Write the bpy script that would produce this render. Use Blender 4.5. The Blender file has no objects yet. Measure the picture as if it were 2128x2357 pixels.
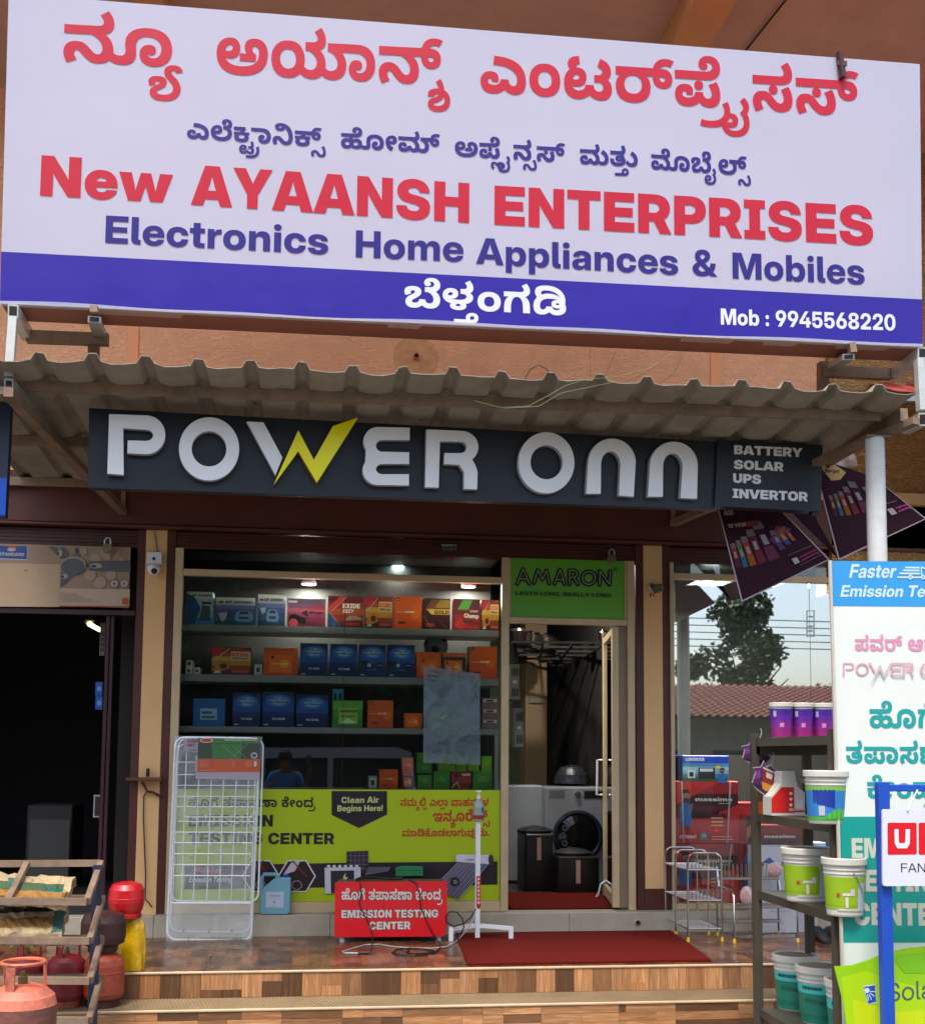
import bpy,math,random
from mathutils import Vector,Matrix
from mathutils.geometry import tessellate_polygon,delaunay_2d_cdt
random.seed(7)
SC=bpy.context.scene
COL=SC.collection
# ---------------------------------------------------------------- camera
CAM_D=8.6  # metres from the shop front (plane Y = 0) to the camera
FPX,CX,CY=2700.0,1064.0,1500.0  # focal length and principal point in photo pixels
CM=Matrix(((0.99207631,-0.12538179,0.00800069),(0.0192083,0.08843579,-0.99589666),(0.12415976,0.98815916,0.09014342)))
cam=bpy.data.cameras.new('camera')
camo=bpy.data.objects.new('camera',cam)
COL.objects.link(camo)
rx,dn,fw=CM[0],CM[1],CM[2]
camo.matrix_world=Matrix(((rx.x,-dn.x,-fw.x,0),(rx.y,-dn.y,-fw.y,-CAM_D),(rx.z,-dn.z,-fw.z,0),(0,0,0,1)))
cam.sensor_fit='HORIZONTAL'
cam.sensor_width=36.0
cam.lens=FPX*36.0/2128.0
cam.shift_y=(CY-1178.5)/2128.0
cam.clip_start=0.05
cam.clip_end=600
SC.camera=camo
# ---------------------------------------------------------------- light
SUN_EL,SUN_AZ=62.0,200.0  # azimuth: degrees clockwise from +Y
w=bpy.data.worlds.new('World')
SC.world=w
w.use_nodes=True
wn=w.node_tree
sky=wn.nodes.new('ShaderNodeTexSky')
sky.sky_type='NISHITA'
sky.sun_disc=False
sky.sun_elevation=math.radians(SUN_EL)
sky.sun_rotation=math.radians(SUN_AZ)
sky.air_density=1.0
sky.dust_density=3.0
sky.ozone_density=1.0
bg=wn.nodes['Background']
bg.inputs[1].default_value=0.15
wn.links.new(sky.outputs[0],bg.inputs[0])
sun=bpy.data.lights.new('sun','SUN')
sun.energy=1.5
sun.angle=math.radians(14)
sun.color=(1.0,0.95,0.87)
suno=bpy.data.objects.new('sun',sun)
COL.objects.link(suno)
az,el=math.radians(SUN_AZ),math.radians(SUN_EL)
sd=Vector((math.sin(az)*math.cos(el),math.cos(az)*math.cos(el),math.sin(el)))
suno.rotation_euler=sd.to_track_quat('Z','Y').to_euler()
SC.view_settings.view_transform='Standard'
SC.view_settings.look='None'
SC.view_settings.exposure=1.3
SC.view_settings.gamma=1
SC.view_settings.use_curve_mapping=False
# ---------------------------------------------------------------- measuring helpers
CMT=CM.transposed()
def ray(u,v):return CMT@Vector(((u-CX)/FPX,(v-CY)/FPX,1))
def P(u,v,Y=0.0):  # point of the plane Y seen at photo pixel (u, v)
 d=ray(u,v)
 return Vector((0,-CAM_D,0))+d*((Y+CAM_D)/d.y)
def PZ(u,v,Z):
 d=ray(u,v)
 return Vector((0,-CAM_D,0))+d*(Z/d.z)
def PX(u,v,X):
 d=ray(u,v)
 return Vector((0,-CAM_D,0))+d*(X/d.x)
class Plane:
 def __init__(s,a,b,c):  # three points; normal turned to the camera
  s.o=Vector(a);s.n=(Vector(b)-s.o).cross(Vector(c)-s.o).normalized()
  if s.n.dot(Vector((0,-CAM_D,0))-s.o)<0:s.n=-s.n
 def hit(s,u,v,off=0.0):
  d=ray(u,v);c=Vector((0,-CAM_D,0))
  return c+d*((s.o-c).dot(s.n)/d.dot(s.n))+s.n*off
def YP(Y):return Plane((0,Y,0),(1,Y,0),(0,Y,1))
# ---------------------------------------------------------------- colour, materials
def lin(c):return c/12.92 if c<=.04045 else((c+.055)/1.055)**2.4
def hexc(h):
 if not isinstance(h,str):return tuple(h)[:3]
 h=h.lstrip('#')
 return tuple(lin(int(h[i:i+2],16)/255)for i in(0,2,4))
MATS={}
def mat(name,col='#808080',rough=.6,metal=0.0,var=.12,vs=6.0,bump=0.0,bs=40.0,spec=.5,emit=None,dirt=0.0,coat=0.0,dcol='#4a3f33',gain=0,ds=2.3):
 """plain procedural material: base colour with soft noise variation, optional dirt and bump"""
 if name in MATS:return MATS[name]
 m=bpy.data.materials.new(name);MATS[name]=m
 m.use_nodes=True
 nt=m.node_tree;N=nt.nodes;L=nt.links
 b=N['Principled BSDF']
 b.inputs['Roughness'].default_value=rough
 b.inputs['Metallic'].default_value=metal
 b.inputs['Specular IOR Level'].default_value=spec
 b.inputs['Coat Weight'].default_value=coat
 tc=N.new('ShaderNodeTexCoord')
 if col=='ATTR':
  a=N.new('ShaderNodeAttribute');a.attribute_name='Col';src=a.outputs['Color']
 else:
  r=N.new('ShaderNodeRGB');r.outputs[0].default_value=(*hexc(col),1);src=r.outputs[0]
 if gain:
  gv=N.new('ShaderNodeVectorMath');gv.operation='SCALE';gv.inputs[3].default_value=gain;L.new(src,gv.inputs[0]);src=gv.outputs[0]
 if var:
  n=N.new('ShaderNodeTexNoise');n.inputs['Scale'].default_value=vs;n.inputs['Detail'].default_value=6
  n.inputs['Roughness'].default_value=.65
  L.new(tc.outputs['Object'],n.inputs['Vector'])
  mr=N.new('ShaderNodeMapRange');mr.inputs[1].default_value=.25;mr.inputs[2].default_value=.75
  mr.inputs[3].default_value=1-var;mr.inputs[4].default_value=1+var*.6
  L.new(n.outputs[0],mr.inputs[0])
  mx=N.new('ShaderNodeMix');mx.data_type='RGBA';mx.blend_type='MULTIPLY';mx.inputs[0].default_value=1
  L.new(src,mx.inputs[6]);L.new(mr.outputs[0],mx.inputs[7]);src=mx.outputs[2]
  rr=N.new('ShaderNodeMapRange');rr.inputs[3].default_value=max(.02,rough-.08);rr.inputs[4].default_value=min(1,rough+.12)
  L.new(n.outputs[0],rr.inputs[0]);L.new(rr.outputs[0],b.inputs['Roughness'])
 if dirt:
  n2=N.new('ShaderNodeTexNoise');n2.inputs['Scale'].default_value=ds;n2.inputs['Detail'].default_value=9;n2.inputs['Roughness'].default_value=.75
  L.new(tc.outputs['Object'],n2.inputs['Vector'])
  m2=N.new('ShaderNodeMapRange');m2.inputs[1].default_value=.46;m2.inputs[2].default_value=.66;m2.inputs[4].default_value=dirt
  L.new(n2.outputs[0],m2.inputs[0])
  x2=N.new('ShaderNodeMix');x2.data_type='RGBA';x2.inputs[7].default_value=(*hexc(dcol),1)
  L.new(m2.outputs[0],x2.inputs[0]);L.new(src,x2.inputs[6]);src=x2.outputs[2]
 L.new(src,b.inputs['Base Color'])
 if emit:
  b.inputs['Emission Color'].default_value=(*hexc(col if col!='ATTR' else '#ffffff'),1)
  b.inputs['Emission Strength'].default_value=emit
 if bump:
  n3=N.new('ShaderNodeTexNoise');n3.inputs['Scale'].default_value=bs;n3.inputs['Detail'].default_value=4
  L.new(tc.outputs['Object'],n3.inputs['Vector'])
  bp=N.new('ShaderNodeBump');bp.inputs['Strength'].default_value=min(1,bump);bp.inputs['Distance'].default_value=.01
  L.new(n3.outputs[0],bp.inputs['Height']);L.new(bp.outputs[0],b.inputs['Normal'])
 return m
def glass(name,refl=.04,tint='#e8f0ee',streak=0.0):
 if name in MATS:return MATS[name]
 m=bpy.data.materials.new(name);MATS[name]=m
 m.use_nodes=True
 nt=m.node_tree;N=nt.nodes;L=nt.links
 N.remove(N['Principled BSDF']);o=N['Material Output']
 t=N.new('ShaderNodeBsdfTransparent');t.inputs[0].default_value=(*hexc(tint),1)
 g=N.new('ShaderNodeBsdfGlossy');g.inputs['Roughness'].default_value=.012
 f=N.new('ShaderNodeFresnel');f.inputs[0].default_value=1.5
 a=N.new('ShaderNodeMath');a.operation='ADD';a.inputs[1].default_value=refl
 a.use_clamp=True
 L.new(f.outputs[0],a.inputs[0])
 mx=N.new('ShaderNodeMixShader')
 L.new(a.outputs[0],mx.inputs[0]);L.new(t.outputs[0],mx.inputs[1]);L.new(g.outputs[0],mx.inputs[2])
 out=mx.outputs[0]
 if streak:  # dust film on the pane
  tc=N.new('ShaderNodeTexCoord');n=N.new('ShaderNodeTexNoise');n.inputs['Scale'].default_value=3;n.inputs['Detail'].default_value=10
  L.new(tc.outputs['Object'],n.inputs['Vector'])
  mr=N.new('ShaderNodeMapRange');mr.inputs[1].default_value=.4;mr.inputs[2].default_value=.8;mr.inputs[3].default_value=streak*.3;mr.inputs[4].default_value=streak
  L.new(n.outputs[0],mr.inputs[0])
  d=N.new('ShaderNodeBsdfDiffuse');d.inputs[0].default_value=(.55,.55,.5,1)
  m3=N.new('ShaderNodeMixShader');L.new(mr.outputs[0],m3.inputs[0]);L.new(out,m3.inputs[1]);L.new(d.outputs[0],m3.inputs[2]);out=m3.outputs[0]
 L.new(out,o.inputs[0])
 return m
def sheet(name,col,alpha,rough=.4):  # thin translucent plastic
 if name in MATS:return MATS[name]
 m=bpy.data.materials.new(name);MATS[name]=m
 m.use_nodes=True
 b=m.node_tree.nodes['Principled BSDF']
 b.inputs['Base Color'].default_value=(*hexc(col),1);b.inputs['Roughness'].default_value=rough
 tc=m.node_tree.nodes.new('ShaderNodeTexCoord');n=m.node_tree.nodes.new('ShaderNodeTexNoise')
 n.inputs['Scale'].default_value=7;n.inputs['Detail'].default_value=5;n.inputs['Distortion'].default_value=1.5
 m.node_tree.links.new(tc.outputs['Object'],n.inputs['Vector'])
 mr=m.node_tree.nodes.new('ShaderNodeMapRange');mr.inputs[1].default_value=.3;mr.inputs[2].default_value=.7
 mr.inputs[3].default_value=alpha*.55;mr.inputs[4].default_value=min(1,alpha*1.4)
 m.node_tree.links.new(n.outputs[0],mr.inputs[0]);m.node_tree.links.new(mr.outputs[0],b.inputs['Alpha'])
 bp=m.node_tree.nodes.new('ShaderNodeBump');bp.inputs['Strength'].default_value=.6;bp.inputs['Distance'].default_value=.02
 m.node_tree.links.new(n.outputs[0],bp.inputs['Height']);m.node_tree.links.new(bp.outputs[0],b.inputs['Normal'])
 return m
PRINT=mat('print_ink','ATTR',.45,var=.05,vs=20)
VINYL=mat('printed_vinyl','ATTR',.33,var=.04,vs=2.5,bump=.05,bs=3)
CARTONP=mat('carton_print','ATTR',.4,var=.05,vs=20,gain=2.0)
PAINTED=mat('painted','ATTR',.5,var=.1,vs=9,dirt=.12)
# ---------------------------------------------------------------- objects
ORG={}
def tag(o,label=None,cat=None,group=None,kind=None):
 if label:o['label']=label
 if cat:o['category']=cat
 if group:o['group']=group
 if kind:o['kind']=kind
 return o
def thing(name,label,cat,loc=(0,0,0),group=None):
 o=bpy.data.objects.new(name,None);COL.objects.link(o)
 o.empty_display_size=.1
 o.location=loc;ORG[o.name]=Vector(loc)
 return tag(o,label,cat,group)
class MB:
 """collects faces of one mesh; coordinates are world coordinates"""
 def __init__(s):s.v=[];s.f=[];s.m=[];s.c=[];s.mats=[];s.sm=[]
 def mi(s,m):
  if m not in s.mats:s.mats.append(m)
  return s.mats.index(m)
 def add(s,vs,fs,m,c=(1,1,1),smooth=False):
  b=len(s.v);s.v+=[tuple(p)for p in vs];k=s.mi(m);c=hexc(c)
  for f in fs:s.f.append([b+i for i in f]);s.m.append(k);s.c.append(c);s.sm.append(smooth)
 def box(s,a,b,m,c=(1,1,1),ch=0.0,T=None):
  x0,x1=sorted((a[0],b[0]));y0,y1=sorted((a[1],b[1]));z0,z1=sorted((a[2],b[2]))
  if ch<=0:
   vs=[(x,y,z)for z in(z0,z1)for y in(y0,y1)for x in(x0,x1)]
   fs=[(0,2,3,1),(4,5,7,6),(0,1,5,4),(2,6,7,3),(0,4,6,2),(1,3,7,5)]
  else:
   ch=min(ch,(x1-x0)/3,(y1-y0)/3,(z1-z0)/3)
   vs=[];idx={}
   for ix,x in enumerate((x0,x1)):
    for iy,y in enumerate((y0,y1)):
     for iz,z in enumerate((z0,z1)):
      sx,sy,sz=1-2*ix,1-2*iy,1-2*iz
      for k,p in enumerate(((x,y+sy*ch,z+sz*ch),(x+sx*ch,y,z+sz*ch),(x+sx*ch,y+sy*ch,z))):
       idx[ix,iy,iz,k]=len(vs);vs.append(p)
   fs=[]
   for i in(0,1):
    fs.append([idx[i,0,0,0],idx[i,0,1,0],idx[i,1,1,0],idx[i,1,0,0]][::1 if i==0 else-1])
    fs.append([idx[0,i,0,1],idx[1,i,0,1],idx[1,i,1,1],idx[0,i,1,1]][::1 if i==0 else-1])
    fs.append([idx[0,0,i,2],idx[0,1,i,2],idx[1,1,i,2],idx[1,0,i,2]][::1 if i==0 else-1])
   for i in(0,1):
    for j in(0,1):
     fs.append([idx[i,j,0,0],idx[i,j,0,1],idx[i,j,1,1],idx[i,j,1,0]][::1 if i==j else-1])
     fs.append([idx[i,0,j,0],idx[i,0,j,2],idx[i,1,j,2],idx[i,1,j,0]][::-1 if i==j else 1])
     fs.append([idx[0,i,j,1],idx[0,i,j,2],idx[1,i,j,2],idx[1,i,j,1]][::1 if i==j else-1])
     for k in(0,1):
      fs.append([idx[i,j,k,0],idx[i,j,k,1],idx[i,j,k,2]][::-1 if(i+j+k)%2==0 else 1])
  if T is not None:vs=[T@Vector(p)for p in vs]
  s.add(vs,fs,m,c)
 def quad(s,pts,m,c=(1,1,1)):s.add(pts,[tuple(range(len(pts)))],m,c)
 def slab(s,pts,thick,m,c=(1,1,1)):  # planar polygon given thickness along thick vector
  n=len(pts);t=Vector(thick);a=[Vector(p)for p in pts];b=[p+t for p in a]
  fs=[tuple(range(n)),tuple(range(2*n-1,n-1,-1))]+[(i,n+i,n+(i+1)%n,(i+1)%n)for i in range(n)]
  s.add(a+b,fs,m,c)
 def bar(s,a,b,w,h,m,c=(1,1,1),up=(0,0,1)):  # rectangular bar from a to b
  a=Vector(a);b=Vector(b);d=(b-a).normalized();u=Vector(up);r=d.cross(u)
  if r.length<1e-4:r=d.cross(Vector((1,0,0)))
  r.normalize();u=r.cross(d).normalized();r*=w/2;u*=h/2
  vs=[a-r-u,a+r-u,a+r+u,a-r+u,b-r-u,b+r-u,b+r+u,b-r+u]
  s.add(vs,[(3,2,1,0),(4,5,6,7),(0,1,5,4),(1,2,6,5),(2,3,7,6),(3,0,4,7)],m,c)
 def hollow(s,a,b,w,h,m,c=(1,1,1),dark=None,up=(0,0,1)):  # square tube with an open, dark end at a
  s.bar(a,b,w,h,m,c,up)
  a=Vector(a);b=Vector(b);d=(b-a).normalized()
  if dark:s.bar(a-d*.0015,a+d*.002,w*.72,h*.72,dark,(0,0,0),up)
 def tube(s,pts,r,m,c=(1,1,1),n=8,caps=True):
  P_=[Vector(p)for p in pts];k=len(P_);vs=[];prev=None
  for i,p in enumerate(P_):
   t=(P_[min(i+1,k-1)]-P_[max(i-1,0)]).normalized()
   if prev is None:
    u=t.orthogonal().normalized()
   else:
    u=prev-t*prev.dot(t)
    u=u.normalized()if u.length>1e-5 else t.orthogonal().normalized()
   prev=u;v=t.cross(u)
   rr=r[i]if isinstance(r,(list,tuple))else r
   for j in range(n):
    a=2*math.pi*j/n
    vs.append(p+(u*math.cos(a)+v*math.sin(a))*rr)
  fs=[(i*n+j,i*n+(j+1)%n,(i+1)*n+(j+1)%n,(i+1)*n+j)for i in range(k-1)for j in range(n)]
  if caps:fs+=[tuple(range(n-1,-1,-1)),tuple((k-1)*n+j for j in range(n))]
  s.add(vs,fs,m,c,True)
 def lathe(s,prof,o,m,c=(1,1,1),n=28,ax='Z',cols=None,a0=0,a1=None,mats=None):
  o=Vector(o);vs=[];full=a1 is None
  a1=a0+2*math.pi if full else a1;nn=n if full else n+1
  for r,z in prof:
   for j in range(nn):
    a=a0+(a1-a0)*j/n
    p=(r*math.cos(a),r*math.sin(a),z)
    if ax=='Y':p=(p[0],-p[2],p[1])
    if ax=='X':p=(p[2],p[0],p[1])
    vs.append(o+Vector(p))
  for i in range(len(prof)-1):
   fs=[(i*nn+j,i*nn+(j+1)%nn,(i+1)*nn+(j+1)%nn,(i+1)*nn+j)for j in range(n)]
   used=vs[i*nn:(i+2)*nn]
   s.add(used,[tuple(q-i*nn for q in f)for f in fs],mats[i]if mats else m,cols[i]if cols else c,True)
 def prism(s,loops,fm,back,m,c=(1,1,1),mside=None,cside=None):
  """2D loops (first outer, rest holes) -> front face and sides; fm(x, y, off) maps to 3D, back = offset of the rear"""
  tri=tessellate_polygon([[Vector((x,y,0))for x,y in l]for l in loops])
  flat=[p for l in loops for p in l]
  s.add([fm(x,y,0)for x,y in flat],[tuple(t)for t in tri],m,c)
  for l in loops:
   n=len(l)
   s.add([fm(x,y,0)for x,y in l]+[fm(x,y,back)for x,y in l],[(i,(i+1)%n,n+(i+1)%n,n+i)for i in range(n)],mside or m,cside or c)
 def build(s,name,parent=None,label=None,cat=None,group=None,kind=None,smooth=None):
  me=bpy.data.meshes.new(name)
  off=ORG.get(parent.name,Vector())if parent else Vector()
  me.from_pydata([(x-off.x,y-off.y,z-off.z)for x,y,z in s.v],[],s.f)
  for m in s.mats:me.materials.append(m)
  me.polygons.foreach_set('material_index',s.m)
  me.polygons.foreach_set('use_smooth',[bool(q)for q in s.sm])
  ca=me.color_attributes.new('Col','FLOAT_COLOR','CORNER')
  buf=[]
  for f,c in zip(s.f,s.c):buf+=[c[0],c[1],c[2],1.0]*len(f)
  ca.data.foreach_set('color',buf)
  me.update()
  if any(s.sm):
   try:me.set_sharp_from_angle(angle=math.radians(42))
   except Exception:pass
  o=bpy.data.objects.new(name,me);COL.objects.link(o)
  if parent:o.parent=parent
  ORG[o.name]=off
  return tag(o,label,cat,group,kind)
def dup(root,loc,label=None,rz=0,scale=None):
 r=root.copy();COL.objects.link(r);r.location=loc;ORG[r.name]=Vector(loc)
 if rz:r.rotation_euler=(0,0,rz)
 if scale:r.scale=scale
 if label:r['label']=label
 for ch in list(root.children):
  c=ch.copy();COL.objects.link(c);c.parent=r
  for g in list(ch.children):
   d=g.copy();COL.objects.link(d);d.parent=c
 return r
 # ---------------------------------------------------------------- lettering (outlines drawn from plain numbers below)
FONTS={}
FONTS['K']={
42:[234,[316,-4,-31,0,-47,10,-39,18,-22,12,-7,6,-13,8,-9,3,-6,0,-11,0,-13,-8,0,-6,1,-8,15,-13,10,-9,-82,-16,-13,10,-19,27,0,11,1,15,25,24,51,13,38,0,35,0,53,-14,30,-18,15,-8,21,-11,23,-5,12,0,19,0,21,13,0,12,1,14,-23,24,-45,20,-30,7,-234,0,0,40,262,0,33,0,27,2,6,2,9,3,5,6,0,5,1,8,-15,14,-14,9,70,21,31,-18,21,-28,0,-14,1,-8,-9,-19,-16,-7,-15,-7,-37,-6,-26,-2,-14,1,34,5,29,-9,39,-23,21,-26,0,-16,1,-32,-67,-32]],
64:[251,[54,-4,-51,0,-73,22,-36,19,52,30,25,-15,43,-15,28,0,23,0,23,10,0,10,1,8,-1,12,-1,12,0,6,1,25,49,33,87,17,56,0,57,0,83,-15,53,-27,25,-35,0,-18,1,-25,-35,-35,-67,-19,-46,0,-41,0,-55,14,-29,24,0,17,1,12,21,20,37,11,24,0,33,0,29,-14,0,-10,1,-10,-19,-12,-20,0,-9,0,-21,5,-6,6,8,4,1,-1,-1,-5,0,-2,1,-7,23,-14,28,0,23,0,31,10,17,18,0,13,1,15,-25,25,-53,16,-40,0,-27,0,-45,-9,-23,-19,0,-15,1,-7,1,-12,3,-12,0,-9,1,-19,-31,-22,-53,-11]],
121:[85,[6,-125,-43,0,-49,11,-21,17,0,9,1,8,11,11,25,10,24,6,17,4,11,5,0,2,1,3,-7,2,-12,0,-9,0,-11,-3,0,-3,1,-2,5,-3,2,-2,-52,-9,-3,5,-5,10,0,6,1,11,41,14,40,0,31,0,33,-8,15,-12,0,-7,1,-7,-7,-10,-21,-10,-24,-6,-15,-4,-11,-5,0,-4,1,-3,13,-5,25,-3,20,0,35,0,37,9,15,14,0,6,1,10,-17,15,-23,13,-23,13,-15,16,0,9,1,11,23,15,39,6,20,0,33,0,45,-14,4,-16,-58,-5,-1,4,-5,4,-9,2,-4,0,-7,0,-9,-4,0,-3,1,-5,17,-10,27,-12,25,-16,19,-20,0,-13,1,-9,-13,-20,-31,-18,-55,-10]],
9:[292,[288,38,59,0,83,12,45,27,0,24,1,9,-9,15,-19,10,-16,0,-9,0,-17,-7,0,-8,1,-6,13,-9,21,-7,10,-2,0,-33,-174,0,0,35,78,0,-7,4,-11,9,-5,11,0,6,1,12,21,19,49,11,38,0,47,0,63,-18,35,-32,0,-20,1,-37,-67,-45,-123,-22,-88,0,-87,0,-119,25,-59,45,0,29,1,24,39,34,69,17,42,0,35,0,47,-13,25,-22,0,-14,1,-16,-25,-21,-49,-12,-36,0,-23,0,-37,7,-27,10,-10,5,16,33,5,-4,19,-10,27,-7,16,0,29,0,25,9,0,8,1,6,-15,8,-12,0,-23,0,-29,-21,0,-20,0,-4,1,-10,19,-19,43,-16,69,-9]],
157:[421,[202,-4,-51,0,-69,16,-41,27,-17,31,0,16,1,24,43,38,81,22,58,0,51,0,69,-15,43,-27,19,-31,0,-15,1,-26,-41,-38,-77,-22],[200,38,27,0,39,9,21,20,0,14,1,14,-17,22,-37,13,-30,0,-23,0,-37,-9,-21,-20,0,-16,1,-14,23,-21,39,-12],[454,-4,-47,0,-71,20,-32,17,38,38,23,-16,47,-18,32,0,31,0,37,18,0,16,1,14,-25,23,-43,17,-28,7,44,27,41,-10,69,-25,41,-32,0,-23,1,-16,-17,-27,-37,-19,-53,-11],[676,-4,-47,0,-73,21,-30,17,36,37,25,-16,47,-18,30,0,33,0,37,18,0,16,1,14,-25,23,-43,17,-28,7,40,26,43,-9,71,-25,41,-34,0,-22,1,-16,-17,-26,-35,-19,-55,-11],[382,127,0,40,52,0,33,0,27,2,6,2,9,3,5,6,0,5,1,8,-15,14,-16,9,72,21,29,-18,23,-28,0,-14,1,-8,-11,-19,-14,-7,-17,-8,-53,-8,-46,0],[622,127,0,40,116,0,0,-40]],
60:[155,[288,75,1,-25,-37,-35,-65,-19,-46,0,-41,0,-57,14,-29,24,0,17,1,12,21,20,37,11,26,0,31,0,31,-14,0,-10,1,-10,-21,-12,-20,0,-9,0,-21,5,-6,6,8,4,1,-1,1,-5,0,-2,1,-7,21,-14,28,0,23,0,33,10,17,18,0,13,1,13,-15,19,-16,6,-9,5,-27,6,-43,3,-36,0,-200,0,0,40,216,0,49,0,65,-5,47,-11,16,-8,27,-12,27,-34]],
187:[345,[316,-4,-31,0,-47,10,-39,18,-22,12,-7,6,-13,8,-9,3,-6,0,-11,0,-13,-8,0,-6,1,-8,15,-13,10,-9,-82,-16,-13,10,-19,27,0,11,1,15,25,24,51,13,38,0,35,0,53,-14,30,-18,15,-8,21,-11,23,-5,12,0,19,0,21,13,0,12,1,14,-23,24,-45,20,-30,7,-234,0,0,40,348,0,0,-40,-6,1,-2,5,29,-8,41,-22,21,-27,0,-16,1,-32,-67,-32],[580,72,-53,0,-59,32,0,30,0,5,1,25,37,34,65,17,40,0,33,0,45,-6,16,-4,-38,-29,-11,3,-23,3,-16,0,-15,0,-31,-8,-17,-18,0,-15,0,-14,1,-10,17,-14,20,0,11,0,15,6,0,5,1,4,-5,4,-4,2,-5,2,-15,1,-14,0,-196,0,0,40,188,0,35,0,49,-6,20,-8,15,-7,17,-17,0,-12,1,-22,-55,-23]],
127:[60,[24,-118,-29,0,-45,8,-25,15,0,11,1,14,41,14,38,6,17,2,19,7,7,9,0,7,1,10,-19,25,-16,11,50,15,21,-13,23,-31,0,-19,1,-11,-15,-18,-31,-13,-26,-4,-25,-4,-11,-3,0,-3,1,-3,15,-5,26,0,23,0,35,6,21,11,0,9,1,8,-13,15,-14,3,-1,0,-7,1,-2,0,-7,1,-17,1,-12,0,-9,0,-15,-2,-7,-3,0,-3,1,0,1,-2,0,0,-62,-5,-1,3,-1,7,0,3,1,10,29,12,45,6,26,0,15,0,25,-1,8,-1,5,-1,7,0,2,0,35,-5,49,-27,0,-21,1,-23,-69,-29]],
17:[261,[384,-4,-29,0,-45,8,-35,16,-16,11,38,-1,-19,-12,-41,-15,-51,-7,-36,0,-39,0,-57,14,-31,26,0,17,1,15,29,22,49,12,32,0,45,0,43,-17,0,-16,1,-5,-3,-10,-4,-3,-64,2,3,2,1,3,0,1,1,4,-9,5,-8,0,-11,0,-13,-7,0,-6,1,-9,33,-9,34,0,37,0,35,16,2,14,84,0,3,-16,29,-14,20,0,25,0,19,15,0,12,1,18,-35,27,-67,17,-93,8,-58,0,8,43,75,-1,115,-11,81,-21,51,-28,25,-34,0,-19,1,-23,-29,-30,-53,-14]],
6:[185,[182,-4,-47,0,-73,19,-41,35,0,25,1,24,39,35,75,21,56,0,55,0,75,-21,37,-36,0,-23,1,-24,-37,-35,-75,-20],[184,36,39,0,37,23,0,17,1,19,-37,22,-34,0,-25,0,-31,-11,-15,-18,0,-12,1,-18,39,-22]],
33:[277,[164,-4,-31,0,-53,10,-37,19,-19,28,0,18,1,23,35,34,67,19,44,0,29,0,45,-10,27,-20,0,-15,1,-13,-21,-20,-45,-13,-38,0,-23,0,-37,7,-16,5,6,29,13,-4,29,-5,20,0,23,0,19,8,0,6,1,6,-11,6,-14,0,-11,0,-21,-8,-13,-19,0,-15,0,-2,1,-9,9,-12,19,-8,25,-4,14,0,41,0,35,17,4,13,84,0,5,-12,29,-18,32,0,21,0,23,11,0,9,1,7,-11,11,-25,7,-18,2,56,23,35,-5,43,-17,19,-22,0,-11,1,-25,-61,-31,-62,0,-25,0,-49,7,-43,17,-20,14,42,-1,-19,-14,-43,-16,-53,-7],[124,126,-33,5,-29,22,0,10,1,10,23,17,55,11,46,1,8,-38,-19,-1,-15,-5,0,-4,1,-5,19,-7,14,-2],[344,81,0,35,32,0,19,0,23,3,6,3,7,2,5,6,0,3,1,7,-21,11,-30,5,28,39,61,-7,59,-33,0,-21,1,-15,-35,-27,-40,-7,-7,-1,-13,-2,-15,-1,-12,0]],
194:[321,[210,-4,-57,0,-83,18,-45,35,0,24,1,14,19,24,37,18,30,6,12,-8,-96,0,0,40,310,0,0,-40,-6,0,4,5,23,-6,33,-17,15,-22,0,-14,1,-24,-43,-34,-83,-19],[210,38,33,0,43,12,21,20,0,12,1,14,-21,20,-41,11,-30,0,-29,0,-43,-12,-19,-20,0,-13,1,-21,51,-23],[532,72,-53,0,-59,32,0,30,0,5,1,25,37,34,65,17,42,0,31,0,45,-6,16,-4,-38,-29,-11,3,-23,3,-16,0,-15,0,-31,-8,-17,-18,0,-15,0,-14,1,-10,19,-14,18,0,11,0,15,6,0,5,1,4,-5,4,-4,2,-5,2,-15,1,-14,0,-196,0,0,40,188,0,35,0,49,-6,20,-8,15,-7,17,-17,0,-12,1,-22,-55,-23]],
258:[263,[146,-4,-39,0,-57,14,-29,26,0,17,1,15,27,22,51,12,32,0,45,0,43,-17,0,-16,1,-5,-5,-10,-2,-3,-64,2,3,2,1,3,0,1,1,4,-9,5,-10,0,-9,0,-15,-7,0,-6,1,-9,33,-9,34,0,37,0,35,16,4,14,84,0,3,-16,29,-14,20,0,19,0,19,7,7,10,0,5,1,11,-15,23,-16,10,84,17,23,-15,21,-32,0,-18,1,-20,-31,-26,-53,-13,-32,0,-29,0,-47,8,-33,15,-16,12,38,-1,-19,-12,-43,-15,-51,-7],[274,78,-23,0,-23,12,0,10,1,10,27,13,22,0,23,0,27,-13,0,-10,1,-10,-25,-12],[18,127,0,40,314,0,35,0,33,4,8,4,9,3,7,9,0,5,1,8,-21,12,-20,0,-17,0,-25,-9,0,-9,1,-1,3,-4,0,-2,-24,17,5,3,15,2,6,0,15,0,23,-9,0,-7,1,-8,-23,-10,-22,0,-23,0,-27,15,0,12,1,10,25,19,49,12,38,0,41,0,55,-16,29,-26,0,-16,1,-15,-19,-20,-16,-8,-9,-4,-33,-7,-49,-4,-36,0]],
122:[41,[84,-18,1,-26,-51,-34,-93,-17,-64,0,-29,0,-57,3,-26,4,14,30,21,-3,47,-3,30,0,77,0,75,27,0,22,1,10,-13,17,-8,5,56,15,19,-13,13,-26]],
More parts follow.
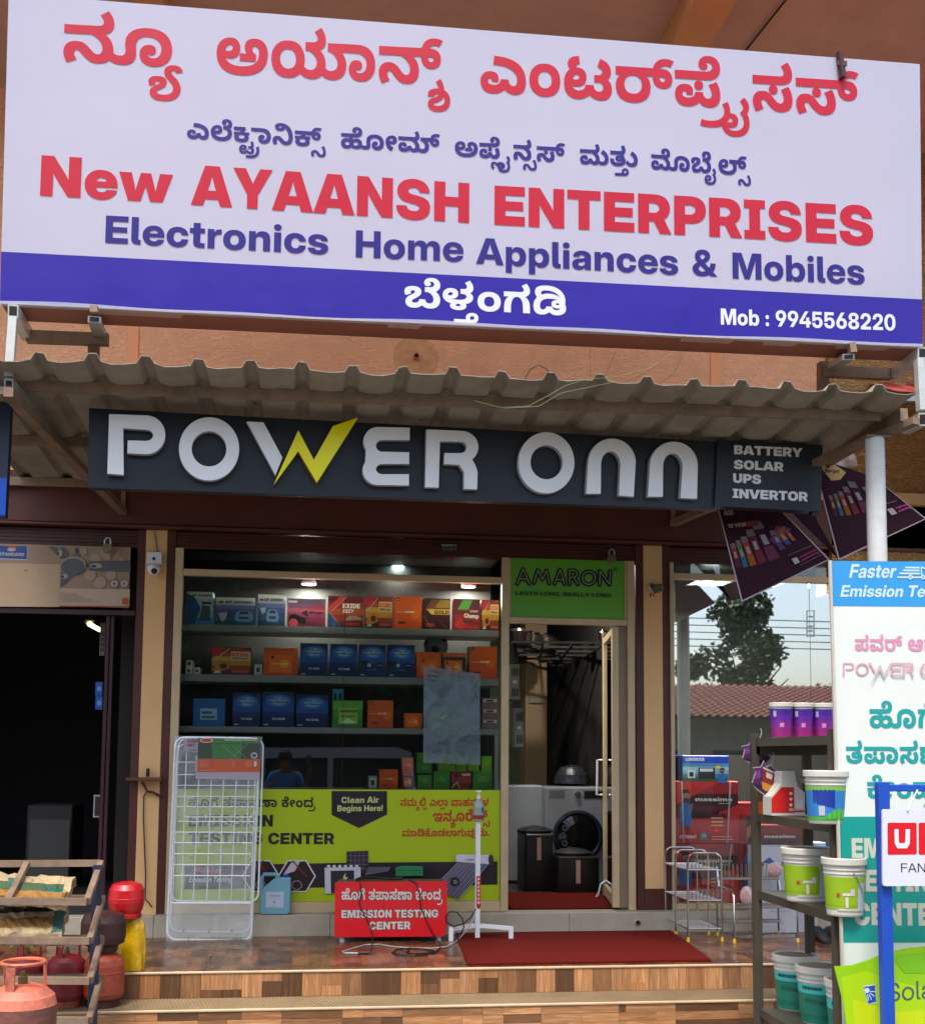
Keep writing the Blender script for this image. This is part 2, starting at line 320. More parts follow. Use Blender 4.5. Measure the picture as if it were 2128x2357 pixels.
75:[57,[-56,-127,-43,0,-61,16,-31,27,0,16,1,16,25,23,47,13,30,0,29,0,35,-10,17,-16,0,-8,1,-19,-43,-16,-40,0,-13,0,-33,5,-8,2,4,23,11,-3,23,-3,12,0,15,0,19,5,0,6,1,4,-9,6,-12,0,-9,0,-17,-5,-11,-12,0,-10,0,-3,1,-12,39,-17,44,0,25,0,47,8,31,18,0,15,1,14,-21,23,-18,9,17,7,19,12,0,8,1,7,-15,13,-18,7,44,22,31,-12,25,-21,0,-14,1,-11,-15,-16,-10,-4,-8,8,19,-9,21,-27,0,-17,1,-21,-35,-30,-73,-17]],
56:[233,[316,-4,-31,0,-47,10,-39,18,-22,12,-7,6,-13,8,-9,3,-6,0,-11,0,-13,-8,0,-6,1,-8,15,-13,10,-9,-82,-16,-13,10,-19,27,0,11,1,15,25,24,51,13,38,0,23,0,39,-7,37,-15,22,-13,11,-6,23,-10,21,-5,14,0,19,0,21,12,0,11,1,10,-15,23,-14,10,82,17,23,-15,21,-32,0,-16,1,-30,-65,-31],[240,79,-23,0,-23,13,0,10,1,10,27,13,22,0,23,0,27,-13,0,-10,1,-10,-25,-13],[18,127,0,40,264,0,31,0,27,2,6,2,9,3,5,6,0,5,1,8,-15,14,-14,9,70,21,31,-18,21,-28,0,-14,1,-8,-9,-19,-16,-7,-15,-8,-53,-8,-48,0]],
201:[345,[316,-4,-31,0,-47,10,-39,18,-22,12,-7,6,-13,8,-9,3,-6,0,-11,0,-13,-8,0,-6,1,-8,15,-13,10,-9,-82,-16,-13,10,-19,27,0,11,1,15,25,24,51,13,38,0,23,0,39,-7,37,-15,22,-13,11,-6,23,-10,21,-5,14,0,19,0,21,12,0,11,1,10,-15,23,-14,10,82,17,23,-15,21,-32,0,-16,1,-30,-65,-31],[240,79,-23,0,-23,13,0,10,1,10,27,13,22,0,23,0,27,-13,0,-10,1,-10,-25,-13],[18,127,0,40,344,0,0,-40],[580,72,-53,0,-59,32,0,30,0,5,1,25,37,34,65,17,40,0,33,0,45,-6,16,-4,-38,-29,-11,3,-23,3,-16,0,-15,0,-31,-8,-17,-18,0,-15,0,-14,1,-10,17,-14,20,0,11,0,15,6,0,5,1,4,-5,4,-4,2,-5,2,-15,1,-14,0,-196,0,0,40,188,0,35,0,49,-6,20,-8,15,-7,17,-17,0,-12,1,-22,-55,-23]],
265:[255,[260,-4,-77,0,-107,25,-55,45,0,28,1,24,41,34,67,18,44,0,35,0,49,-12,25,-22,0,-15,1,-15,-23,-22,-49,-12,-36,0,-25,0,-39,7,-29,10,-10,5,16,33,7,-5,19,-10,25,-6,18,0,27,0,25,9,0,7,1,7,-15,8,-12,0,-13,0,-25,-9,-13,-18,0,-16,1,-16,31,-25,69,-15,52,0,45,0,65,11,33,21,0,16,1,15,-39,25,-32,7,46,29,37,-9,55,-20,31,-28,0,-19,1,-25,-45,-40,-101,-25],[294,127,0,40,24,0,35,0,33,4,8,4,9,3,7,9,0,5,1,8,-19,12,-22,0,-17,0,-25,-9,0,-9,1,-1,3,-4,0,-2,-24,17,5,3,15,2,6,0,15,0,23,-9,0,-7,1,-8,-21,-10,-24,0,-23,0,-27,15,0,12,1,10,25,19,51,12,36,0,41,0,55,-16,29,-26,0,-16,1,-15,-19,-20,-16,-8,-9,-4,-33,-7,-49,-4,-34,0]],
134:[194,[192,-4,-53,0,-69,14,-33,21,0,13,1,8,11,12,19,11,14,5,-6,-4,-48,-1,0,33,126,0,13,2,13,7,0,4,1,4,-9,7,-8,3,52,3,36,-3,7,-4,9,-7,0,-4,1,-4,-3,-6,-4,-2,118,0,0,-33,-52,1,-4,5,17,-5,21,-11,11,-13,0,-8,1,-13,-31,-21,-71,-14],[194,36,39,0,31,13,0,9,1,7,-13,10,-29,5,-24,0,-21,0,-29,-6,-13,-10,0,-6,1,-10,33,-12],[20,127,0,40,262,0,0,-40]],
297:[85,[-148,-113,-29,0,-41,13,-19,22,0,14,1,17,27,23,45,11,28,0,31,0,39,-16,0,-14,1,-11,-35,-17,-38,0,-23,0,-33,7,-10,4,16,22,5,-4,23,-9,20,0,15,0,13,5,0,4,1,3,-7,3,-8,0,-15,0,-21,-13,0,-15,1,-5,7,-11,19,-6,16,0,27,0,21,12,2,5,56,0,5,-8,19,-9,18,0,17,0,19,8,0,8,1,7,-21,11,-20,1,28,22,23,-4,35,-12,19,-17,0,-11,1,-14,-21,-18,-39,-8,-26,0,-33,0,-39,13,-20,15,42,1,-15,-12,-31,-12,-35,-5],[-40,-53,0,27,24,0,13,0,17,1,4,2,5,2,3,6,0,4,1,7,-9,17,-10,9,60,9,13,-12,13,-22,0,-10,1,-14,-19,-18,-37,-8,-24,0],[-10,-158,-19,0,-37,1,-22,3,8,28,17,-1,37,-2,24,0,55,0,69,14,31,26,0,18,1,12,-7,17,-8,8,62,11,9,-9,11,-27,0,-15,1,-41,-105,-43]],
223:[244,[314,-4,-31,0,-47,10,-39,18,-22,12,-9,6,-11,8,-9,3,-8,0,-11,0,-11,-8,0,-6,1,-8,15,-13,10,-9,-82,-16,-15,10,-17,27,0,11,1,15,25,24,51,13,38,0,35,0,53,-14,28,-18,15,-8,25,-11,21,-5,14,0,15,0,27,6,19,19,0,18,1,25,-27,46,-51,35,-65,20,-38,0,-19,0,-15,-6,0,-5,1,-6,17,-6,12,0,21,0,23,12,2,10,78,-3,-7,-19,-35,-22,-51,-10,-32,0,-29,0,-49,10,-29,19,0,15,1,13,29,20,59,11,42,0,69,0,103,-24,71,-43,35,-55,0,-31,1,-35,-37,-39,-69,-16]],
168:[306,[192,-4,-53,0,-69,14,-33,21,0,13,1,8,11,12,19,11,14,5,-6,-4,-48,-1,0,33,126,0,13,2,13,7,0,4,1,4,-9,7,-8,3,52,3,36,-3,7,-4,9,-7,0,-4,1,-4,-3,-6,-4,-2,118,0,0,-33,-52,1,-4,5,17,-5,21,-11,11,-13,0,-8,1,-13,-31,-21,-71,-14],[194,36,39,0,31,13,0,9,1,7,-13,10,-29,5,-24,0,-21,0,-29,-6,-13,-10,0,-6,1,-10,33,-12],[20,127,0,40,262,0,0,-40],[502,72,-53,0,-61,32,0,30,0,5,1,25,37,34,65,17,42,0,33,0,45,-6,16,-4,-40,-29,-9,3,-23,3,-16,0,-17,0,-29,-8,-17,-18,0,-15,0,-14,1,-10,17,-14,18,0,11,0,15,6,0,5,1,4,-3,4,-6,2,-3,2,-17,1,-14,0,-196,0,0,40,190,0,33,0,51,-6,18,-8,15,-7,17,-17,0,-12,1,-22,-55,-23]],
129:[43,[10,-101,-25,0,-37,6,-31,15,-16,11,-13,9,-15,6,-8,0,-9,0,-9,-6,0,-5,1,-6,9,-12,10,-8,-58,-12,-9,8,-13,20,0,9,1,18,47,22,40,0,27,0,41,-12,24,-16,15,-7,19,-9,17,-4,8,0,13,0,17,5,11,13,0,11,1,15,-25,30,-18,11,56,13,15,-8,23,-23,15,-26,0,-13,1,-19,-21,-24,-43,-12]],
271:[262,[156,-4,-67,0,-69,31,0,27,1,26,71,32,64,0,25,0,35,-6,23,-9,8,-5,-16,-9,3,2,1,4,0,1,1,8,-7,14,-19,11,-33,6,-26,0,114,5,15,-2,23,-10,17,-14,0,-9,1,-4,-3,-8,-2,-4,-10,10,9,5,25,8,37,6,24,0,61,0,67,-32,0,-27,1,-25,-67,-32,-70,0,-29,0,-45,7,-33,12,-10,9,26,0,-9,-8,-31,-13,-45,-7],[164,34,29,0,27,11,0,9,1,10,-27,11,-24,0,-19,0,-21,-5,-11,-9,0,-7,1,-10,29,-10],[358,34,29,0,27,10,0,10,1,7,-11,9,-21,5,-16,0,-27,0,-27,-12,0,-9,1,-10,29,-10],[20,127,0,40,312,0,33,0,35,4,8,4,7,3,7,9,0,5,1,8,-19,12,-20,0,-17,0,-25,-9,0,-9,1,-1,1,-4,2,-2,-26,17,7,3,13,2,6,0,17,0,21,-9,0,-7,1,-8,-21,-10,-24,0,-23,0,-25,15,0,12,1,10,25,19,49,12,36,0,41,0,57,-16,29,-26,0,-16,1,-15,-19,-20,-18,-8,-9,-4,-31,-7,-49,-4,-36,0]],
74:[146,[278,121,1,-16,-25,-21,-49,-12,-36,0,-39,0,-51,14,-14,8,14,33,7,-5,19,-10,25,-6,18,0,27,0,25,9,0,8,1,6,-15,8,-12,0,-13,0,-25,-8,-13,-16,0,-12,0,-6,1,-16,27,-23,45,-15,24,-6,-48,-39,-41,11,-59,28,-33,37,0,23,1,24,37,33,69,18,44,0,37,0,51,-12,27,-23]],
192:[485,[146,-4,-39,0,-57,14,-29,26,0,17,1,15,27,22,51,12,32,0,45,0,43,-17,0,-16,1,-5,-5,-10,-2,-3,-64,2,3,2,1,3,0,1,1,4,-9,5,-10,0,-9,0,-15,-7,0,-6,1,-9,33,-9,34,0,37,0,35,16,4,14,84,0,3,-16,29,-14,20,0,25,0,19,15,0,11,1,9,-13,19,-25,17,-37,14,-22,5,108,7,29,-9,39,-23,21,-26,0,-16,1,-24,-31,-28,-53,-12,-30,0,-31,0,-45,8,-35,15,-16,12,38,-1,-19,-12,-43,-15,-51,-7],[18,127,0,40,322,0,33,0,27,2,6,2,9,3,5,6,0,5,1,8,-15,14,-14,9,70,21,31,-18,21,-28,0,-14,1,-8,-11,-19,-14,-7,-17,-8,-53,-8,-46,0],[582,-4,-47,0,-73,21,-30,17,38,37,23,-16,47,-18,30,0,33,0,37,18,0,16,1,14,-25,23,-45,17,-26,7,40,26,43,-9,69,-25,43,-34,0,-22,1,-16,-17,-26,-35,-19,-55,-11],[528,127,0,40,116,0,0,-40],[860,72,-53,0,-59,32,0,30,0,5,1,25,37,34,65,17,40,0,33,0,45,-6,16,-4,-38,-29,-11,3,-23,3,-16,0,-17,0,-29,-8,-17,-18,0,-15,0,-14,1,-10,17,-14,20,0,11,0,15,6,0,5,1,4,-5,4,-4,2,-5,2,-15,1,-14,0,-196,0,0,40,188,0,35,0,49,-6,20,-8,15,-7,17,-17,0,-12,1,-22,-55,-23]],
124:[17,[-150,-18,21,0,31,-6,27,-12,16,-9,-42,1,21,12,39,14,32,0,27,0,39,-11,19,-18,0,-11,1,-12,-15,-19,-25,-15,-12,-5,-40,20,15,7,21,13,0,9,1,6,-13,9,-14,0,-15,0,-17,-13,-2,-11,-56,0,-1,11,-19,13,-14,0,-13,0,-13,-9,0,-6,1,-9,21,-13,14,-6,-40,-21,-19,9,-33,24,0,19,1,10,19,18,39,11]],
47:[374,[146,-4,-39,0,-57,14,-29,26,0,17,1,15,27,22,51,12,32,0,45,0,43,-17,0,-16,1,-5,-5,-10,-2,-3,-64,2,3,2,1,3,0,1,1,4,-9,5,-10,0,-9,0,-15,-7,0,-6,1,-9,33,-9,34,0,37,0,35,16,4,14,84,0,3,-16,29,-14,20,0,25,0,19,15,0,11,1,9,-13,19,-25,17,-37,14,-22,5,108,7,29,-9,39,-23,21,-26,0,-16,1,-24,-31,-28,-53,-12,-30,0,-31,0,-45,8,-35,15,-16,12,38,-1,-19,-12,-43,-15,-51,-7],[18,127,0,40,322,0,33,0,27,2,6,2,9,3,5,6,0,5,1,8,-15,14,-14,9,70,21,31,-18,21,-28,0,-14,1,-8,-11,-19,-14,-7,-17,-8,-53,-8,-46,0],[582,-4,-49,0,-75,22,-36,20,52,29,21,-14,45,-16,30,0,33,0,37,18,0,16,1,15,-25,22,-45,17,-26,7,48,39,41,-10,67,-28,39,-39,0,-24,1,-22,-31,-33,-65,-19]],
38:[210,[216,-4,-55,0,-75,11,-43,19,-19,25,0,15,1,2,1,10,2,5,90,-5,1,-2,1,-3,0,-2,1,-6,7,-13,21,-11,43,-6,36,0,29,0,39,4,23,9,13,10,0,7,1,5,-7,8,-6,3,-1,2,-3,1,-2,1,-9,3,-21,3,-14,0,-15,0,-11,-5,0,-2,1,-4,15,-3,10,0,11,0,19,4,13,10,0,8,1,10,-15,13,-21,8,-16,3,78,14,27,-9,33,-22,0,-15,1,-2,1,-4,0,-1,-16,-9,-9,-10,-27,-16,-43,-10,-34,0,-47,0,-41,20,0,14,1,9,19,16,41,9,36,0,21,0,35,-3,20,-6,5,0,3,3,3,3,2,-1,41,-6,39,-29,0,-18,1,-16,-25,-24,-49,-16,-67,-8],[20,127,0,40,214,0,33,0,27,2,6,2,7,3,7,6,0,5,1,8,-15,14,-16,9,70,21,31,-18,23,-28,0,-14,1,-8,-11,-19,-14,-7,-17,-8,-53,-8,-48,0]],
111:[14,[60,-53,1,-12,-15,-15,-14,-6,-17,-7,-49,-5,-40,0,-210,0,0,31,188,0,-14,-4,-1,4,-3,10,0,6,1,9,21,18,41,12,32,0,45,0,45,-24],[-60,-56,1,-4,5,-8,2,-3,-12,4,22,0,23,0,25,6,0,9,1,6,-15,8,-14,0,-15,0,-15,-10]],
63:[110,[54,-4,-49,0,-73,22,-38,20,52,29,21,-14,45,-16,32,0,33,0,35,18,0,16,1,15,-25,22,-43,17,-28,7,48,39,43,-10,65,-28,39,-39,0,-24,1,-22,-31,-33,-63,-19]],
283:[515,[146,-4,-39,0,-57,14,-29,26,0,17,1,15,27,22,51,12,32,0,45,0,43,-17,0,-16,1,-5,-5,-10,-2,-3,-64,2,3,2,1,3,0,1,1,4,-9,5,-10,0,-9,0,-15,-7,0,-6,1,-9,33,-9,34,0,37,0,35,16,4,14,84,0,3,-16,29,-14,20,0,25,0,19,15,0,11,1,9,-13,19,-25,17,-37,14,-22,5,110,8,27,-10,39,-22,21,-27,0,-16,1,-24,-31,-28,-53,-12,-30,0,-31,0,-45,8,-35,15,-16,12,38,-1,-19,-12,-43,-15,-51,-7],[18,127,0,40,314,0,35,0,33,4,8,4,9,3,7,9,0,5,1,8,-21,12,-20,0,-17,0,-25,-9,0,-9,1,-1,3,-4,0,-2,-24,17,5,3,15,2,6,0,15,0,23,-9,0,-7,1,-8,-23,-10,-22,0,-23,0,-27,15,0,12,1,10,25,19,49,12,38,0,41,0,55,-16,29,-26,0,-16,1,-15,-19,-20,-16,-8,-9,-4,-33,-7,-49,-4,-36,0],[582,-4,-51,0,-73,22,-36,19,52,30,25,-15,43,-15,28,0,23,0,23,10,0,10,1,8,-1,12,-1,12,0,6,1,25,49,33,87,17,56,0,57,0,81,-15,55,-27,25,-35,0,-18,1,-25,-35,-35,-67,-19,-46,0,-41,0,-57,14,-27,24,0,17,1,12,19,20,39,11,24,0,31,0,31,-14,0,-10,1,-10,-19,-12,-20,0,-9,0,-21,5,-6,6,8,4,1,-1,-1,-5,0,-2,1,-7,23,-14,28,0,23,0,31,10,17,18,0,13,1,15,-25,25,-53,16,-40,0,-29,0,-43,-9,-23,-19,0,-15,1,-7,1,-12,3,-12,0,-9,1,-19,-31,-22,-53,-11]],
260:[273,[142,-4,-37,0,-49,13,-23,22,0,12,1,13,17,19,41,18,38,11,23,6,19,10,0,6,1,3,-5,4,-13,3,-10,0,-15,0,-15,-8,0,-5,1,-4,5,-7,4,-3,-78,-14,-7,6,-9,18,0,8,1,13,27,19,55,11,44,0,45,0,53,-13,23,-19,0,-11,1,-11,-17,-18,-39,-17,-34,-10,-25,-8,-15,-9,0,-5,1,-6,21,-6,18,0,33,0,35,16,2,14,84,0,3,-16,35,-14,24,0,29,0,31,17,0,16,1,15,-23,23,-43,17,-28,7,42,28,43,-10,69,-25,41,-35,0,-23,1,-20,-29,-32,-65,-19,-50,0,-29,0,-43,7,-37,16,-20,13,42,1,-23,-16,-45,-16,-49,-5],[306,127,0,40,46,0,33,0,33,4,10,4,7,3,7,9,0,5,1,8,-19,12,-22,0,-15,0,-25,-9,0,-9,1,-1,1,-4,2,-2,-26,17,7,3,13,2,6,0,17,0,21,-9,0,-7,1,-8,-21,-10,-24,0,-23,0,-25,15,0,12,1,10,25,19,49,12,36,0,41,0,57,-16,29,-26,0,-16,1,-15,-19,-20,-18,-8,-9,-4,-31,-7,-49,-4,-36,0]],
196:[371,[256,-4,-75,0,-105,25,-55,45,0,28,1,24,41,34,67,18,44,0,35,0,49,-12,25,-22,0,-15,1,-15,-23,-22,-49,-12,-36,0,-25,0,-39,7,-29,10,-10,5,16,33,7,-5,19,-10,25,-6,18,0,27,0,25,9,0,7,1,7,-15,8,-12,0,-13,0,-25,-9,-13,-18,0,-16,1,-16,31,-25,67,-15,52,0,47,0,65,11,33,21,0,16,1,20,-35,23,-30,7,62,24,33,-9,45,-22,23,-27,0,-16,1,-25,-45,-40,-103,-25],[294,127,0,40,130,0,0,-40],[632,72,-53,0,-59,32,0,30,0,5,1,25,37,34,65,17,40,0,33,0,45,-6,16,-4,-38,-29,-11,3,-23,3,-16,0,-17,0,-29,-8,-17,-18,0,-15,0,-14,1,-10,17,-14,20,0,11,0,15,6,0,5,1,4,-5,4,-4,2,-5,2,-17,1,-12,0,-198,0,0,40,190,0,35,0,49,-6,20,-8,15,-7,15,-17,0,-12,1,-22,-53,-23]],
52:[235,[236,-4,-31,0,-49,8,-31,15,0,11,1,7,15,12,14,6,20,-10,-49,3,-67,18,-35,30,0,17,1,17,31,25,57,15,38,0,29,0,45,-9,27,-19,0,-15,1,-12,-21,-20,-41,-10,-34,0,-27,0,-45,6,-12,4,4,24,13,-3,29,-5,18,0,25,0,21,8,0,7,1,5,-13,6,-12,0,-17,0,-23,-12,0,-11,1,-8,11,-13,31,-9,59,-5,48,0,61,0,61,14,0,13,1,8,-25,11,-20,2,-40,0,0,40,16,0,31,0,27,2,8,2,7,3,7,6,0,5,1,8,-15,14,-16,9,70,21,31,-18,23,-28,0,-15,1,-15,-31,-23,-28,-5,-4,7,19,-3,29,-11,17,-16,0,-10,1,-13,-21,-20,-39,-13,-51,-8,-28,-2,20,12,13,-5,15,-12,0,-9,1,-15,-59,-19],[240,27,15,0,19,4,0,6,1,4,-17,5,-16,1,-13,-1,-17,-5,0,-4,1,-5,17,-5]],
25:[213,[214,127,-21,0,-29,-10,-17,-18,-6,-12,-3,-6,-5,-18,-1,-23,0,-16,0,-24,-98,0,0,35,1,22,15,39,43,30,36,8,16,-7,-112,0,0,40,210,0,31,0,27,2,6,2,9,3,7,6,0,5,1,8,-17,14,-14,9,70,21,31,-18,21,-28,0,-15,1,-9,-13,-20,-35,-15,-34,-3,10,3,35,-12,33,-30,9,-35,0,-20,0,-35,-98,0,0,24,1,16,-1,25,-5,18,-4,7,-11,17,-33,20]],
216:[255,[138,-4,-35,0,-51,15,-27,32,0,23,1,24,37,37,63,26,83,14,46,0,47,0,65,-10,49,-16,18,-11,38,-33,-8,-25,-17,-8,-41,-12,-30,0,-21,0,-37,7,-23,15,0,11,1,17,47,16,36,0,17,0,31,-4,12,-4,33,-7,39,-29,0,-19,1,-20,-35,-26,-59,-13,-34,0,-43,0,-61,18,-24,17,42,2,-19,-14,-41,-16,-43,-7],[158,37,23,0,25,15,4,12,84,0,5,-14,29,-13,28,0,13,0,27,4,17,12,0,10,1,9,-7,14,-19,8,-14,0,-7,0,-11,-4,0,-4,1,-4,15,-4,10,0,9,0,17,4,9,8,0,6,1,6,-11,11,-29,9,-49,5,-38,0,-20,0,-31,0,-49,-9,-35,-15,-15,-23,0,-14,1,-15,23,-14],[204,231,59,0,91,-12,40,-16,27,-9,41,-28,23,-33,0,-18,1,-12,-5,-20,-6,-9,-84,57,26,7,-13,11,-31,18,-20,6,-27,9,-65,10,-44,0,-27,0,-33,-6,-13,-9,0,-6,1,-4,9,-9,6,-4,-62,-22,-13,7,-15,16,-7,16,0,7,1,19,43,24,73,10]],
242:[213,[214,127,-21,0,-29,-10,-17,-18,-6,-12,-3,-6,-5,-18,-1,-23,0,-16,0,-24,-98,0,0,35,1,22,15,39,43,30,36,8,16,-7,-112,0,0,40,202,0,35,0,31,4,10,4,7,3,7,9,0,5,1,8,-19,12,-22,0,-17,0,-23,-9,0,-9,1,-1,1,-4,0,-2,-24,17,5,3,15,2,6,0,15,0,23,-9,0,-7,1,-8,-21,-10,-24,0,-23,0,-27,15,0,12,1,10,25,19,51,12,36,0,41,0,55,-16,29,-26,0,-16,1,-15,-19,-21,-35,-14,-26,-4,6,2,35,-12,33,-30,11,-36,0,-20,0,-35,-98,0,0,24,1,16,-1,25,-5,18,-4,7,-11,17,-33,20]],
152:[263,[146,-4,-39,0,-57,14,-29,26,0,17,1,15,27,22,51,12,32,0,45,0,43,-17,0,-16,1,-5,-5,-10,-2,-3,-64,2,3,2,1,3,0,1,1,4,-9,5,-10,0,-9,0,-15,-7,0,-6,1,-9,33,-9,34,0,37,0,35,16,4,14,84,0,3,-16,29,-14,20,0,19,0,19,7,7,10,0,5,1,11,-15,23,-16,10,84,17,23,-15,21,-32,0,-18,1,-20,-31,-26,-53,-13,-32,0,-29,0,-47,8,-33,15,-16,12,38,-1,-19,-12,-43,-15,-51,-7],[274,78,-23,0,-23,12,0,10,1,10,27,13,22,0,23,0,27,-13,0,-10,1,-10,-25,-12],[18,127,0,40,404,0,0,-40]],
146:[297,[136,-4,-61,0,-55,23,0,16,1,9,21,16,41,11,32,3,4,-11,-31,2,-41,9,-17,15,0,9,1,12,35,16,55,8,32,0,37,0,55,-6,43,-14,18,-13,-46,-1,17,12,37,13,43,7,53,2,34,0,29,0,53,-8,43,-16,27,-27,0,-18,1,-18,-33,-32,-73,-19,-60,0,-61,0,-63,26,0,22,1,13,25,19,45,9,26,0,41,0,43,-16,0,-13,1,-4,-3,-9,-2,-3,-60,1,1,2,3,2,0,1,1,3,-9,4,-10,0,-5,0,-11,-4,0,-5,1,-5,23,-8,26,0,41,0,39,17,0,19,0,1,1,18,-43,22,-42,0,-29,0,-41,-13,-10,-10,-84,0,-5,10,-33,13,-30,0,-19,0,-19,-6,0,-6,1,-2,3,-4,4,-2,5,-2,15,-1,12,0,32,0,0,-32,-34,0,-13,0,-11,-1,-6,-2,-1,-1,-3,-3,0,-3,1,-4,13,-6,22,0,19,0,33,5,12,5,42,-31,-17,-4,-35,-8,-37,-4],[20,128,0,39,468,0,0,-39]],
240:[194,[192,-4,-53,0,-69,14,-33,21,0,13,1,8,11,12,19,11,14,5,-6,-4,-48,-1,0,33,126,0,13,2,13,7,0,4,1,4,-9,7,-8,3,52,3,36,-3,7,-4,9,-7,0,-4,1,-4,-3,-6,-4,-2,118,0,0,-33,-52,1,-4,5,17,-5,21,-11,11,-13,0,-8,1,-13,-31,-21,-71,-14],[194,36,39,0,31,13,0,9,1,7,-13,10,-29,5,-24,0,-21,0,-29,-6,-13,-10,0,-6,1,-10,33,-12],[20,127,0,40,176,0,33,0,33,4,10,4,7,3,7,9,0,5,1,8,-19,12,-22,0,-17,0,-23,-9,0,-9,1,-1,1,-4,0,-2,-24,17,5,3,15,2,6,0,15,0,23,-9,0,-7,1,-8,-21,-10,-24,0,-23,0,-27,15,0,12,1,10,25,19,51,12,36,0,41,0,55,-16,29,-26,0,-16,1,-15,-17,-20,-18,-8,-9,-4,-33,-7,-47,-4,-36,0]],
40:[249,[138,-4,-53,0,-61,35,0,32,1,17,19,27,41,21,30,7,12,-8,-100,0,0,40,290,0,31,0,27,2,8,2,7,3,7,6,0,5,1,8,-15,14,-16,9,70,21,31,-18,21,-28,0,-14,1,-8,-9,-19,-16,-7,-5,-3,-17,-6,-19,-3,-14,-2,10,4,25,-6,35,-21,17,-27,0,-15,1,-33,-63,-35,-54,0,-29,0,-45,8,-35,16,-16,11,42,2,-19,-14,-41,-16,-43,-7],[158,37,23,0,27,16,2,14,84,0,1,-16,31,-14,18,0,21,0,23,14,0,16,1,11,-13,22,-33,17,-47,10,-32,0,-10,0,-31,0,-47,-9,-31,-17,-15,-22,0,-13,1,-15,23,-14]],
120:[78,[84,-125,-61,0,-67,31,0,24,1,13,25,23,47,16,36,4,9,0,17,1,10,0,41,0,53,-17,0,-18,1,-17,-41,-18,-40,0,-23,0,-35,9,-17,15,0,10,1,10,5,14,5,13,0,6,1,8,-13,10,-18,3,38,25,27,-6,31,-18,0,-13,1,-9,-7,-16,-9,-16,0,-8,1,-7,19,-5,8,0,11,0,13,5,0,4,1,4,-13,6,-16,0,-9,0,-19,-2,-10,-1,-3,-1,-9,0,-2,-1,-11,-3,-13,-13,0,-8,1,-14,39,-15,36,0,29,0,49,8,20,10,44,-21,-27,-13,-67,-12]],
231:[262,[246,-4,-71,0,-101,26,-53,44,0,28,1,24,41,34,69,18,42,0,35,0,49,-12,25,-22,0,-15,1,-15,-23,-22,-49,-12,-36,0,-25,0,-39,7,-29,10,-10,5,16,33,7,-5,19,-10,27,-6,16,0,27,0,25,9,0,7,1,8,-15,7,-12,0,-13,0,-25,-9,-13,-19,0,-15,1,-16,31,-25,63,-15,50,0,49,0,71,18,37,37,0,27,1,17,-9,31,-21,24,-31,14,-22,0,-13,0,-15,-6,0,-5,1,-6,19,-6,14,0,19,0,23,12,2,10,68,-2,-5,-19,-33,-23,-49,-10,-30,0,-21,0,-37,6,-29,10,-15,17,0,10,1,21,61,24,52,0,49,0,71,-19,47,-34,23,-42,0,-22,1,-30,-33,-46,-63,-33,-93,-17]],
159:[255,[256,-4,-75,0,-105,25,-55,45,0,28,1,24,41,34,67,18,44,0,35,0,49,-12,25,-22,0,-15,1,-15,-23,-22,-49,-12,-36,0,-25,0,-39,7,-29,10,-10,5,16,33,7,-5,19,-10,25,-6,18,0,27,0,25,9,0,7,1,7,-15,8,-12,0,-13,0,-25,-9,-13,-18,0,-16,1,-16,31,-25,67,-15,52,0,47,0,65,11,33,21,0,16,1,20,-35,23,-30,7,62,24,33,-9,45,-22,23,-27,0,-16,1,-25,-45,-40,-103,-25],[294,127,0,40,130,0,0,-40]],
161:[264,[146,-4,-39,0,-57,14,-29,26,0,17,1,15,27,22,51,12,32,0,45,0,43,-17,0,-16,1,-5,-5,-10,-2,-3,-64,2,3,2,1,3,0,1,1,4,-9,5,-10,0,-9,0,-15,-7,0,-6,1,-9,33,-9,34,0,37,0,35,16,4,14,84,0,3,-16,29,-14,20,0,25,0,19,15,0,11,1,9,-13,19,-25,17,-37,14,-22,5,110,7,27,-10,39,-22,21,-26,0,-16,1,-24,-31,-28,-53,-12,-30,0,-31,0,-45,8,-35,15,-16,12,38,-1,-19,-12,-43,-15,-51,-7],[18,127,0,40,412,0,0,-40]],
57:[262,[156,-4,-67,0,-69,31,0,27,1,26,71,32,64,0,25,0,35,-6,23,-9,8,-5,-16,-9,3,2,1,4,0,1,1,8,-7,14,-19,11,-33,6,-26,0,114,5,15,-2,23,-10,17,-14,0,-9,1,-4,-3,-8,-2,-4,-10,10,9,5,25,8,37,6,24,0,61,0,67,-32,0,-27,1,-25,-67,-32,-70,0,-29,0,-45,7,-33,12,-10,9,26,0,-9,-8,-31,-13,-45,-7],[164,34,29,0,27,11,0,9,1,10,-27,11,-24,0,-19,0,-21,-5,-11,-9,0,-7,1,-10,29,-10],[358,34,29,0,27,10,0,10,1,7,-11,9,-21,5,-16,0,-27,0,-27,-12,0,-9,1,-10,29,-10],[20,127,0,40,320,0,33,0,27,2,6,2,7,3,7,6,0,5,1,8,-15,14,-16,9,72,21,31,-18,21,-28,0,-14,1,-8,-11,-19,-14,-7,-17,-8,-53,-8,-48,0]],
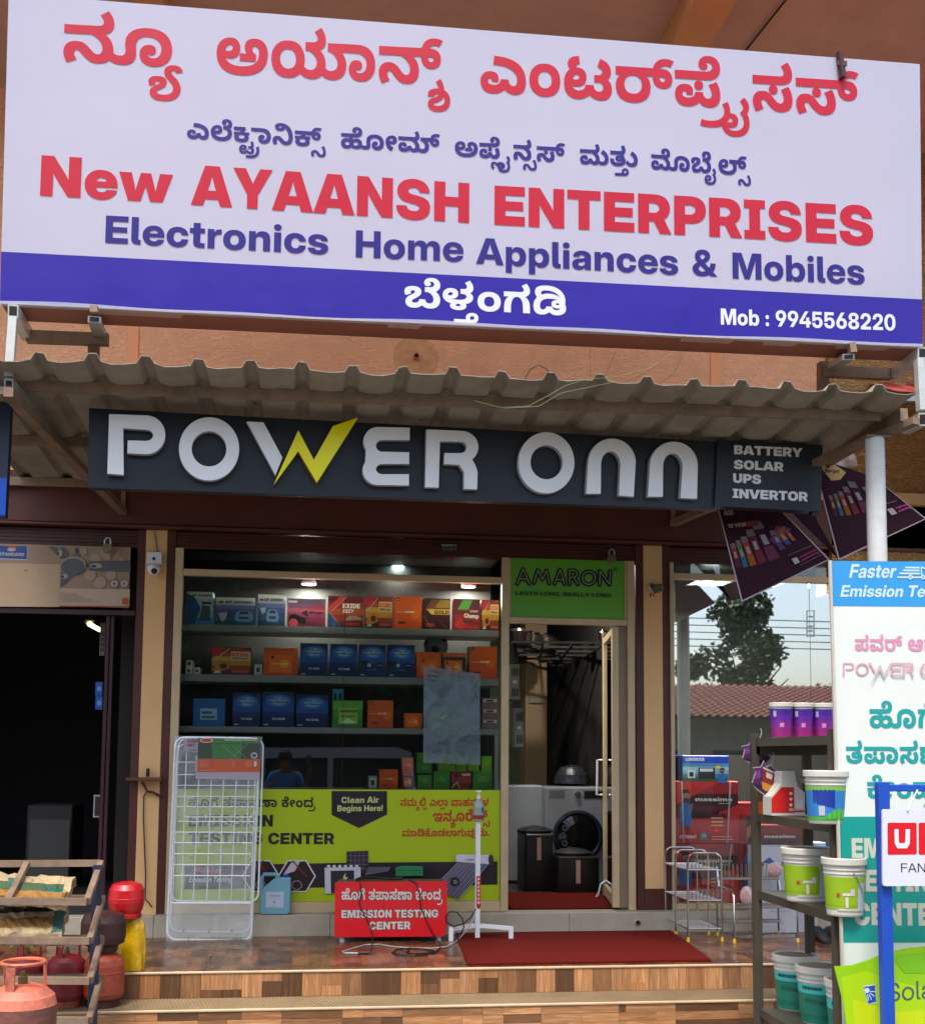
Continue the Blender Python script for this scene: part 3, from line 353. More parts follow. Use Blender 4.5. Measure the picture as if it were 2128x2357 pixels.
11:[247,[230,-4,-47,0,-59,13,-27,22,0,14,1,21,67,26,62,0,41,0,63,-9,51,-19,26,-14,23,-12,29,-30,8,-17,-94,-7,-5,21,-35,33,-59,19,-40,0,-19,0,-19,-6,0,-5,1,-6,23,-8,34,0,37,0,57,11,35,17,19,23,0,12,1,19,-29,17,-24,0,-21,0,-25,-15,-4,-14,-84,0,-3,16,-25,15,-20,0,-15,0,-17,-9,0,-7,1,-5,5,-7,2,-3,-86,-13,-5,6,-7,17,0,10,1,15,31,22,53,11,34,0,29,0,43,-7,33,-14,18,-10,-34,-3,21,14,39,14,41,6,26,0,41,0,63,-16,35,-35,0,-25,1,-13,-11,-25,-29,-23,-24,-8,-18,-5,-29,-10,-79,-14]],
264:[210,[210,-4,-57,0,-83,18,-45,35,0,24,1,14,19,24,37,18,30,6,12,-8,-96,0,0,40,202,0,35,0,33,4,8,4,9,3,7,9,0,5,1,8,-19,12,-22,0,-17,0,-25,-9,0,-9,1,-1,3,-4,0,-2,-24,17,5,3,15,2,6,0,15,0,23,-9,0,-7,1,-8,-21,-10,-24,0,-23,0,-27,15,0,12,1,10,25,19,49,12,38,0,41,0,55,-16,29,-26,0,-16,1,-15,-19,-20,-16,-8,-7,-3,-27,-7,-41,-4,-32,0,56,9,24,-2,25,-7,29,-18,15,-23,0,-14,1,-24,-43,-34,-83,-19],[210,38,33,0,43,12,21,20,0,12,1,14,-21,20,-41,11,-30,0,-29,0,-43,-12,-19,-20,0,-13,1,-21,51,-23]],
156:[374,[146,-4,-39,0,-57,14,-29,26,0,17,1,15,27,22,51,12,32,0,45,0,43,-17,0,-16,1,-5,-5,-10,-2,-3,-64,2,3,2,1,3,0,1,1,4,-9,5,-10,0,-9,0,-15,-7,0,-6,1,-9,33,-9,34,0,37,0,35,16,4,14,84,0,3,-16,29,-14,20,0,25,0,19,15,0,11,1,9,-13,19,-25,17,-37,14,-22,5,108,7,29,-9,39,-23,21,-26,0,-16,1,-24,-31,-28,-53,-12,-30,0,-31,0,-45,8,-35,15,-16,12,38,-1,-19,-12,-43,-15,-51,-7],[18,127,0,40,322,0,33,0,27,2,6,2,9,3,5,6,0,5,1,8,-15,14,-14,9,70,21,31,-18,21,-28,0,-14,1,-8,-11,-19,-14,-7,-17,-8,-53,-8,-46,0],[582,-4,-47,0,-73,21,-30,17,38,37,23,-16,47,-18,30,0,33,0,37,18,0,16,1,14,-25,23,-45,17,-26,7,40,26,43,-9,69,-25,43,-34,0,-22,1,-16,-17,-26,-35,-19,-55,-11],[528,127,0,40,116,0,0,-40]],
35:[255,[138,-4,-53,0,-61,35,0,32,1,17,19,27,41,21,30,7,14,-8,-102,0,0,40,302,0,33,0,27,2,6,2,9,3,5,6,0,5,1,8,-15,14,-14,9,70,21,31,-18,21,-28,0,-14,1,-8,-11,-19,-14,-7,-7,-3,-17,-6,-19,-3,-12,-2,2,11,21,-3,33,-13,19,-19,0,-10,1,-6,-3,-9,-4,-4,-3,-2,-9,0,-2,-2,-17,-8,-41,-12,-30,0,-21,0,-37,7,-23,15,0,11,1,17,47,16,36,0,21,0,27,-4,12,-4,35,-7,37,-29,0,-19,1,-20,-35,-26,-59,-13,-34,0,-43,0,-61,18,-24,17,42,2,-19,-14,-41,-16,-43,-7],[158,37,23,0,25,15,4,12,84,0,5,-14,29,-13,28,0,13,0,27,4,17,12,0,10,1,9,-7,14,-19,8,-14,0,-7,0,-11,-4,0,-4,1,-4,15,-4,10,0,9,0,17,4,9,8,0,6,1,6,-9,11,-27,9,-49,5,-38,0,-24,0,-31,0,-49,-9,-33,-15,-17,-23,0,-14,1,-15,23,-14]],
53:[264,[146,-4,-39,0,-57,14,-29,26,0,17,1,15,27,22,51,12,32,0,45,0,43,-17,0,-16,1,-5,-5,-10,-2,-3,-64,2,3,2,1,3,0,1,1,4,-9,5,-10,0,-9,0,-15,-7,0,-6,1,-9,33,-9,34,0,37,0,35,16,4,14,84,0,3,-16,29,-14,20,0,25,0,19,15,0,11,1,9,-13,19,-25,17,-37,14,-22,5,108,7,29,-9,39,-23,21,-26,0,-16,1,-24,-31,-28,-53,-12,-30,0,-31,0,-45,8,-35,15,-16,12,38,-1,-19,-12,-43,-15,-51,-7],[18,127,0,40,322,0,33,0,27,2,6,2,9,3,5,6,0,5,1,8,-15,14,-14,9,70,21,31,-18,21,-28,0,-14,1,-8,-11,-19,-14,-7,-17,-8,-53,-8,-46,0]],
276:[89,[-212,17,21,-11,45,-16,55,-8,36,0,43,0,55,14,25,28,0,19,1,23,-39,43,-36,20,78,27,51,-28,43,-55,0,-29,1,-23,-25,-38,-51,-26,-77,-14,-52,0,-43,0,-73,11,-65,21,-32,16]],
43:[263,[146,-4,-39,0,-57,14,-29,26,0,17,1,15,27,22,51,12,32,0,45,0,43,-17,0,-16,1,-5,-5,-10,-2,-3,-64,2,3,2,1,3,0,1,1,4,-9,5,-10,0,-9,0,-15,-7,0,-6,1,-9,33,-9,34,0,37,0,35,16,4,14,84,0,3,-16,29,-14,20,0,19,0,19,7,7,10,0,5,1,11,-15,23,-16,10,84,17,23,-15,21,-32,0,-18,1,-20,-31,-26,-53,-13,-32,0,-29,0,-47,8,-33,15,-16,12,38,-1,-19,-12,-43,-15,-51,-7],[274,78,-23,0,-23,12,0,10,1,10,27,13,22,0,23,0,27,-13,0,-10,1,-10,-25,-12],[18,127,0,40,322,0,33,0,27,2,6,2,9,3,5,6,0,5,1,8,-15,14,-14,9,70,21,31,-18,21,-28,0,-14,1,-8,-11,-19,-14,-7,-17,-8,-53,-8,-46,0]],
10:[287,[294,-4,-93,0,-121,25,-59,45,0,29,1,24,39,34,69,17,42,0,35,0,47,-13,25,-22,0,-14,1,-16,-25,-21,-49,-12,-36,0,-23,0,-37,7,-27,10,-10,5,16,33,5,-4,19,-10,27,-7,16,0,29,0,25,9,0,8,1,6,-15,8,-12,0,-23,0,-29,-21,0,-20,0,-4,1,-10,19,-19,43,-16,73,-9,52,0,53,0,71,8,37,14,0,8,1,5,-11,9,-16,2,-1,1,-15,3,-2,0,-39,7,-35,21,0,14,1,21,63,19,48,0,43,0,55,-12,27,-21,0,-13,1,-15,-29,-24,-22,-8,-19,-6,-49,-8,-38,0,-136,0,0,35,156,0,13,1,25,5,19,10,0,7,1,7,-17,9,-18,0,-13,0,-15,-7,0,-5,1,-7,31,-10,30,-6,11,-2,15,-3,8,-3,23,-7,23,-17,0,-11,1,-13,-29,-23,-61,-17,-91,-10]],
}
FONTS['X']={
'A':[229,[0,0,146,218,164,0,148,-218,-136,0,-50,85,-15,27,-29,54,-14,29,34,0,-15,-29,-29,-54,-16,-27,-50,-85],[110,36,0,47,240,0,0,-47]],
'B':[195,[24,0,0,218,188,0,51,0,69,-14,37,-24,0,-16,1,-13,-21,-20,-37,-14,-26,-2,0,0,29,-1,47,-13,27,-24,0,-15,1,-18,-35,-28,-67,-16,-46,0],[142,46,64,0,23,0,27,11,0,10,1,7,-11,9,-19,6,-16,0,-64,0],[142,132,56,0,15,0,21,5,13,9,0,6,1,9,-23,12,-22,0,-56,0]],
'C':[219,[224,-4,-59,0,-95,27,-55,50,0,36,1,36,57,51,97,26,60,0,43,0,71,-13,55,-22,33,-32,4,-19,-122,0,-1,8,-13,12,-19,9,-25,4,-16,0,-29,0,-39,-14,-21,-27,0,-19,1,-19,23,-27,41,-14,30,0,17,0,27,5,21,8,13,12,4,8,122,0,-3,-19,-31,-32,-53,-22,-69,-13]],
'D':[213,[194,0,-120,0,0,50,114,0,37,0,47,13,23,26,0,20,1,20,-23,26,-45,13,-38,0,-112,0,0,50,120,0,69,0,101,-27,55,-49,0,-33,1,-33,-53,-49,-97,-27],[146,218,0,-218,-122,0,0,218]],
'E':[190,[24,0,0,218,338,0,0,-51,-216,0,0,-33,198,0,0,-50,-198,0,0,-32,216,0,0,-52]],
'F':[181,[24,0,0,218,328,0,0,-51,-206,0,0,-39,194,0,0,-49,-194,0,0,-79]],
'G':[222,[226,-4,-63,0,-97,28,-51,51,0,34,1,36,57,51,97,26,60,0,41,0,71,-11,55,-21,35,-29,2,-18,-124,0,-1,6,-11,10,-17,7,-23,3,-16,0,-29,0,-41,-14,-21,-27,0,-19,1,-19,23,-27,45,-14,30,0,27,0,35,8,19,13,0,10,26,-2,-104,0,0,44,198,0,0,-32,1,-28,-49,-42,-91,-24]],
'H':[218,[24,0,0,218,122,0,0,-81,144,0,0,81,122,0,0,-218,-122,0,0,85,-144,0,0,-85]],
'I':[131,[14,0,0,48,56,0,0,123,-56,0,0,47,234,0,0,-47,-56,0,0,-123,56,0,0,-48]],
'J':[176,[168,-4,-73,0,-79,38,0,35,0,18,112,0,0,-18,1,-11,21,-11,20,0,21,0,21,11,0,11,0,149,122,0,0,-150,1,-35,-83,-37]],
'L':[173,[24,0,0,218,122,0,0,-166,188,0,0,-52]],
'M':[277,[24,0,0,218,182,0,38,-68,7,-9,15,-25,15,-28,13,-25,4,-9,-32,0,5,9,13,25,15,28,15,25,4,9,38,68,184,0,0,-218,-120,0,0,84,1,8,3,24,3,28,1,29,0,12,14,0,-5,-12,-13,-29,-13,-28,-13,-24,-4,-8,-52,-84,-98,0,-52,84,-3,8,-13,24,-13,28,-13,29,-8,12,16,0,1,-12,3,-29,3,-28,1,-24,0,-8,0,-84]],
'N':[221,[24,0,0,218,124,0,106,-85,9,-6,21,-19,25,-22,10,-10,-14,-17,-1,12,-1,30,1,29,0,8,0,80,122,0,0,-218,-124,0,-100,80,-7,7,-25,22,-29,28,-16,14,24,4,3,-16,5,-29,1,-24,0,-6,0,-80]],
'O':[224,[224,-4,-59,0,-95,27,-55,50,0,36,1,36,57,51,97,26,60,0,61,0,97,-26,57,-51,0,-36,1,-36,-55,-51,-95,-26],[224,49,29,0,41,14,21,27,0,19,1,19,-19,27,-39,14,-28,0,-27,0,-39,-14,-21,-27,0,-19,1,-19,23,-27,41,-14]],
'P':[194,[24,0,0,218,184,0,55,0,77,-18,41,-34,0,-24,1,-23,-39,-34,-75,-19,-54,0,-114,0,0,50,106,0,19,0,27,6,17,12,0,8,1,8,-15,12,-25,6,-18,0,-54,0,0,-168]],
'R':[200,[24,0,0,218,184,0,55,0,77,-18,41,-34,0,-24,1,-23,-41,-33,-79,-18,-54,0,-104,0,0,47,102,0,19,0,27,7,17,12,0,8,1,8,-15,12,-25,7,-18,0,-54,0,0,-169],[266,0,-96,99,124,0,98,-99]],
'S':[206,[206,-4,-59,0,-83,18,-43,34,0,25,116,0,1,-9,21,-13,33,-6,22,0,21,0,29,4,17,9,0,6,1,5,-15,8,-31,6,-24,2,-42,4,-63,6,-67,33,0,24,1,21,47,31,81,18,54,0,55,0,79,-18,45,-32,2,-23,-112,0,-1,12,-35,13,-26,0,-17,0,-25,-5,-13,-8,0,-6,1,-5,13,-8,31,-5,22,-2,36,-3,39,-4,55,-11,35,-15,17,-21,0,-13,1,-23,-43,-32,-81,-17]],
'T':[197,[12,167,0,51,370,0,0,-51,-124,0,0,-167,-122,0,0,167]],
'U':[212,[212,-4,-57,0,-83,21,-45,36,0,25,0,140,118,0,0,-135,1,-10,19,-16,33,-9,20,0,21,0,33,9,19,15,0,11,0,135,118,0,0,-140,1,-25,-45,-37,-85,-20]],
'V':[225,[146,0,-146,218,134,0,50,-84,19,-28,31,-55,14,-28,-36,0,15,28,31,55,16,28,48,84,132,0,-142,-218]],
'X':[222,[0,0,188,133,0,-45,-170,130,136,0,36,-28,9,-7,19,-15,19,-15,8,-7,-36,0,9,7,19,15,19,15,8,7,36,28,134,0,-166,-126,0,42,182,-134,-140,0,-48,38,-7,5,-13,11,-11,11,-8,6,16,0,-5,-6,-13,-11,-13,-11,-8,-5,-50,-38]],
'Y':[219,[162,0,0,74,-162,144,140,0,62,-61,9,-8,15,-15,8,-7,-18,0,7,7,15,15,6,8,60,61,138,0,-158,-144,0,-74]],
'a':[175,[120,-3,-29,0,-47,10,-27,20,0,16,1,13,19,18,35,11,43,6,26,1,27,1,35,3,15,6,0,4,0,0,1,4,-7,5,-15,2,-10,0,-11,0,-15,-3,-9,-6,-2,-5,-106,0,3,18,37,24,65,13,48,0,37,0,55,-7,39,-14,19,-20,0,-14,0,-103,-114,0,0,22,0,0,-11,-10,-25,-10,-31,-5],[158,34,13,0,25,5,17,9,0,7,0,12,-3,-1,-9,-1,-11,-1,-11,-2,-10,0,-11,-2,-15,-4,-9,-6,0,-4,1,-4,11,-5,15,-3]],
'e':[175,[178,-4,-47,0,-73,21,-41,37,0,23,1,24,43,37,73,20,48,0,37,0,59,-11,45,-22,25,-29,0,-17,0,-16,-290,0,0,33,236,0,-54,-6,1,9,-11,11,-21,6,-18,0,-15,0,-21,-6,-11,-11,0,-9,0,-26,1,-8,13,-12,27,-7,16,0,15,0,21,3,15,6,2,5,104,0,-5,-16,-43,-25,-67,-14]],
'h':[185,[142,82,0,-82,-116,0,0,218,116,0,0,-106,-16,0,15,20,55,26,48,0,35,0,47,-15,25,-27,0,-18,0,-98,-118,0,0,84,1,12,-21,13,-20,0,-13,0,-19,-6,-9,-12]],
'i':[84,[26,0,0,155,116,0,0,-155],[84,165,-27,0,-33,16,0,12,1,13,35,15,28,0,27,0,37,-15,0,-13,1,-12,-35,-16]],
'm':[277,[26,0,0,155,112,0,0,-38,-4,0,7,14,31,19,41,8,24,0,35,0,55,-20,4,-21,-8,0,7,14,31,18,45,9,24,0,33,0,49,-13,27,-25,0,-17,0,-103,-118,0,0,89,1,10,-19,13,-20,0,-9,0,-17,-6,-9,-10,0,-7,0,-89,-112,0,0,89,1,10,-19,13,-18,0,-11,0,-17,-6,-9,-10,0,-7,0,-89]],
'o':[182,[182,-4,-49,0,-75,20,-41,37,0,24,1,25,43,36,77,20,50,0,51,0,77,-20,43,-36,0,-25,1,-24,-41,-37,-75,-20],[182,42,15,0,25,8,13,16,0,11,1,12,-11,16,-23,7,-14,0,-13,0,-21,-7,-13,-16,0,-12,1,-11,15,-16,23,-8]],
'p':[188,[26,-61,0,216,116,0,0,-20,0,0,11,8,25,10,35,5,20,0,39,0,61,-20,35,-37,0,-23,1,-25,-33,-36,-59,-21,-40,0,-19,0,-33,7,-23,11,-6,9,-2,0,0,-84],[194,42,17,0,23,9,13,16,0,11,1,10,-11,16,-21,8,-16,0,-15,0,-25,-8,-13,-16,0,-10,1,-11,15,-16,27,-9]],
's':[168,[172,-4,-45,0,-69,14,-41,24,-4,17,116,0,3,-7,23,-9,20,0,17,0,21,5,0,5,1,4,-17,5,-16,1,-58,5,-47,4,-47,23,0,19,1,16,35,23,67,13,46,0,49,0,67,-14,39,-24,0,-17,-106,0,1,7,-23,9,-16,0,-17,0,-17,-6,0,-4,1,-4,17,-5,12,-1,68,-5,49,-4,47,-21,0,-17,1,-17,-37,-25,-67,-14]],
'w':[262,[94,0,-96,155,124,0,20,-43,9,-17,15,-38,8,-18,-16,0,9,18,19,38,8,17,22,43,102,0,20,-43,11,-17,17,-38,10,-18,-16,0,9,18,15,38,6,17,18,43,126,0,-94,-155,-122,0,-32,54,-3,8,-7,16,-7,17,-4,8,18,0,-3,-8,-7,-17,-7,-16,-6,-8,-32,-54]],
'1':[193,[50,0,0,47,302,0,0,-47],[268,218,0,-218,-116,0,0,165,-2,0,-96,-30,0,50,106,33]],
'2':[193,[28,0,0,42,164,67,13,5,27,11,19,14,0,10,1,8,-11,11,-25,7,-16,0,-17,0,-25,-8,-13,-16,0,-12,-112,0,1,26,43,37,77,20,52,0,51,0,75,-17,45,-31,0,-22,1,-16,-25,-26,-43,-22,-28,-12,-70,-29,0,0,168,0,0,-47]],
'4':[193,[6,42,0,46,178,130,118,0,-178,-131,0,0,258,0,0,-45],[218,0,0,56,0,20,0,60,112,0,0,-136]],
'7':[193,[62,0,170,168,0,1,-200,0,0,49,324,0,0,-47,-172,-171]],
'.':[81,[80,-3,-23,0,-35,18,0,13,1,12,37,18,24,0,27,0,37,-18,0,-12,1,-13,-35,-18]],
}
FONTS['B']={
'A':[221,[2,0,150,218,136,0,152,-218,-116,0,-60,97,-13,24,-27,48,-16,29,28,0,-13,-29,-27,-48,-16,-24,-62,-97],[104,43,0,40,234,0,0,-40]],
'B':[194,[28,0,0,218,182,0,49,0,67,-14,35,-25,0,-16,1,-13,-19,-20,-35,-13,-24,-3,0,0,29,-1,43,-13,27,-23,0,-15,1,-18,-33,-28,-67,-16,-50,0],[130,40,76,0,29,0,35,13,0,12,1,8,-13,12,-27,7,-20,0,-76,0],[130,129,70,0,19,0,25,6,15,11,0,8,1,11,-29,13,-26,0,-70,0]],
'C':[218,[224,-4,-57,0,-95,27,-53,51,0,35,1,36,55,50,97,27,58,0,41,0,69,-12,53,-22,33,-30,6,-19,-104,0,-3,9,-15,14,-23,9,-29,5,-18,0,-33,0,-45,-16,-25,-30,0,-21,1,-21,27,-30,47,-16,34,0,19,0,31,5,25,9,17,14,4,9,104,0,-5,-19,-31,-30,-51,-22,-67,-12]],
'D':[212,[190,0,-116,0,0,43,110,0,43,0,53,15,27,30,0,21,1,22,-25,29,-53,15,-40,0,-112,0,0,43,118,0,67,0,99,-26,55,-49,0,-34,1,-33,-53,-49,-95,-27],[132,218,0,-218,-104,0,0,218]],
'E':[185,[28,0,0,218,324,0,0,-44,-220,0,0,-43,204,0,0,-43,-204,0,0,-44,220,0,0,-44]],
'F':[178,[28,0,0,218,314,0,0,-44,-210,0,0,-47,198,0,0,-43,-198,0,0,-84]],
'G':[221,[226,-4,-63,0,-93,28,-51,51,0,34,1,36,55,50,97,27,58,0,39,0,69,-11,55,-21,33,-28,4,-18,-106,0,-1,8,-13,12,-21,8,-29,4,-18,0,-33,0,-47,-16,-25,-30,0,-21,1,-21,27,-30,49,-16,36,0,29,0,43,10,23,17,0,12,22,-1,-110,0,0,39,190,0,0,-30,1,-28,-49,-41,-89,-24]],
'H':[217,[28,0,0,218,104,0,0,-85,168,0,0,85,104,0,0,-218,-104,0,0,89,-168,0,0,-89]],
'I':[123,[16,0,0,41,56,0,0,136,-56,0,0,41,214,0,0,-41,-54,0,0,-136,54,0,0,-41]],
'L':[169,[28,0,0,218,104,0,0,-174,194,0,0,-44]],
'M':[272,[28,0,0,218,154,0,58,-87,5,-8,15,-22,13,-25,13,-22,4,-7,-26,0,5,7,11,22,15,25,13,22,4,8,58,87,154,0,0,-218,-102,0,0,95,1,8,1,22,3,25,3,26,0,11,12,0,-5,-12,-13,-26,-13,-25,-13,-21,-4,-8,-64,-95,-84,0,-64,95,-3,8,-13,21,-13,25,-13,26,-8,12,14,0,1,-11,3,-26,3,-25,1,-22,0,-8,0,-95]],
'N':[219,[28,0,0,218,108,0,126,-100,7,-6,23,-18,23,-20,10,-10,-12,-14,-1,11,-1,28,1,26,0,7,0,96,104,0,0,-218,-108,0,-116,92,-7,7,-23,21,-29,26,-16,15,20,4,3,-16,3,-28,1,-23,0,-6,0,-92]],
'O':[224,[224,-4,-57,0,-95,27,-53,51,0,35,1,36,55,50,97,27,58,0,61,0,95,-27,55,-50,0,-36,1,-35,-53,-51,-93,-27],[224,42,33,0,47,16,27,30,0,21,1,21,-25,31,-45,15,-32,0,-31,0,-45,-15,-25,-31,0,-21,1,-21,27,-30,47,-16]],
'P':[192,[28,0,0,218,178,0,51,0,75,-18,41,-33,0,-22,1,-23,-39,-33,-73,-18,-50,0,-118,0,0,43,112,0,21,0,33,8,19,13,0,10,1,9,-17,14,-31,7,-20,0,-68,0,0,-175]],
'R':[197,[28,0,0,218,180,0,51,0,75,-18,41,-33,0,-22,1,-22,-41,-33,-75,-17,-52,0,-110,0,0,41,108,0,23,0,33,7,17,14,0,10,1,9,-15,14,-31,8,-22,0,-68,0,0,-176],[274,0,-98,99,108,0,100,-99]],
'S':[200,[202,-4,-57,0,-81,18,-41,34,0,24,98,0,3,-11,21,-15,39,-8,24,0,25,0,33,6,21,11,0,7,1,7,-15,9,-33,7,-26,3,-44,4,-65,7,-63,31,0,24,1,20,45,31,77,17,52,0,53,0,75,-17,43,-32,2,-23,-96,0,-1,14,-39,16,-32,0,-19,0,-29,-6,-17,-11,0,-7,1,-6,15,-8,33,-7,26,-2,38,-4,37,-4,53,-11,35,-15,17,-20,0,-13,1,-22,-41,-31,-79,-17]],
'T':[193,[12,174,0,44,362,0,0,-44,-128,0,0,-174,-104,0,0,174]],
'U':[211,[212,-4,-55,0,-81,21,-45,36,0,24,0,141,102,0,0,-137,1,-12,21,-18,37,-10,26,0,25,0,37,10,23,18,0,12,0,137,100,0,0,-141,1,-24,-43,-36,-83,-21]],
'V':[217,[152,0,-150,218,114,0,62,-97,15,-23,29,-50,16,-27,-30,0,15,27,29,50,14,23,60,97,112,0,-148,-218]],
'Y':[212,[164,0,0,78,-162,140,118,0,70,-63,9,-9,19,-17,8,-8,-18,0,9,8,17,17,8,9,66,63,118,0,-158,-140,0,-78]],
'Z':[193,[16,0,0,40,180,108,19,11,39,21,20,11,12,-17,-27,0,-57,0,-28,0,-150,0,0,44,348,0,0,-39,-178,-108,-17,-11,-37,-22,-20,-11,-12,17,29,0,59,0,28,0,154,0,0,-44]],
'a':[170,[124,-3,-31,0,-47,10,-27,21,0,15,1,13,21,18,33,11,45,6,24,1,29,1,35,3,15,5,0,5,0,0,1,5,-9,7,-19,4,-14,0,-13,0,-19,-4,-11,-8,-2,-5,-92,0,3,16,35,24,65,13,44,0,35,0,53,-7,37,-14,19,-20,0,-13,0,-104,-98,0,0,22,-2,0,-7,-9,-25,-10,-31,-6],[152,30,19,0,29,7,17,11,0,8,0,14,-3,-1,-11,-2,-13,-1,-15,-2,-10,0,-13,-2,-19,-4,-11,-7,0,-6,1,-4,11,-7,19,-4]],
'b':[183,[216,-3,-19,0,-33,6,-25,12,-10,9,0,0,0,-24,-98,0,0,218,100,0,0,-84,0,0,11,8,27,11,35,5,20,0,39,0,61,-20,35,-37,0,-23,1,-25,-33,-36,-57,-20],[188,36,21,0,27,10,17,19,0,13,1,12,-15,19,-25,9,-20,0,-17,0,-29,-10,-15,-18,0,-12,1,-13,17,-18,31,-11]],
'c':[170,[176,-4,-47,0,-71,21,-39,36,0,24,1,24,41,37,73,20,48,0,33,0,53,-9,41,-17,25,-24,2,-14,-96,0,-1,6,-7,9,-13,6,-17,4,-12,0,-17,0,-27,-10,-13,-19,0,-13,1,-12,15,-19,29,-10,18,0,13,0,19,3,15,7,9,9,2,6,96,0,1,-14,-23,-24,-39,-17,-53,-10]],
'd':[183,[150,-3,-41,0,-59,20,-31,36,0,25,1,23,35,37,61,20,38,0,21,0,35,-5,27,-11,10,-8,0,0,0,84,100,0,0,-218,-98,0,0,24,-2,0,-7,-9,-25,-12,-33,-6],[176,36,21,0,31,11,17,18,0,13,1,12,-15,18,-29,10,-20,0,-17,0,-27,-9,-13,-19,0,-12,1,-13,15,-19,29,-10]],
'e':[171,[174,-4,-45,0,-71,21,-39,37,0,23,1,24,41,36,71,21,46,0,35,0,59,-11,43,-22,23,-29,0,-18,0,-13,-280,0,0,30,234,0,-46,-6,1,10,-13,15,-27,7,-20,0,-19,0,-25,-7,-15,-15,0,-10,0,-22,1,-11,17,-15,31,-9,20,0,15,0,25,5,17,7,4,5,90,0,-5,-15,-41,-24,-63,-14]],
'f':[118,[224,155,0,-39,-218,0,0,39],[62,0,0,172,1,16,25,20,47,10,38,0,17,0,33,0,6,0,0,-38,-3,0,-17,0,-8,0,-17,0,-13,-8,0,-9,0,-163]],
'g':[183,[180,-63,-45,0,-63,13,-33,23,-6,15,96,0,3,-5,17,-7,23,-4,14,0,29,0,31,16,0,15,0,24,0,0,-7,-9,-25,-12,-33,-5,-20,0,-41,0,-59,20,-31,35,0,23,1,23,35,36,61,20,38,0,21,0,35,-6,27,-11,10,-8,0,0,0,22,100,0,0,-147,1,-25,-39,-31,-69,-15],[176,40,21,0,31,10,17,18,0,12,1,12,-15,18,-29,9,-20,0,-17,0,-27,-9,-13,-18,0,-12,1,-13,15,-18,29,-9]],
'h':[180,[128,84,0,-84,-100,0,0,218,100,0,0,-105,-16,0,15,21,55,24,44,0,35,0,49,-14,27,-28,0,-19,0,-97,-100,0,0,87,1,14,-25,15,-26,0,-15,0,-23,-7,-11,-14]],
'i':[78,[28,0,0,155,100,0,0,-155],[78,170,-23,0,-31,14,0,11,1,11,33,15,24,0,25,0,31,-15,0,-11,1,-11,-29,-14]],
'l':[87,[136,0,-55,0,-51,21,0,23,0,174,100,0,0,-169,1,-6,13,-6,12,0,5,0,7,0,2,0,0,-37,-5,0,-13,0]],
'm':[270,[28,0,0,155,96,0,0,-36,-4,0,7,13,31,18,41,8,22,0,37,0,53,-20,6,-19,-10,0,7,12,31,18,45,9,26,0,31,0,47,-13,29,-25,0,-17,0,-103,-100,0,0,92,1,13,-25,13,-20,0,-15,0,-19,-7,-11,-12,0,-8,0,-91,-96,0,0,93,1,11,-25,14,-20,0,-13,0,-21,-7,-11,-12,0,-9,0,-90]],
'n':[180,[128,84,0,-84,-100,0,0,155,98,0,0,-42,-14,0,15,21,55,24,44,0,35,0,49,-14,27,-28,0,-19,0,-97,-100,0,0,87,1,14,-25,15,-26,0,-15,0,-23,-7,-11,-14]],
'o':[178,[178,-4,-47,0,-73,20,-39,37,0,24,1,25,41,36,75,20,48,0,49,0,73,-20,43,-36,0,-25,1,-24,-41,-37,-71,-20],[178,36,19,0,29,10,17,18,0,13,1,14,-15,18,-27,10,-18,0,-17,0,-27,-10,-15,-18,0,-14,1,-13,17,-18,29,-10]],
'p':[183,[28,-61,0,216,98,0,0,-21,2,0,11,8,27,11,35,5,20,0,39,0,61,-20,35,-37,0,-23,1,-25,-33,-36,-57,-20,-42,0,-19,0,-33,6,-25,11,-8,9,0,0,0,-84],[188,36,21,0,27,10,17,19,0,13,1,12,-15,19,-25,9,-20,0,-17,0,-29,-10,-15,-18,0,-12,1,-13,17,-18,31,-11]],
'r':[117,[28,0,0,155,96,0,0,-27,2,0,9,14,37,13,32,0,9,0,13,0,6,0,0,-41,-5,0,-21,0,-12,0,-17,0,-25,-8,-15,-15,0,-11,0,-80]],
's':[161,[164,-4,-41,0,-65,13,-39,24,-2,16,98,0,3,-8,27,-10,22,0,23,0,25,7,0,6,1,5,-19,7,-18,1,-56,5,-45,4,-47,24,0,18,1,15,35,23,63,12,42,0,45,0,63,-13,37,-24,0,-16,-90,0,-1,8,-25,11,-20,0,-19,0,-21,-8,0,-6,1,-5,19,-6,16,-2,62,-6,49,-4,45,-21,0,-17,1,-16,-35,-24,-63,-13]],
't':[117,[222,155,0,-39,-216,0,0,39],[58,197,100,0,0,-145,1,-8,13,-6,16,0,9,0,23,0,6,0,0,-38,-7,0,-31,0,-16,0,-55,0,-51,21,0,22]],
'u':[180,[136,-3,-33,0,-47,14,-25,27,0,20,0,97,100,0,0,-87,1,-14,27,-15,24,0,17,0,25,7,15,14,0,10,0,85,100,0,0,-155,-98,0,0,41,14,0,-13,-20,-53,-24]],
'w':[253,[96,0,-94,155,104,0,24,-49,9,-17,17,-37,8,-18,-14,0,9,18,19,37,8,17,26,49,88,0,26,-49,11,-17,17,-37,10,-18,-14,0,9,18,15,37,8,17,24,49,106,0,-96,-155,-102,0,-34,58,-3,9,-9,17,-7,19,-6,8,18,0,-5,-8,-7,-19,-9,-17,-4,-9,-34,-58]],
'x':[164,[2,0,122,89,-2,-19,-112,85,106,0,22,-19,13,-10,21,-18,10,-10,-28,0,11,10,21,18,12,10,22,19,106,0,-116,-85,2,19,120,-89,-108,0,-24,20,-11,10,-19,17,-10,9,22,0,-9,-9,-19,-17,-12,-10,-24,-20]],
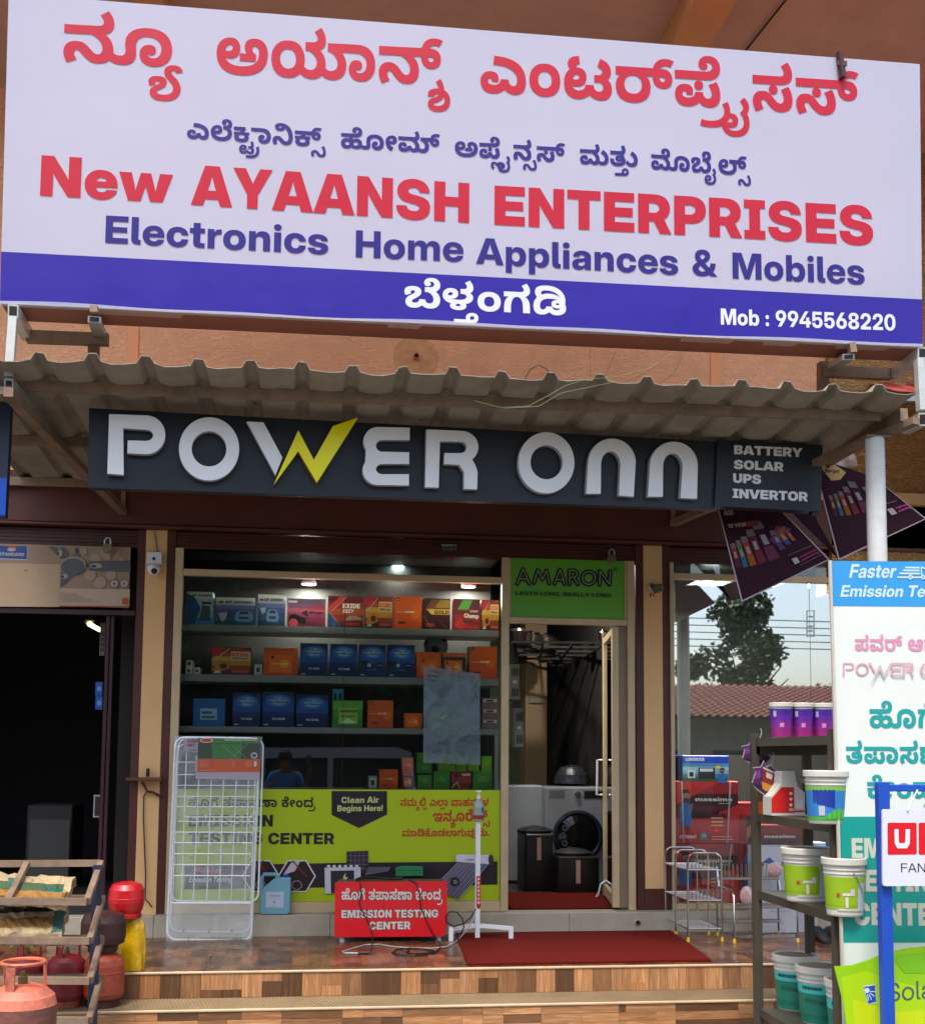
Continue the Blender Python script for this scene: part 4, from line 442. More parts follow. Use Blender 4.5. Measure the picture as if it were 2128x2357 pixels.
'y':[171,[38,-61,0,38,42,0,11,0,15,3,9,7,2,6,6,7,-118,155,104,0,46,-72,9,-15,19,-29,8,-14,-28,0,7,14,17,30,10,14,48,72,102,0,-134,-177,-9,-14,-27,-17,-37,-8,-26,0,-15,0,-33,0]],
'0':[193,[194,-4,-57,0,-77,28,-41,50,0,35,1,35,43,50,79,28,58,0,57,0,81,-28,41,-50,0,-35,1,-35,-39,-50,-79,-28],[194,37,27,0,35,18,19,32,0,22,1,22,-17,33,-33,17,-26,0,-27,0,-33,-17,-17,-33,0,-22,1,-22,19,-32,35,-18]],
'2':[193,[34,0,0,37,162,68,17,7,29,13,19,16,0,9,1,10,-15,13,-27,8,-20,0,-19,0,-31,-9,-15,-18,0,-12,-96,0,1,24,41,36,75,20,50,0,49,0,73,-17,41,-31,0,-21,1,-16,-23,-25,-41,-23,-30,-13,-84,-35,0,0,182,0,0,-41]],
'3':[193,[192,-4,-55,0,-75,22,-39,35,0,20,98,0,1,-11,19,-17,35,-9,20,0,23,0,31,9,19,15,0,10,1,10,-17,14,-35,8,-22,0,-62,0,0,29,96,46,0,0,-174,0,0,41,294,0,0,-39,-136,-63,0,11,55,2,71,-14,35,-28,0,-19,1,-21,-41,-32,-75,-19]],
'4':[193,[10,45,0,40,186,133,102,0,-184,-134,0,0,262,0,0,-39],[226,0,0,57,0,18,0,61,96,0,0,-136]],
'5':[193,[192,-3,-47,0,-73,17,-41,33,-2,21,96,0,1,-9,21,-15,33,-8,20,0,21,0,31,9,19,17,0,11,1,11,-15,17,-31,9,-20,0,-25,0,-35,-11,-6,-10,-94,0,12,129,290,0,0,-41,-198,0,-8,-44,2,0,15,7,45,8,26,0,29,0,55,-11,41,-20,25,-27,0,-16,1,-22,-41,-35,-73,-20]],
'6':[193,[196,-3,-49,0,-75,19,-43,34,0,22,1,18,31,34,28,20,102,74,110,0,-136,-97,-22,0,7,4,19,10,33,7,22,0,45,0,65,-17,37,-32,0,-21,1,-22,-41,-34,-73,-19],[194,36,21,0,31,10,19,16,0,10,1,10,-17,16,-29,10,-20,0,-19,0,-31,-10,-17,-16,0,-10,1,-10,19,-16,33,-10]],
'8':[193,[194,-4,-51,0,-77,16,-41,28,0,19,1,15,27,23,51,14,32,2,0,0,-43,4,-49,25,0,20,1,18,41,27,71,15,48,0,47,0,73,-15,41,-27,0,-18,1,-20,-51,-25,-44,-4,0,0,35,-2,49,-14,29,-23,0,-15,1,-19,-43,-28,-77,-16],[194,33,21,0,31,7,19,14,0,9,1,9,-17,13,-29,8,-20,0,-19,0,-31,-8,-15,-13,0,-9,1,-9,17,-14,33,-7],[194,131,19,0,27,6,15,12,0,9,1,8,-13,12,-25,6,-18,0,-17,0,-27,-6,-13,-12,0,-8,1,-9,15,-12,29,-6]],
'9':[193,[190,221,51,0,77,-19,45,-34,0,-22,1,-18,-29,-34,-26,-20,-102,-74,-110,0,134,98,24,0,-5,-5,-19,-10,-29,-7,-24,0,-43,0,-63,17,-35,32,0,21,1,22,43,34,75,19],[194,182,-19,0,-31,-9,-17,-17,0,-10,1,-10,19,-16,33,-9,20,0,21,0,31,9,19,16,0,10,1,10,-17,17,-29,9]],
'&':[198,[164,-3,-45,0,-65,16,-35,28,0,17,1,12,19,19,35,17,26,8,92,30,11,3,13,8,7,7,0,3,1,7,-19,9,-18,0,-9,0,-17,-4,-9,-8,0,-6,1,-6,13,-13,27,-16,18,-10,208,-118,-102,0,-174,95,-17,11,-33,21,-19,23,0,14,1,16,31,26,57,15,36,0,37,0,53,-14,29,-24,0,-15,1,-9,-13,-19,-25,-15,-18,-7,-90,-32,-13,-6,-17,-11,0,-8,1,-7,15,-11,27,-7,18,0,23,0,47,11,37,20,21,27,0,15,82,0,1,-18,-13,-32,-31,-27,-26,-10,-26,-7,-23,-9,-61,-9]],
':':[81,[80,-3,-21,0,-31,16,0,12,1,11,33,16,22,0,25,0,33,-16,0,-11,1,-12,-31,-16],[80,95,-21,0,-31,16,0,11,1,12,33,16,22,0,25,0,33,-16,0,-12,1,-11,-31,-16]],
'.':[81,[80,-3,-21,0,-31,16,0,12,1,11,33,16,22,0,25,0,33,-16,0,-11,1,-12,-31,-16]],
',':[81,[18,-47,20,84,94,0,-44,-84]],
'-':[193,[294,104,0,-39,-202,0,0,39]],
'!':[77,[34,66,-10,152,106,0,-10,-152],[76,-3,-21,0,-31,16,0,12,1,11,33,16,22,0,25,0,33,-16,0,-11,1,-12,-31,-16]],
}
FONTS['R']={
'F':[166,[44,0,0,218,272,0,0,-22,-222,0,0,-73,204,0,0,-22,-204,0,0,-101]],
'A':[195,[6,0,162,218,56,0,160,-218,-54,0,-94,134,-7,13,-21,33,-18,26,14,0,-15,-26,-21,-33,-10,-13,-96,-134],[88,62,0,22,214,0,0,-22]],
'N':[213,[44,0,0,218,58,0,184,-143,7,-5,19,-15,21,-17,10,-9,-6,-5,1,8,-1,20,1,19,0,5,0,142,50,0,0,-218,-58,0,-166,129,-5,5,-21,18,-27,24,-18,14,6,6,3,-16,3,-26,1,-19,0,-6,0,-129]],
'S':[183,[186,-3,-49,0,-71,17,-39,33,0,22,50,0,1,-15,27,-23,51,-12,36,0,33,0,49,10,27,18,0,12,1,9,-15,14,-37,10,-32,4,-50,6,-65,8,-57,28,0,22,1,18,39,28,67,16,46,0,45,0,67,-17,39,-30,0,-21,-48,0,-3,21,-53,24,-44,0,-27,0,-45,-10,-23,-17,0,-11,1,-9,19,-13,39,-10,32,-4,50,-6,31,-4,49,-11,31,-14,15,-19,0,-11,1,-19,-37,-29,-71,-15]],
'P':[182,[44,0,0,218,156,0,45,0,67,-16,37,-29,0,-21,1,-20,-35,-30,-67,-16,-44,0,-130,0,0,23,130,0,31,0,45,10,25,20,0,13,1,14,-23,19,-43,11,-30,0,-104,0,0,-196]],
'o':[164,[164,-3,-41,0,-65,20,-35,37,0,23,1,24,37,36,67,21,42,0,43,0,67,-21,37,-36,0,-24,1,-23,-35,-37,-65,-20],[164,18,31,0,43,15,25,26,0,18,1,18,-23,27,-41,15,-30,0,-29,0,-41,-15,-23,-27,0,-18,1,-18,25,-26,43,-15]],
'l':[68,[114,0,-41,0,-33,16,0,18,0,184,46,0,0,-181,1,-10,15,-7,18,0,3,0,9,0,2,0,0,-20,-3,0,-5,0]],
'a':[155,[130,-2,-29,0,-47,10,-27,21,0,15,1,13,21,17,35,9,45,6,24,1,31,2,35,2,17,5,0,6,0,2,1,8,-17,14,-29,8,-24,0,-19,0,-33,-8,-19,-13,-2,-8,-48,0,3,15,33,22,55,13,36,0,29,0,45,-8,31,-13,17,-19,0,-11,0,-107,-46,0,0,23,-2,0,-5,-6,-21,-12,-37,-7],[138,19,31,0,41,11,19,18,0,11,0,20,-3,-2,-15,-2,-21,-2,-25,-2,-14,-1,-19,-2,-31,-6,-19,-10,0,-9,1,-8,17,-10,31,-6]],
'r':[95,[38,0,0,155,44,0,0,-25,2,0,9,12,39,15,30,0,7,0,11,-1,4,0,0,-24,-3,1,-15,1,-10,0,-17,0,-29,-8,-17,-17,0,-13,0,-96]],
'm':[251,[38,0,0,155,46,0,0,-32,-6,0,9,11,31,16,39,8,22,0,37,0,51,-21,6,-14,-10,0,9,9,29,16,43,10,26,0,29,0,49,-13,27,-25,0,-19,0,-101,-46,0,0,101,1,19,-41,16,-26,0,-23,0,-33,-10,-17,-16,0,-11,0,-99,-46,0,0,104,1,14,-37,18,-30,0,-19,0,-33,-10,-21,-18,0,-13,0,-95]],
'i':[61,[38,0,0,155,46,0,0,-155],[60,186,-11,0,-19,9,0,7,1,7,21,9,12,0,15,0,21,-9,0,-7,1,-7,-19,-9]],
'w':[225,[104,0,-96,155,50,0,42,-71,9,-16,17,-31,8,-16,-6,0,9,16,17,31,10,16,42,71,46,0,42,-71,9,-16,17,-31,10,-16,-8,0,9,16,17,31,10,16,42,71,48,0,-94,-155,-50,0,-44,74,-5,10,-9,21,-11,21,-6,10,14,0,-5,-10,-11,-21,-9,-21,-6,-10,-44,-74]],
'p':[169,[38,-61,0,216,46,0,0,-24,0,0,11,8,31,12,39,7,22,0,41,0,61,-21,35,-36,0,-24,1,-23,-33,-37,-59,-20,-40,0,-21,0,-35,6,-29,12,-10,10,-2,0,0,-86],[176,18,29,0,43,14,25,26,0,19,1,20,-23,26,-41,13,-28,0,-29,0,-41,-14,-23,-27,0,-18,1,-17,25,-27,43,-15]],
'e':[160,[164,-3,-45,0,-61,20,-35,37,0,23,1,24,37,36,65,21,40,0,33,0,53,-12,39,-21,19,-30,0,-18,0,-6,-254,0,0,20,228,0,-20,-7,1,16,-23,24,-39,13,-30,0,-27,0,-41,-13,-21,-24,0,-16,0,-10,1,-17,23,-25,45,-14,30,0,23,0,35,7,25,13,4,8,48,0,-5,-14,-37,-23,-53,-12]],
}
GL={}
def area(l):return sum(l[i][0]*l[(i+1)%len(l)][1]-l[(i+1)%len(l)][0]*l[i][1]for i in range(len(l)))/2
def inside(p,l):
 r=False;x,y=p
 for i in range(len(l)):
  (x0,y0),(x1,y1)=l[i],l[(i+1)%len(l)]
  if(y0>y)!=(y1>y)and x<x0+(y-y0)*(x1-x0)/(y1-y0):r=not r
 return r
def glyph(f,ch):
 """-> advance, [(verts2d, tris, loops)] in em units"""
 k=(f,ch)
 if k in GL:return GL[k]
 parts=FONTS[f][ch];adv=parts[0]/300  # advance, then contours of x step (twice, +1 = off the curve), y step
 loops=[]
 for c in parts[1:]:
  pts=[];x=y=0
  for i in range(0,len(c),2):x+=c[i]>>1;y+=c[i+1];pts.append((x/300,y/300,c[i]%2==0))
  E=[];n=len(pts)
  for i in range(n):
   E.append(pts[i]);q=pts[(i+1)%n]
   if not pts[i][2]and not q[2]:E.append(((pts[i][0]+q[0])/2,(pts[i][1]+q[1])/2,True))
  s0=[i for i in range(len(E))if E[i][2]][0];E=E[s0:]+E[:s0];o=[];i=0
  while i<len(E):
   a=E[i];b=E[(i+1)%len(E)];o.append((a[0],a[1]))
   if not b[2]:
    c2=E[(i+2)%len(E)]
    for tt in(.25,.5,.75):o.append(tuple((1-tt)**2*a[j]+2*tt*(1-tt)*b[j]+tt*tt*c2[j]for j in(0,1)))
    i+=2
   else:i+=1
  if len(o)>2:loops.append(o)
 vs=[Vector(p)for l in loops for p in l];ed=[];b=0
 for l in loops:ed+=[(b+i,b+(i+1)%len(l))for i in range(len(l))];b+=len(l)
 res=[]
 if vs:
  ov,oe,of=delaunay_2d_cdt(vs,ed,[],0,1e-6)[:3]
  keep=[]
  for f in of:
   cx=sum(ov[i].x for i in f)/len(f);cy=sum(ov[i].y for i in f)/len(f);wn_=0
   for l in loops:
    for i in range(len(l)):
     (xa,ya),(xb,yb)=l[i],l[(i+1)%len(l)]
     if(ya>cy)!=(yb>cy)and cx<xa+(cy-ya)*(xb-xa)/(yb-ya):wn_+=1 if yb>ya else-1
   if wn_:keep.append(tuple(f))
  res=[([(p.x,p.y)for p in ov],keep,loops)]
 GL[k]=(adv,res)
 return GL[k]
def run(f,s):
 """lay out a line: list of (glyph, x, dy, scale); width. For 'K' s is a list of glyph numbers, 's' space, '+n' shift, 'y-n' drop"""
 out=[];x=0;dy=0
 toks=s.split()if f=='K' else s
 for t in toks:
  if f=='K':
   if t=='s':x+=.3;continue
   if t[0]=='+':x+=float(t[1:])/1000;continue
   if t[0]=='-':x-=float(t[1:])/1000;continue
   if t[0]=='y':dy=float(t[1:])/1000;continue
   if t=='.':out.append((('X','.'),x,0));x+=.3;continue
   g=('K',int(t))
  else:
   if t==' ':x+=.27;continue
   g=(f,t)
  out.append((g,x,dy));x+=glyph(*g)[0]
 xs=[gx+px for g,gx,_ in out for vs,_t,_l in glyph(*g)[1]for px,_ in vs]
 return out,min(xs),max(xs)
CAP={'K':.57,'X':.727,'B':.727,'R':.727}
VPZ=(1303.7,-28343.0)
class Print:
 """flat print in photo pixels on a plane, or in unit coordinates on a face (O, ex, ez)"""
 def __init__(s,mb,plane=None,O=None,ex=None,ez=None,m=None,off=.0008,step=.00035):
  s.mb=mb;s.pl=plane;s.m=m or PRINT;s.off=off;s.step=step
  if plane is None:
   s.O=Vector(O);s.ex=Vector(ex);s.ez=Vector(ez);s.n=s.ex.cross(s.ez).normalized()
   if s.n.dot(Vector((0,-CAM_D,0))-s.O)<0:s.n=-s.n
   s.W,s.H=s.ex.length,s.ez.length
 def at(s,u,v,off=0):
  if s.pl:return s.pl.hit(u,v,off)
  return s.O+s.ex*u+s.ez*v+s.n*off
 def poly(s,pts,c,m=None):
  tri=tessellate_polygon([[Vector((x,y,0))for x,y in pts]])
  s.mb.add([s.at(x,y,s.off)for x,y in pts],s.orient(pts,tri),m or s.m,c);s.off+=s.step
 def orient(s,pts,tri):return[tuple(t)for t in tri]
 def rect(s,x0,y0,x1,y1,c):s.poly([(x0,y0),(x1,y0),(x1,y1),(x0,y1)],c)
 def ell(s,cx,cy,a,b,c,n=24):s.poly([(cx+a*math.cos(2*math.pi*i/n),cy+b*math.sin(2*math.pi*i/n))for i in range(n)],c)
 def line(s,pts,w,c):  # stroke of width w with round ends
  asp=1 if s.pl else s.W/s.H
  for i in range(len(pts)-1):
   (x0,y0),(x1,y1)=pts[i],pts[i+1]
   dx,dy=x1-x0,(y1-y0)/asp;l=math.hypot(dx,dy)or 1;nx,ny=-dy/l*w/2,dx/l*w/2*asp
   s.off-=0
   s.mb.add([s.at(x,y,s.off)for x,y in((x0+nx,y0+ny),(x1+nx,y1+ny),(x1-nx,y1-ny),(x0-nx,y0-ny))],[(0,1,2,3)],s.m,c)
   s.off+=s.step*.12
   for x,y in((x0,y0),(x1,y1)):
    s.mb.add([s.at(x+w/2*math.cos(k*.785),y+w/2*math.sin(k*.785)*asp,s.off)for k in range(8)],[tuple(range(8))],s.m,c)
   s.off+=s.step*.12
  s.off+=s.step
 def text(s,t,f,L,R,h,c,hR=None,slant=0,grow=0,outline=None):
  """baseline from L to R; h letter height (same unit as L, R)"""
  lay,x0,x1=run(f,t);W=x1-x0;hR=hR or h
  def fm(x,y):
   k=(x-x0)/W;hh=(h+(hR-h)*k)/CAP[f]
   bx=L[0]+(R[0]-L[0])*k;by=L[1]+(R[1]-L[1])*k
   if s.pl:
    dv=y*hh
    return bx+dv*(VPZ[0]-bx)/28343.0+slant*dv,by-dv
   return bx+slant*y*hh,by+y*hh
  if outline:
   for g,gx,gy in lay:
    for vs,tr,ll in glyph(*g)[1]:
     for l in ll[:1]:
      q=[fm(gx+x,gy+y)for x,y in l];s.fat(q,outline[0],outline[1])
   s.off+=s.step
  j=0
  for g,gx,gy in lay:
   for vs,tr,ll in glyph(*g)[1]:
    s.mb.add([s.at(*fm(gx+x,gy+y),s.off+(j%5)*s.step*.15)for x,y in vs],tr,s.m,c);j+=1
  s.off+=s.step
 def fat(s,q,w,c):
  n=len(q)
  for i in range(n):
   (x0,y0),(x1,y1)=q[i],q[(i+1)%n]
   asp=1 if s.pl else s.W/s.H
   dx,dy=x1-x0,(y1-y0)/asp;l=math.hypot(dx,dy)
   if l<1e-9:continue
   nx,ny=-dy/l*w,dx/l*w*asp;ex,ey=dx/l*w*.6,dy/l*w*.6*asp
   s.mb.add([s.at(x,y,s.off+(i%7)*s.step*.1)for x,y in((x0+nx-ex,y0+ny-ey),(x1+nx+ex,y1+ny+ey),(x1-nx+ex,y1-ny+ey),(x0-nx-ex,y0-ny-ey))],[(0,1,2,3)],s.m,c)
def arc(cx,cy,a,b,t0,t1,n=10):return[(cx+a*math.cos(math.radians(t0+(t1-t0)*i/n)),cy+b*math.sin(math.radians(t0+(t1-t0)*i/n)))for i in range(n+1)]
# ================================================================ materials used all over
def plaster(name,col,scale=26,strength=.9,dist=.02,var=.12,dirt=.1):
 m=mat(name,col,.85,var=var,vs=1.7,dirt=dirt,dcol='#6a5a48',spec=.2)
 nt=m.node_tree;N=nt.nodes;L=nt.links
 tc=N.new('ShaderNodeTexCoord');a=N.new('ShaderNodeTexNoise');a.inputs['Scale'].default_value=scale;a.inputs['Detail'].default_value=3
 a.inputs['Distortion'].default_value=1.2
 mp=N.new('ShaderNodeMapping');mp.inputs['Scale'].default_value=(1,1,2.0)
 L.new(tc.outputs['Object'],mp.inputs[0]);L.new(mp.outputs[0],a.inputs['Vector'])
 r=N.new('ShaderNodeMapRange');r.inputs[1].default_value=.38;r.inputs[2].default_value=.62;r.interpolation_type='SMOOTHSTEP'
 L.new(a.outputs[0],r.inputs[0])
 b=N.new('ShaderNodeBump');b.inputs['Strength'].default_value=strength;b.inputs['Distance'].default_value=dist
 L.new(r.outputs[0],b.inputs['Height']);L.new(b.outputs[0],N['Principled BSDF'].inputs['Normal'])
 return m
ORANGE=plaster('orange_plaster','#ffbe92',24,.6,.014)
YELLOWP=plaster('ochre_plaster','#c39a62',dirt=.25)
SMOOTH_OR=mat('smooth_orange','#f8a876',.7,var=.06)
BROWN=mat('brown_paint','#4a2015',.42,var=.18,vs=3,dirt=.25,dcol='#2c1712')
BROWN2=mat('brown_paint_beam','#4f1f12',.5,var=.2,vs=2.2,dirt=.2,dcol='#6b3d28')
CREAMP=mat('cream_pillar_paint','#cfa671',.75,var=.08,vs=3,dirt=.12,dcol='#8a6a48')
CREAMF=mat('cream_aluminium','#b5a07c',.38,var=.08,vs=8,dirt=.15,dcol='#6a5a44')
WHITEP=mat('white_powder_coat','#cfd2d4',.35,var=.06)
BLACK=mat('black','#050505',.6,var=0)
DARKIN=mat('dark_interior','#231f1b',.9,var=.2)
TANIN=mat('tan_interior_wall','#8a7458',.8,var=.08)
SOFFIT=mat('soffit_paint','#c6a18c',.7,var=.12,vs=1.2,dirt=.15)
PLINTH=mat('stone_plinth','#a39c8a',.35,var=.14,vs=7,dirt=.3,dcol='#6b5a45')
STEEL=mat('stainless','#b4afa8',.16,metal=1,var=.05)
CHROME=mat('chrome','#d8d8d8',.08,metal=1,var=0)
GALV=mat('galvanised','#a8aca8',.4,metal=.6,var=.25,vs=7,dirt=.35,dcol='#5a4030')
RUST=mat('rusty_angle_iron','#8f7864',.6,metal=.3,var=.3,vs=12,dirt=.4,dcol='#3b2316')
SHEETM=mat('cement_roof_sheet','#989082',.75,var=.22,vs=4,dirt=.5,dcol='#6a6052',bump=.2,bs=60)
SLOT=mat('dark_metal_rack','#4d473c',.5,metal=.3,var=.2,vs=9,dirt=.3)
BLUEM=mat('blue_paint','#1546a8',.35,var=.1,vs=12)
CABLE=mat('black_cable','#0c0c0c',.45,var=0)
CABLEW=mat('white_cable','#9a9a90',.5,var=.1)
REDP=mat('red_enamel','#b0131b',.3,var=.15,vs=10,dirt=.12,dcol='#5a1410',coat=.3)
# ================================================================ ground, steps, porch
FZ=-1.26
S1=PZ(360,2238,FZ).y  # edge of the porch
Z2=FZ-.15
S2=PZ(360,2326,Z2).y  # edge of the middle step
Z3=Z2-.15
S3=S2-.34
GZ=-1.72
def woodgrain(name,dark,mid,light,rough=.35,uselong='X',perobj=True):
 m=bpy.data.materials.new(name);m.use_nodes=True
 nt=m.node_tree;N=nt.nodes;L=nt.links;b=N['Principled BSDF']
 tc=N.new('ShaderNodeTexCoord');oi=N.new('ShaderNodeObjectInfo')
 ad=N.new('ShaderNodeVectorMath');ad.operation='MULTIPLY_ADD';ad.inputs[1].default_value=(37,17,53)
 L.new(oi.outputs['Random'],ad.inputs[0]);L.new(tc.outputs['Object'],ad.inputs[2])
 mp=N.new('ShaderNodeMapping');mp.inputs['Scale'].default_value=(3,42,42)if uselong=='X' else(42,42,2.5)
 L.new(ad.outputs[0],mp.inputs[0])
 n=N.new('ShaderNodeTexNoise');n.inputs['Scale'].default_value=1.6;n.inputs['Detail'].default_value=7;n.inputs['Distortion'].default_value=1.4
 L.new(mp.outputs[0],n.inputs['Vector'])
 cr=N.new('ShaderNodeValToRGB');e=cr.color_ramp.elements
 e[0].position=.22;e[0].color=(*hexc(dark),1);e[1].position=.78;e[1].color=(*hexc(light),1)
 k=e.new(.5);k.color=(*hexc(mid),1)
 L.new(n.outputs[0],cr.inputs[0])
 mr=N.new('ShaderNodeValToRGB');mr.color_ramp.interpolation='CONSTANT';q=mr.color_ramp.elements
 for k,(p_,c_)in enumerate(((0,(.36,.33,.31)),(.14,(1.25,1.22,1.15)),(.34,(.85,.8,.76)),(.5,(1.55,1.5,1.4)),(.64,(.55,.5,.47)),(.78,(1.1,.98,.86)),(.9,(1.4,1.3,1.15)))):
  z_=q[k]if k<2 else q.new(p_)
  z_.position=p_;z_.color=(*c_,1)
 L.new(oi.outputs['Random'],mr.inputs[0])
 mx=N.new('ShaderNodeMix');mx.data_type='RGBA';mx.blend_type='MULTIPLY';mx.inputs[0].default_value=1
 L.new(cr.outputs[0],mx.inputs[6]);L.new(mr.outputs[0],mx.inputs[7]);L.new(mx.outputs[2],b.inputs['Base Color'])
 b.inputs['Roughness'].default_value=rough
 return m
WOODT=woodgrain('wood_print_upright','#6b4a34','#8a6444','#a8825e',uselong='Z')
WOODX=woodgrain('wood_print_long','#6b4a34','#8a6444','#a8825e',uselong='X')
def floor_mat():
 """glazed tile printed with short wooden blocks"""
 m=bpy.data.materials.new('porch_tile_print');m.use_nodes=True
 nt=m.node_tree;N=nt.nodes;L=nt.links;b=N['Principled BSDF']
 g=N.new('ShaderNodeNewGeometry')
 br=N.new('ShaderNodeTexBrick');br.inputs['Scale'].default_value=1;br.inputs['Brick Width'].default_value=.16;br.inputs['Row Height'].default_value=.107
 br.inputs['Mortar Size'].default_value=.0008;br.inputs['Color1'].default_value=(*hexc('#41291b'),1);br.inputs['Color2'].default_value=(*hexc('#7d5236'),1)
 br.inputs['Mortar'].default_value=(*hexc('#3a2418'),1);br.offset=.37;br.inputs['Bias'].default_value=-.15
 mp=N.new('ShaderNodeMapping');mp.inputs['Rotation'].default_value=(0,0,math.pi/2)
 L.new(g.outputs['Position'],mp.inputs[0]);L.new(mp.outputs[0],br.inputs['Vector'])
 m2=N.new('ShaderNodeMapping');m2.inputs['Scale'].default_value=(38,5,5)
 L.new(g.outputs['Position'],m2.inputs[0])
 n=N.new('ShaderNodeTexNoise');n.inputs['Scale'].default_value=1;n.inputs['Detail'].default_value=7;n.inputs['Distortion'].default_value=1
 L.new(m2.outputs[0],n.inputs['Vector'])
 mr=N.new('ShaderNodeMapRange');mr.inputs[1].default_value=.3;mr.inputs[2].default_value=.7;mr.inputs[3].default_value=.55;mr.inputs[4].default_value=1.3
 L.new(n.outputs[0],mr.inputs[0])
 mx=N.new('ShaderNodeMix');mx.data_type='RGBA';mx.blend_type='MULTIPLY';mx.inputs[0].default_value=1
 L.new(br.outputs['Color'],mx.inputs[6]);L.new(mr.outputs[0],mx.inputs[7]);L.new(mx.outputs[2],b.inputs['Base Color'])
 n2=N.new('ShaderNodeTexNoise');n2.inputs['Scale'].default_value=4;n2.inputs['Detail'].default_value=6
 L.new(g.outputs['Position'],n2.inputs['Vector'])
 r2=N.new('ShaderNodeMapRange');r2.inputs[3].default_value=.12;r2.inputs[4].default_value=.42
 L.new(n2.outputs[0],r2.inputs[0]);L.new(r2.outputs[0],b.inputs['Roughness'])
 return m
FLOORT=floor_mat()
g=MB();ASPH=mat('street_asphalt','#6f6a62',.9,var=.2,vs=.8,bump=.4,bs=90,dirt=.3)
g.box((-60,-60,GZ-.5),(60,-1.2,GZ),ASPH)
g.build('street_ground',kind='structure')
DIRTM=mat('bare_earth','#7a6248',.95,var=.2,vs=.5)
g=MB();g.box((-60,6.0,GZ-.5),(60,60,GZ-.01),DIRTM);g.build('yard_ground',kind='structure')
XL,XR=-3.2,4.6
g=MB();CEM=mat('cement_step','#8d8474',.8,var=.15,dirt=.3)
g.box((XL,S1+.02,GZ),(XR,.3,FZ-.012),CEM);g.box((XL,S2+.02,GZ),(XR,S1+.02,Z2-.012),CEM)
g.box((-1.6,S3,GZ-.01),(XR,S2+.012,Z3),CEM)
porch=g.build('porch',kind='structure')
# large glazed floor tiles
tw=.605
nx=int((XR-XL)/tw)+1
x0=P(710,2200,-1).x-4*tw
for i in range(nx+1):
 for j in range(3):
  a=x0+i*tw;y1=-.125-j*tw;yb=max(S1+.004,y1-tw)
  if y1-.05<yb:continue
  g=MB();g.box((a+.0015,yb+.0015,FZ-.012),(a+tw-.0015,y1-.0015,FZ),FLOORT);g.build('tile',porch)
  # wooden-look pieces on the risers
def riser(y,zt,zb,u0,long_):
 x=XL if not long_ else-1.55
 r=random.Random(5 if long_ else 3)
 while x<XR:
  if not long_:
   wd=.117
   if r.random()<.3:
    k=zt-(zt-zb)*r.choice([.55,.68,.35])
    cuts=[(zt,k),(k,zb)]
   else:cuts=[(zt,zb)]
   for a,b in cuts:
    g=MB();g.box((x+.0006,y-.008-r.random()*.0015,b+.0006),(x+wd-.0006,y+.006,a-.0006),WOODT);g.build('tile',porch)
   x+=wd
  else:
   wd=r.choice([.34,.46,.6]);h=zt
   for rr in(.33,.36,.31):
    b=h-(zt-zb)*rr;s=r.choice([0,.12,.22,.3])
    g=MB();g.box((x+s*0+.0006,y-.008-r.random()*.0015,b+.0006),(x+wd-s-.0006,y+.006,h-.0006),WOODX);g.build('tile',porch)
    if s:
     g=MB();g.box((x+wd-s+.0006,y-.008-r.random()*.0015,b+.0006),(x+wd-.0006,y+.006,h-.0006),WOODX);g.build('tile',porch)
    h=b
   x+=wd
riser(S1,FZ-.014,Z2,0,False)
riser(S2,Z2-.014,Z3,0,True)
NOSE=mat('step_nosing','#c2a684',.4,var=.12,vs=12,dirt=.2)
g=MB();g.box((XL,S1-.016,FZ-.013),(XR,S1+.0035,FZ+.0015),NOSE,ch=.004);g.build('step_nosing',porch)
g=MB();g.box((-1.6,S2-.016,Z2-.013),(XR,S2+.004,Z2+.0015),NOSE,ch=.004);g.build('step_nosing',porch)
g=MB();TREAD=mat('ribbed_tread','#8f7a5c',.55,var=.12,vs=10,dirt=.3)
g.box((-1.6,S2+.0045,Z2-.012),(XR,S1+.004,Z2-.004),TREAD)
x=-1.6
while x<XR:  # anti-slip ribs
 g.slab([(x,S2+.006,Z2-.003),(x+.008,S2+.006,Z2-.003),(x-.062,S1-.009,Z2-.003),(x-.07,S1-.009,Z2-.003)],(0,0,.003),TREAD);x+=.021
g.build('ribbed_tread',porch)
# ================================================================ shop building
bld=thing('shop_building','orange plastered shop building with brown beam, cream pillars and glass shop front','building',(1.0,0,GZ))
zb=P(338,1219,0).z  # underside of the big brown beam
def px_x(u,v,Y=0):return P(u,v,Y).x
LP=[px_x(316,1300),px_x(335,1300),px_x(384,1300),px_x(404,1300)]  # left pillar: brown | cream | brown
RP=[px_x(1461.5,1300),px_x(1479,1300),px_x(1522,1300),px_x(1540,1300)]
# upper wall
g=MB();g.box((-9,.0,2.0),(3.95,.25,5.2),ORANGE);g.build('upper_wall',bld,label='orange rough plastered upper wall')
for u in(307,1643):g=MB();xx=px_x(u,760);g.box((xx-.035,-.012,2.0),(xx+.04,.004,4.9),SMOOTH_OR);g.build('wall_band',bld)
g=MB();c=P(957,823,-.0);g.lathe([(.17,0),(.165,.006),(.0,.0065)],c,mat('cement_patch','#d9a070',.8,var=.25,vs=14),ax='Y',n=18)
g.build('cement_patch',bld)
g=MB();g.lathe([(.024,0),(.024,.05),(.018,.05),(.018,.01),(0,.01)],c,SMOOTH_OR,ax='Y',cols=[(.8,.4,.2)]*4,mats=[mat('pipe_stub','#c98555',.5)]*3+[BLACK],n=16);g.build('drain_pipe',bld)
g=MB();g.box((3.95,-.05,1.3),(9,.25,5.2),YELLOWP);g.build('side_wall',bld,label='ochre rough plastered wall at the right')
g=MB();zc=P(2060,1150,-.1).z;g.box((3.9,-.13,zc-.04),(9,-.05,zc+.05),CREAMP,ch=.005);g.build('ledge',bld)
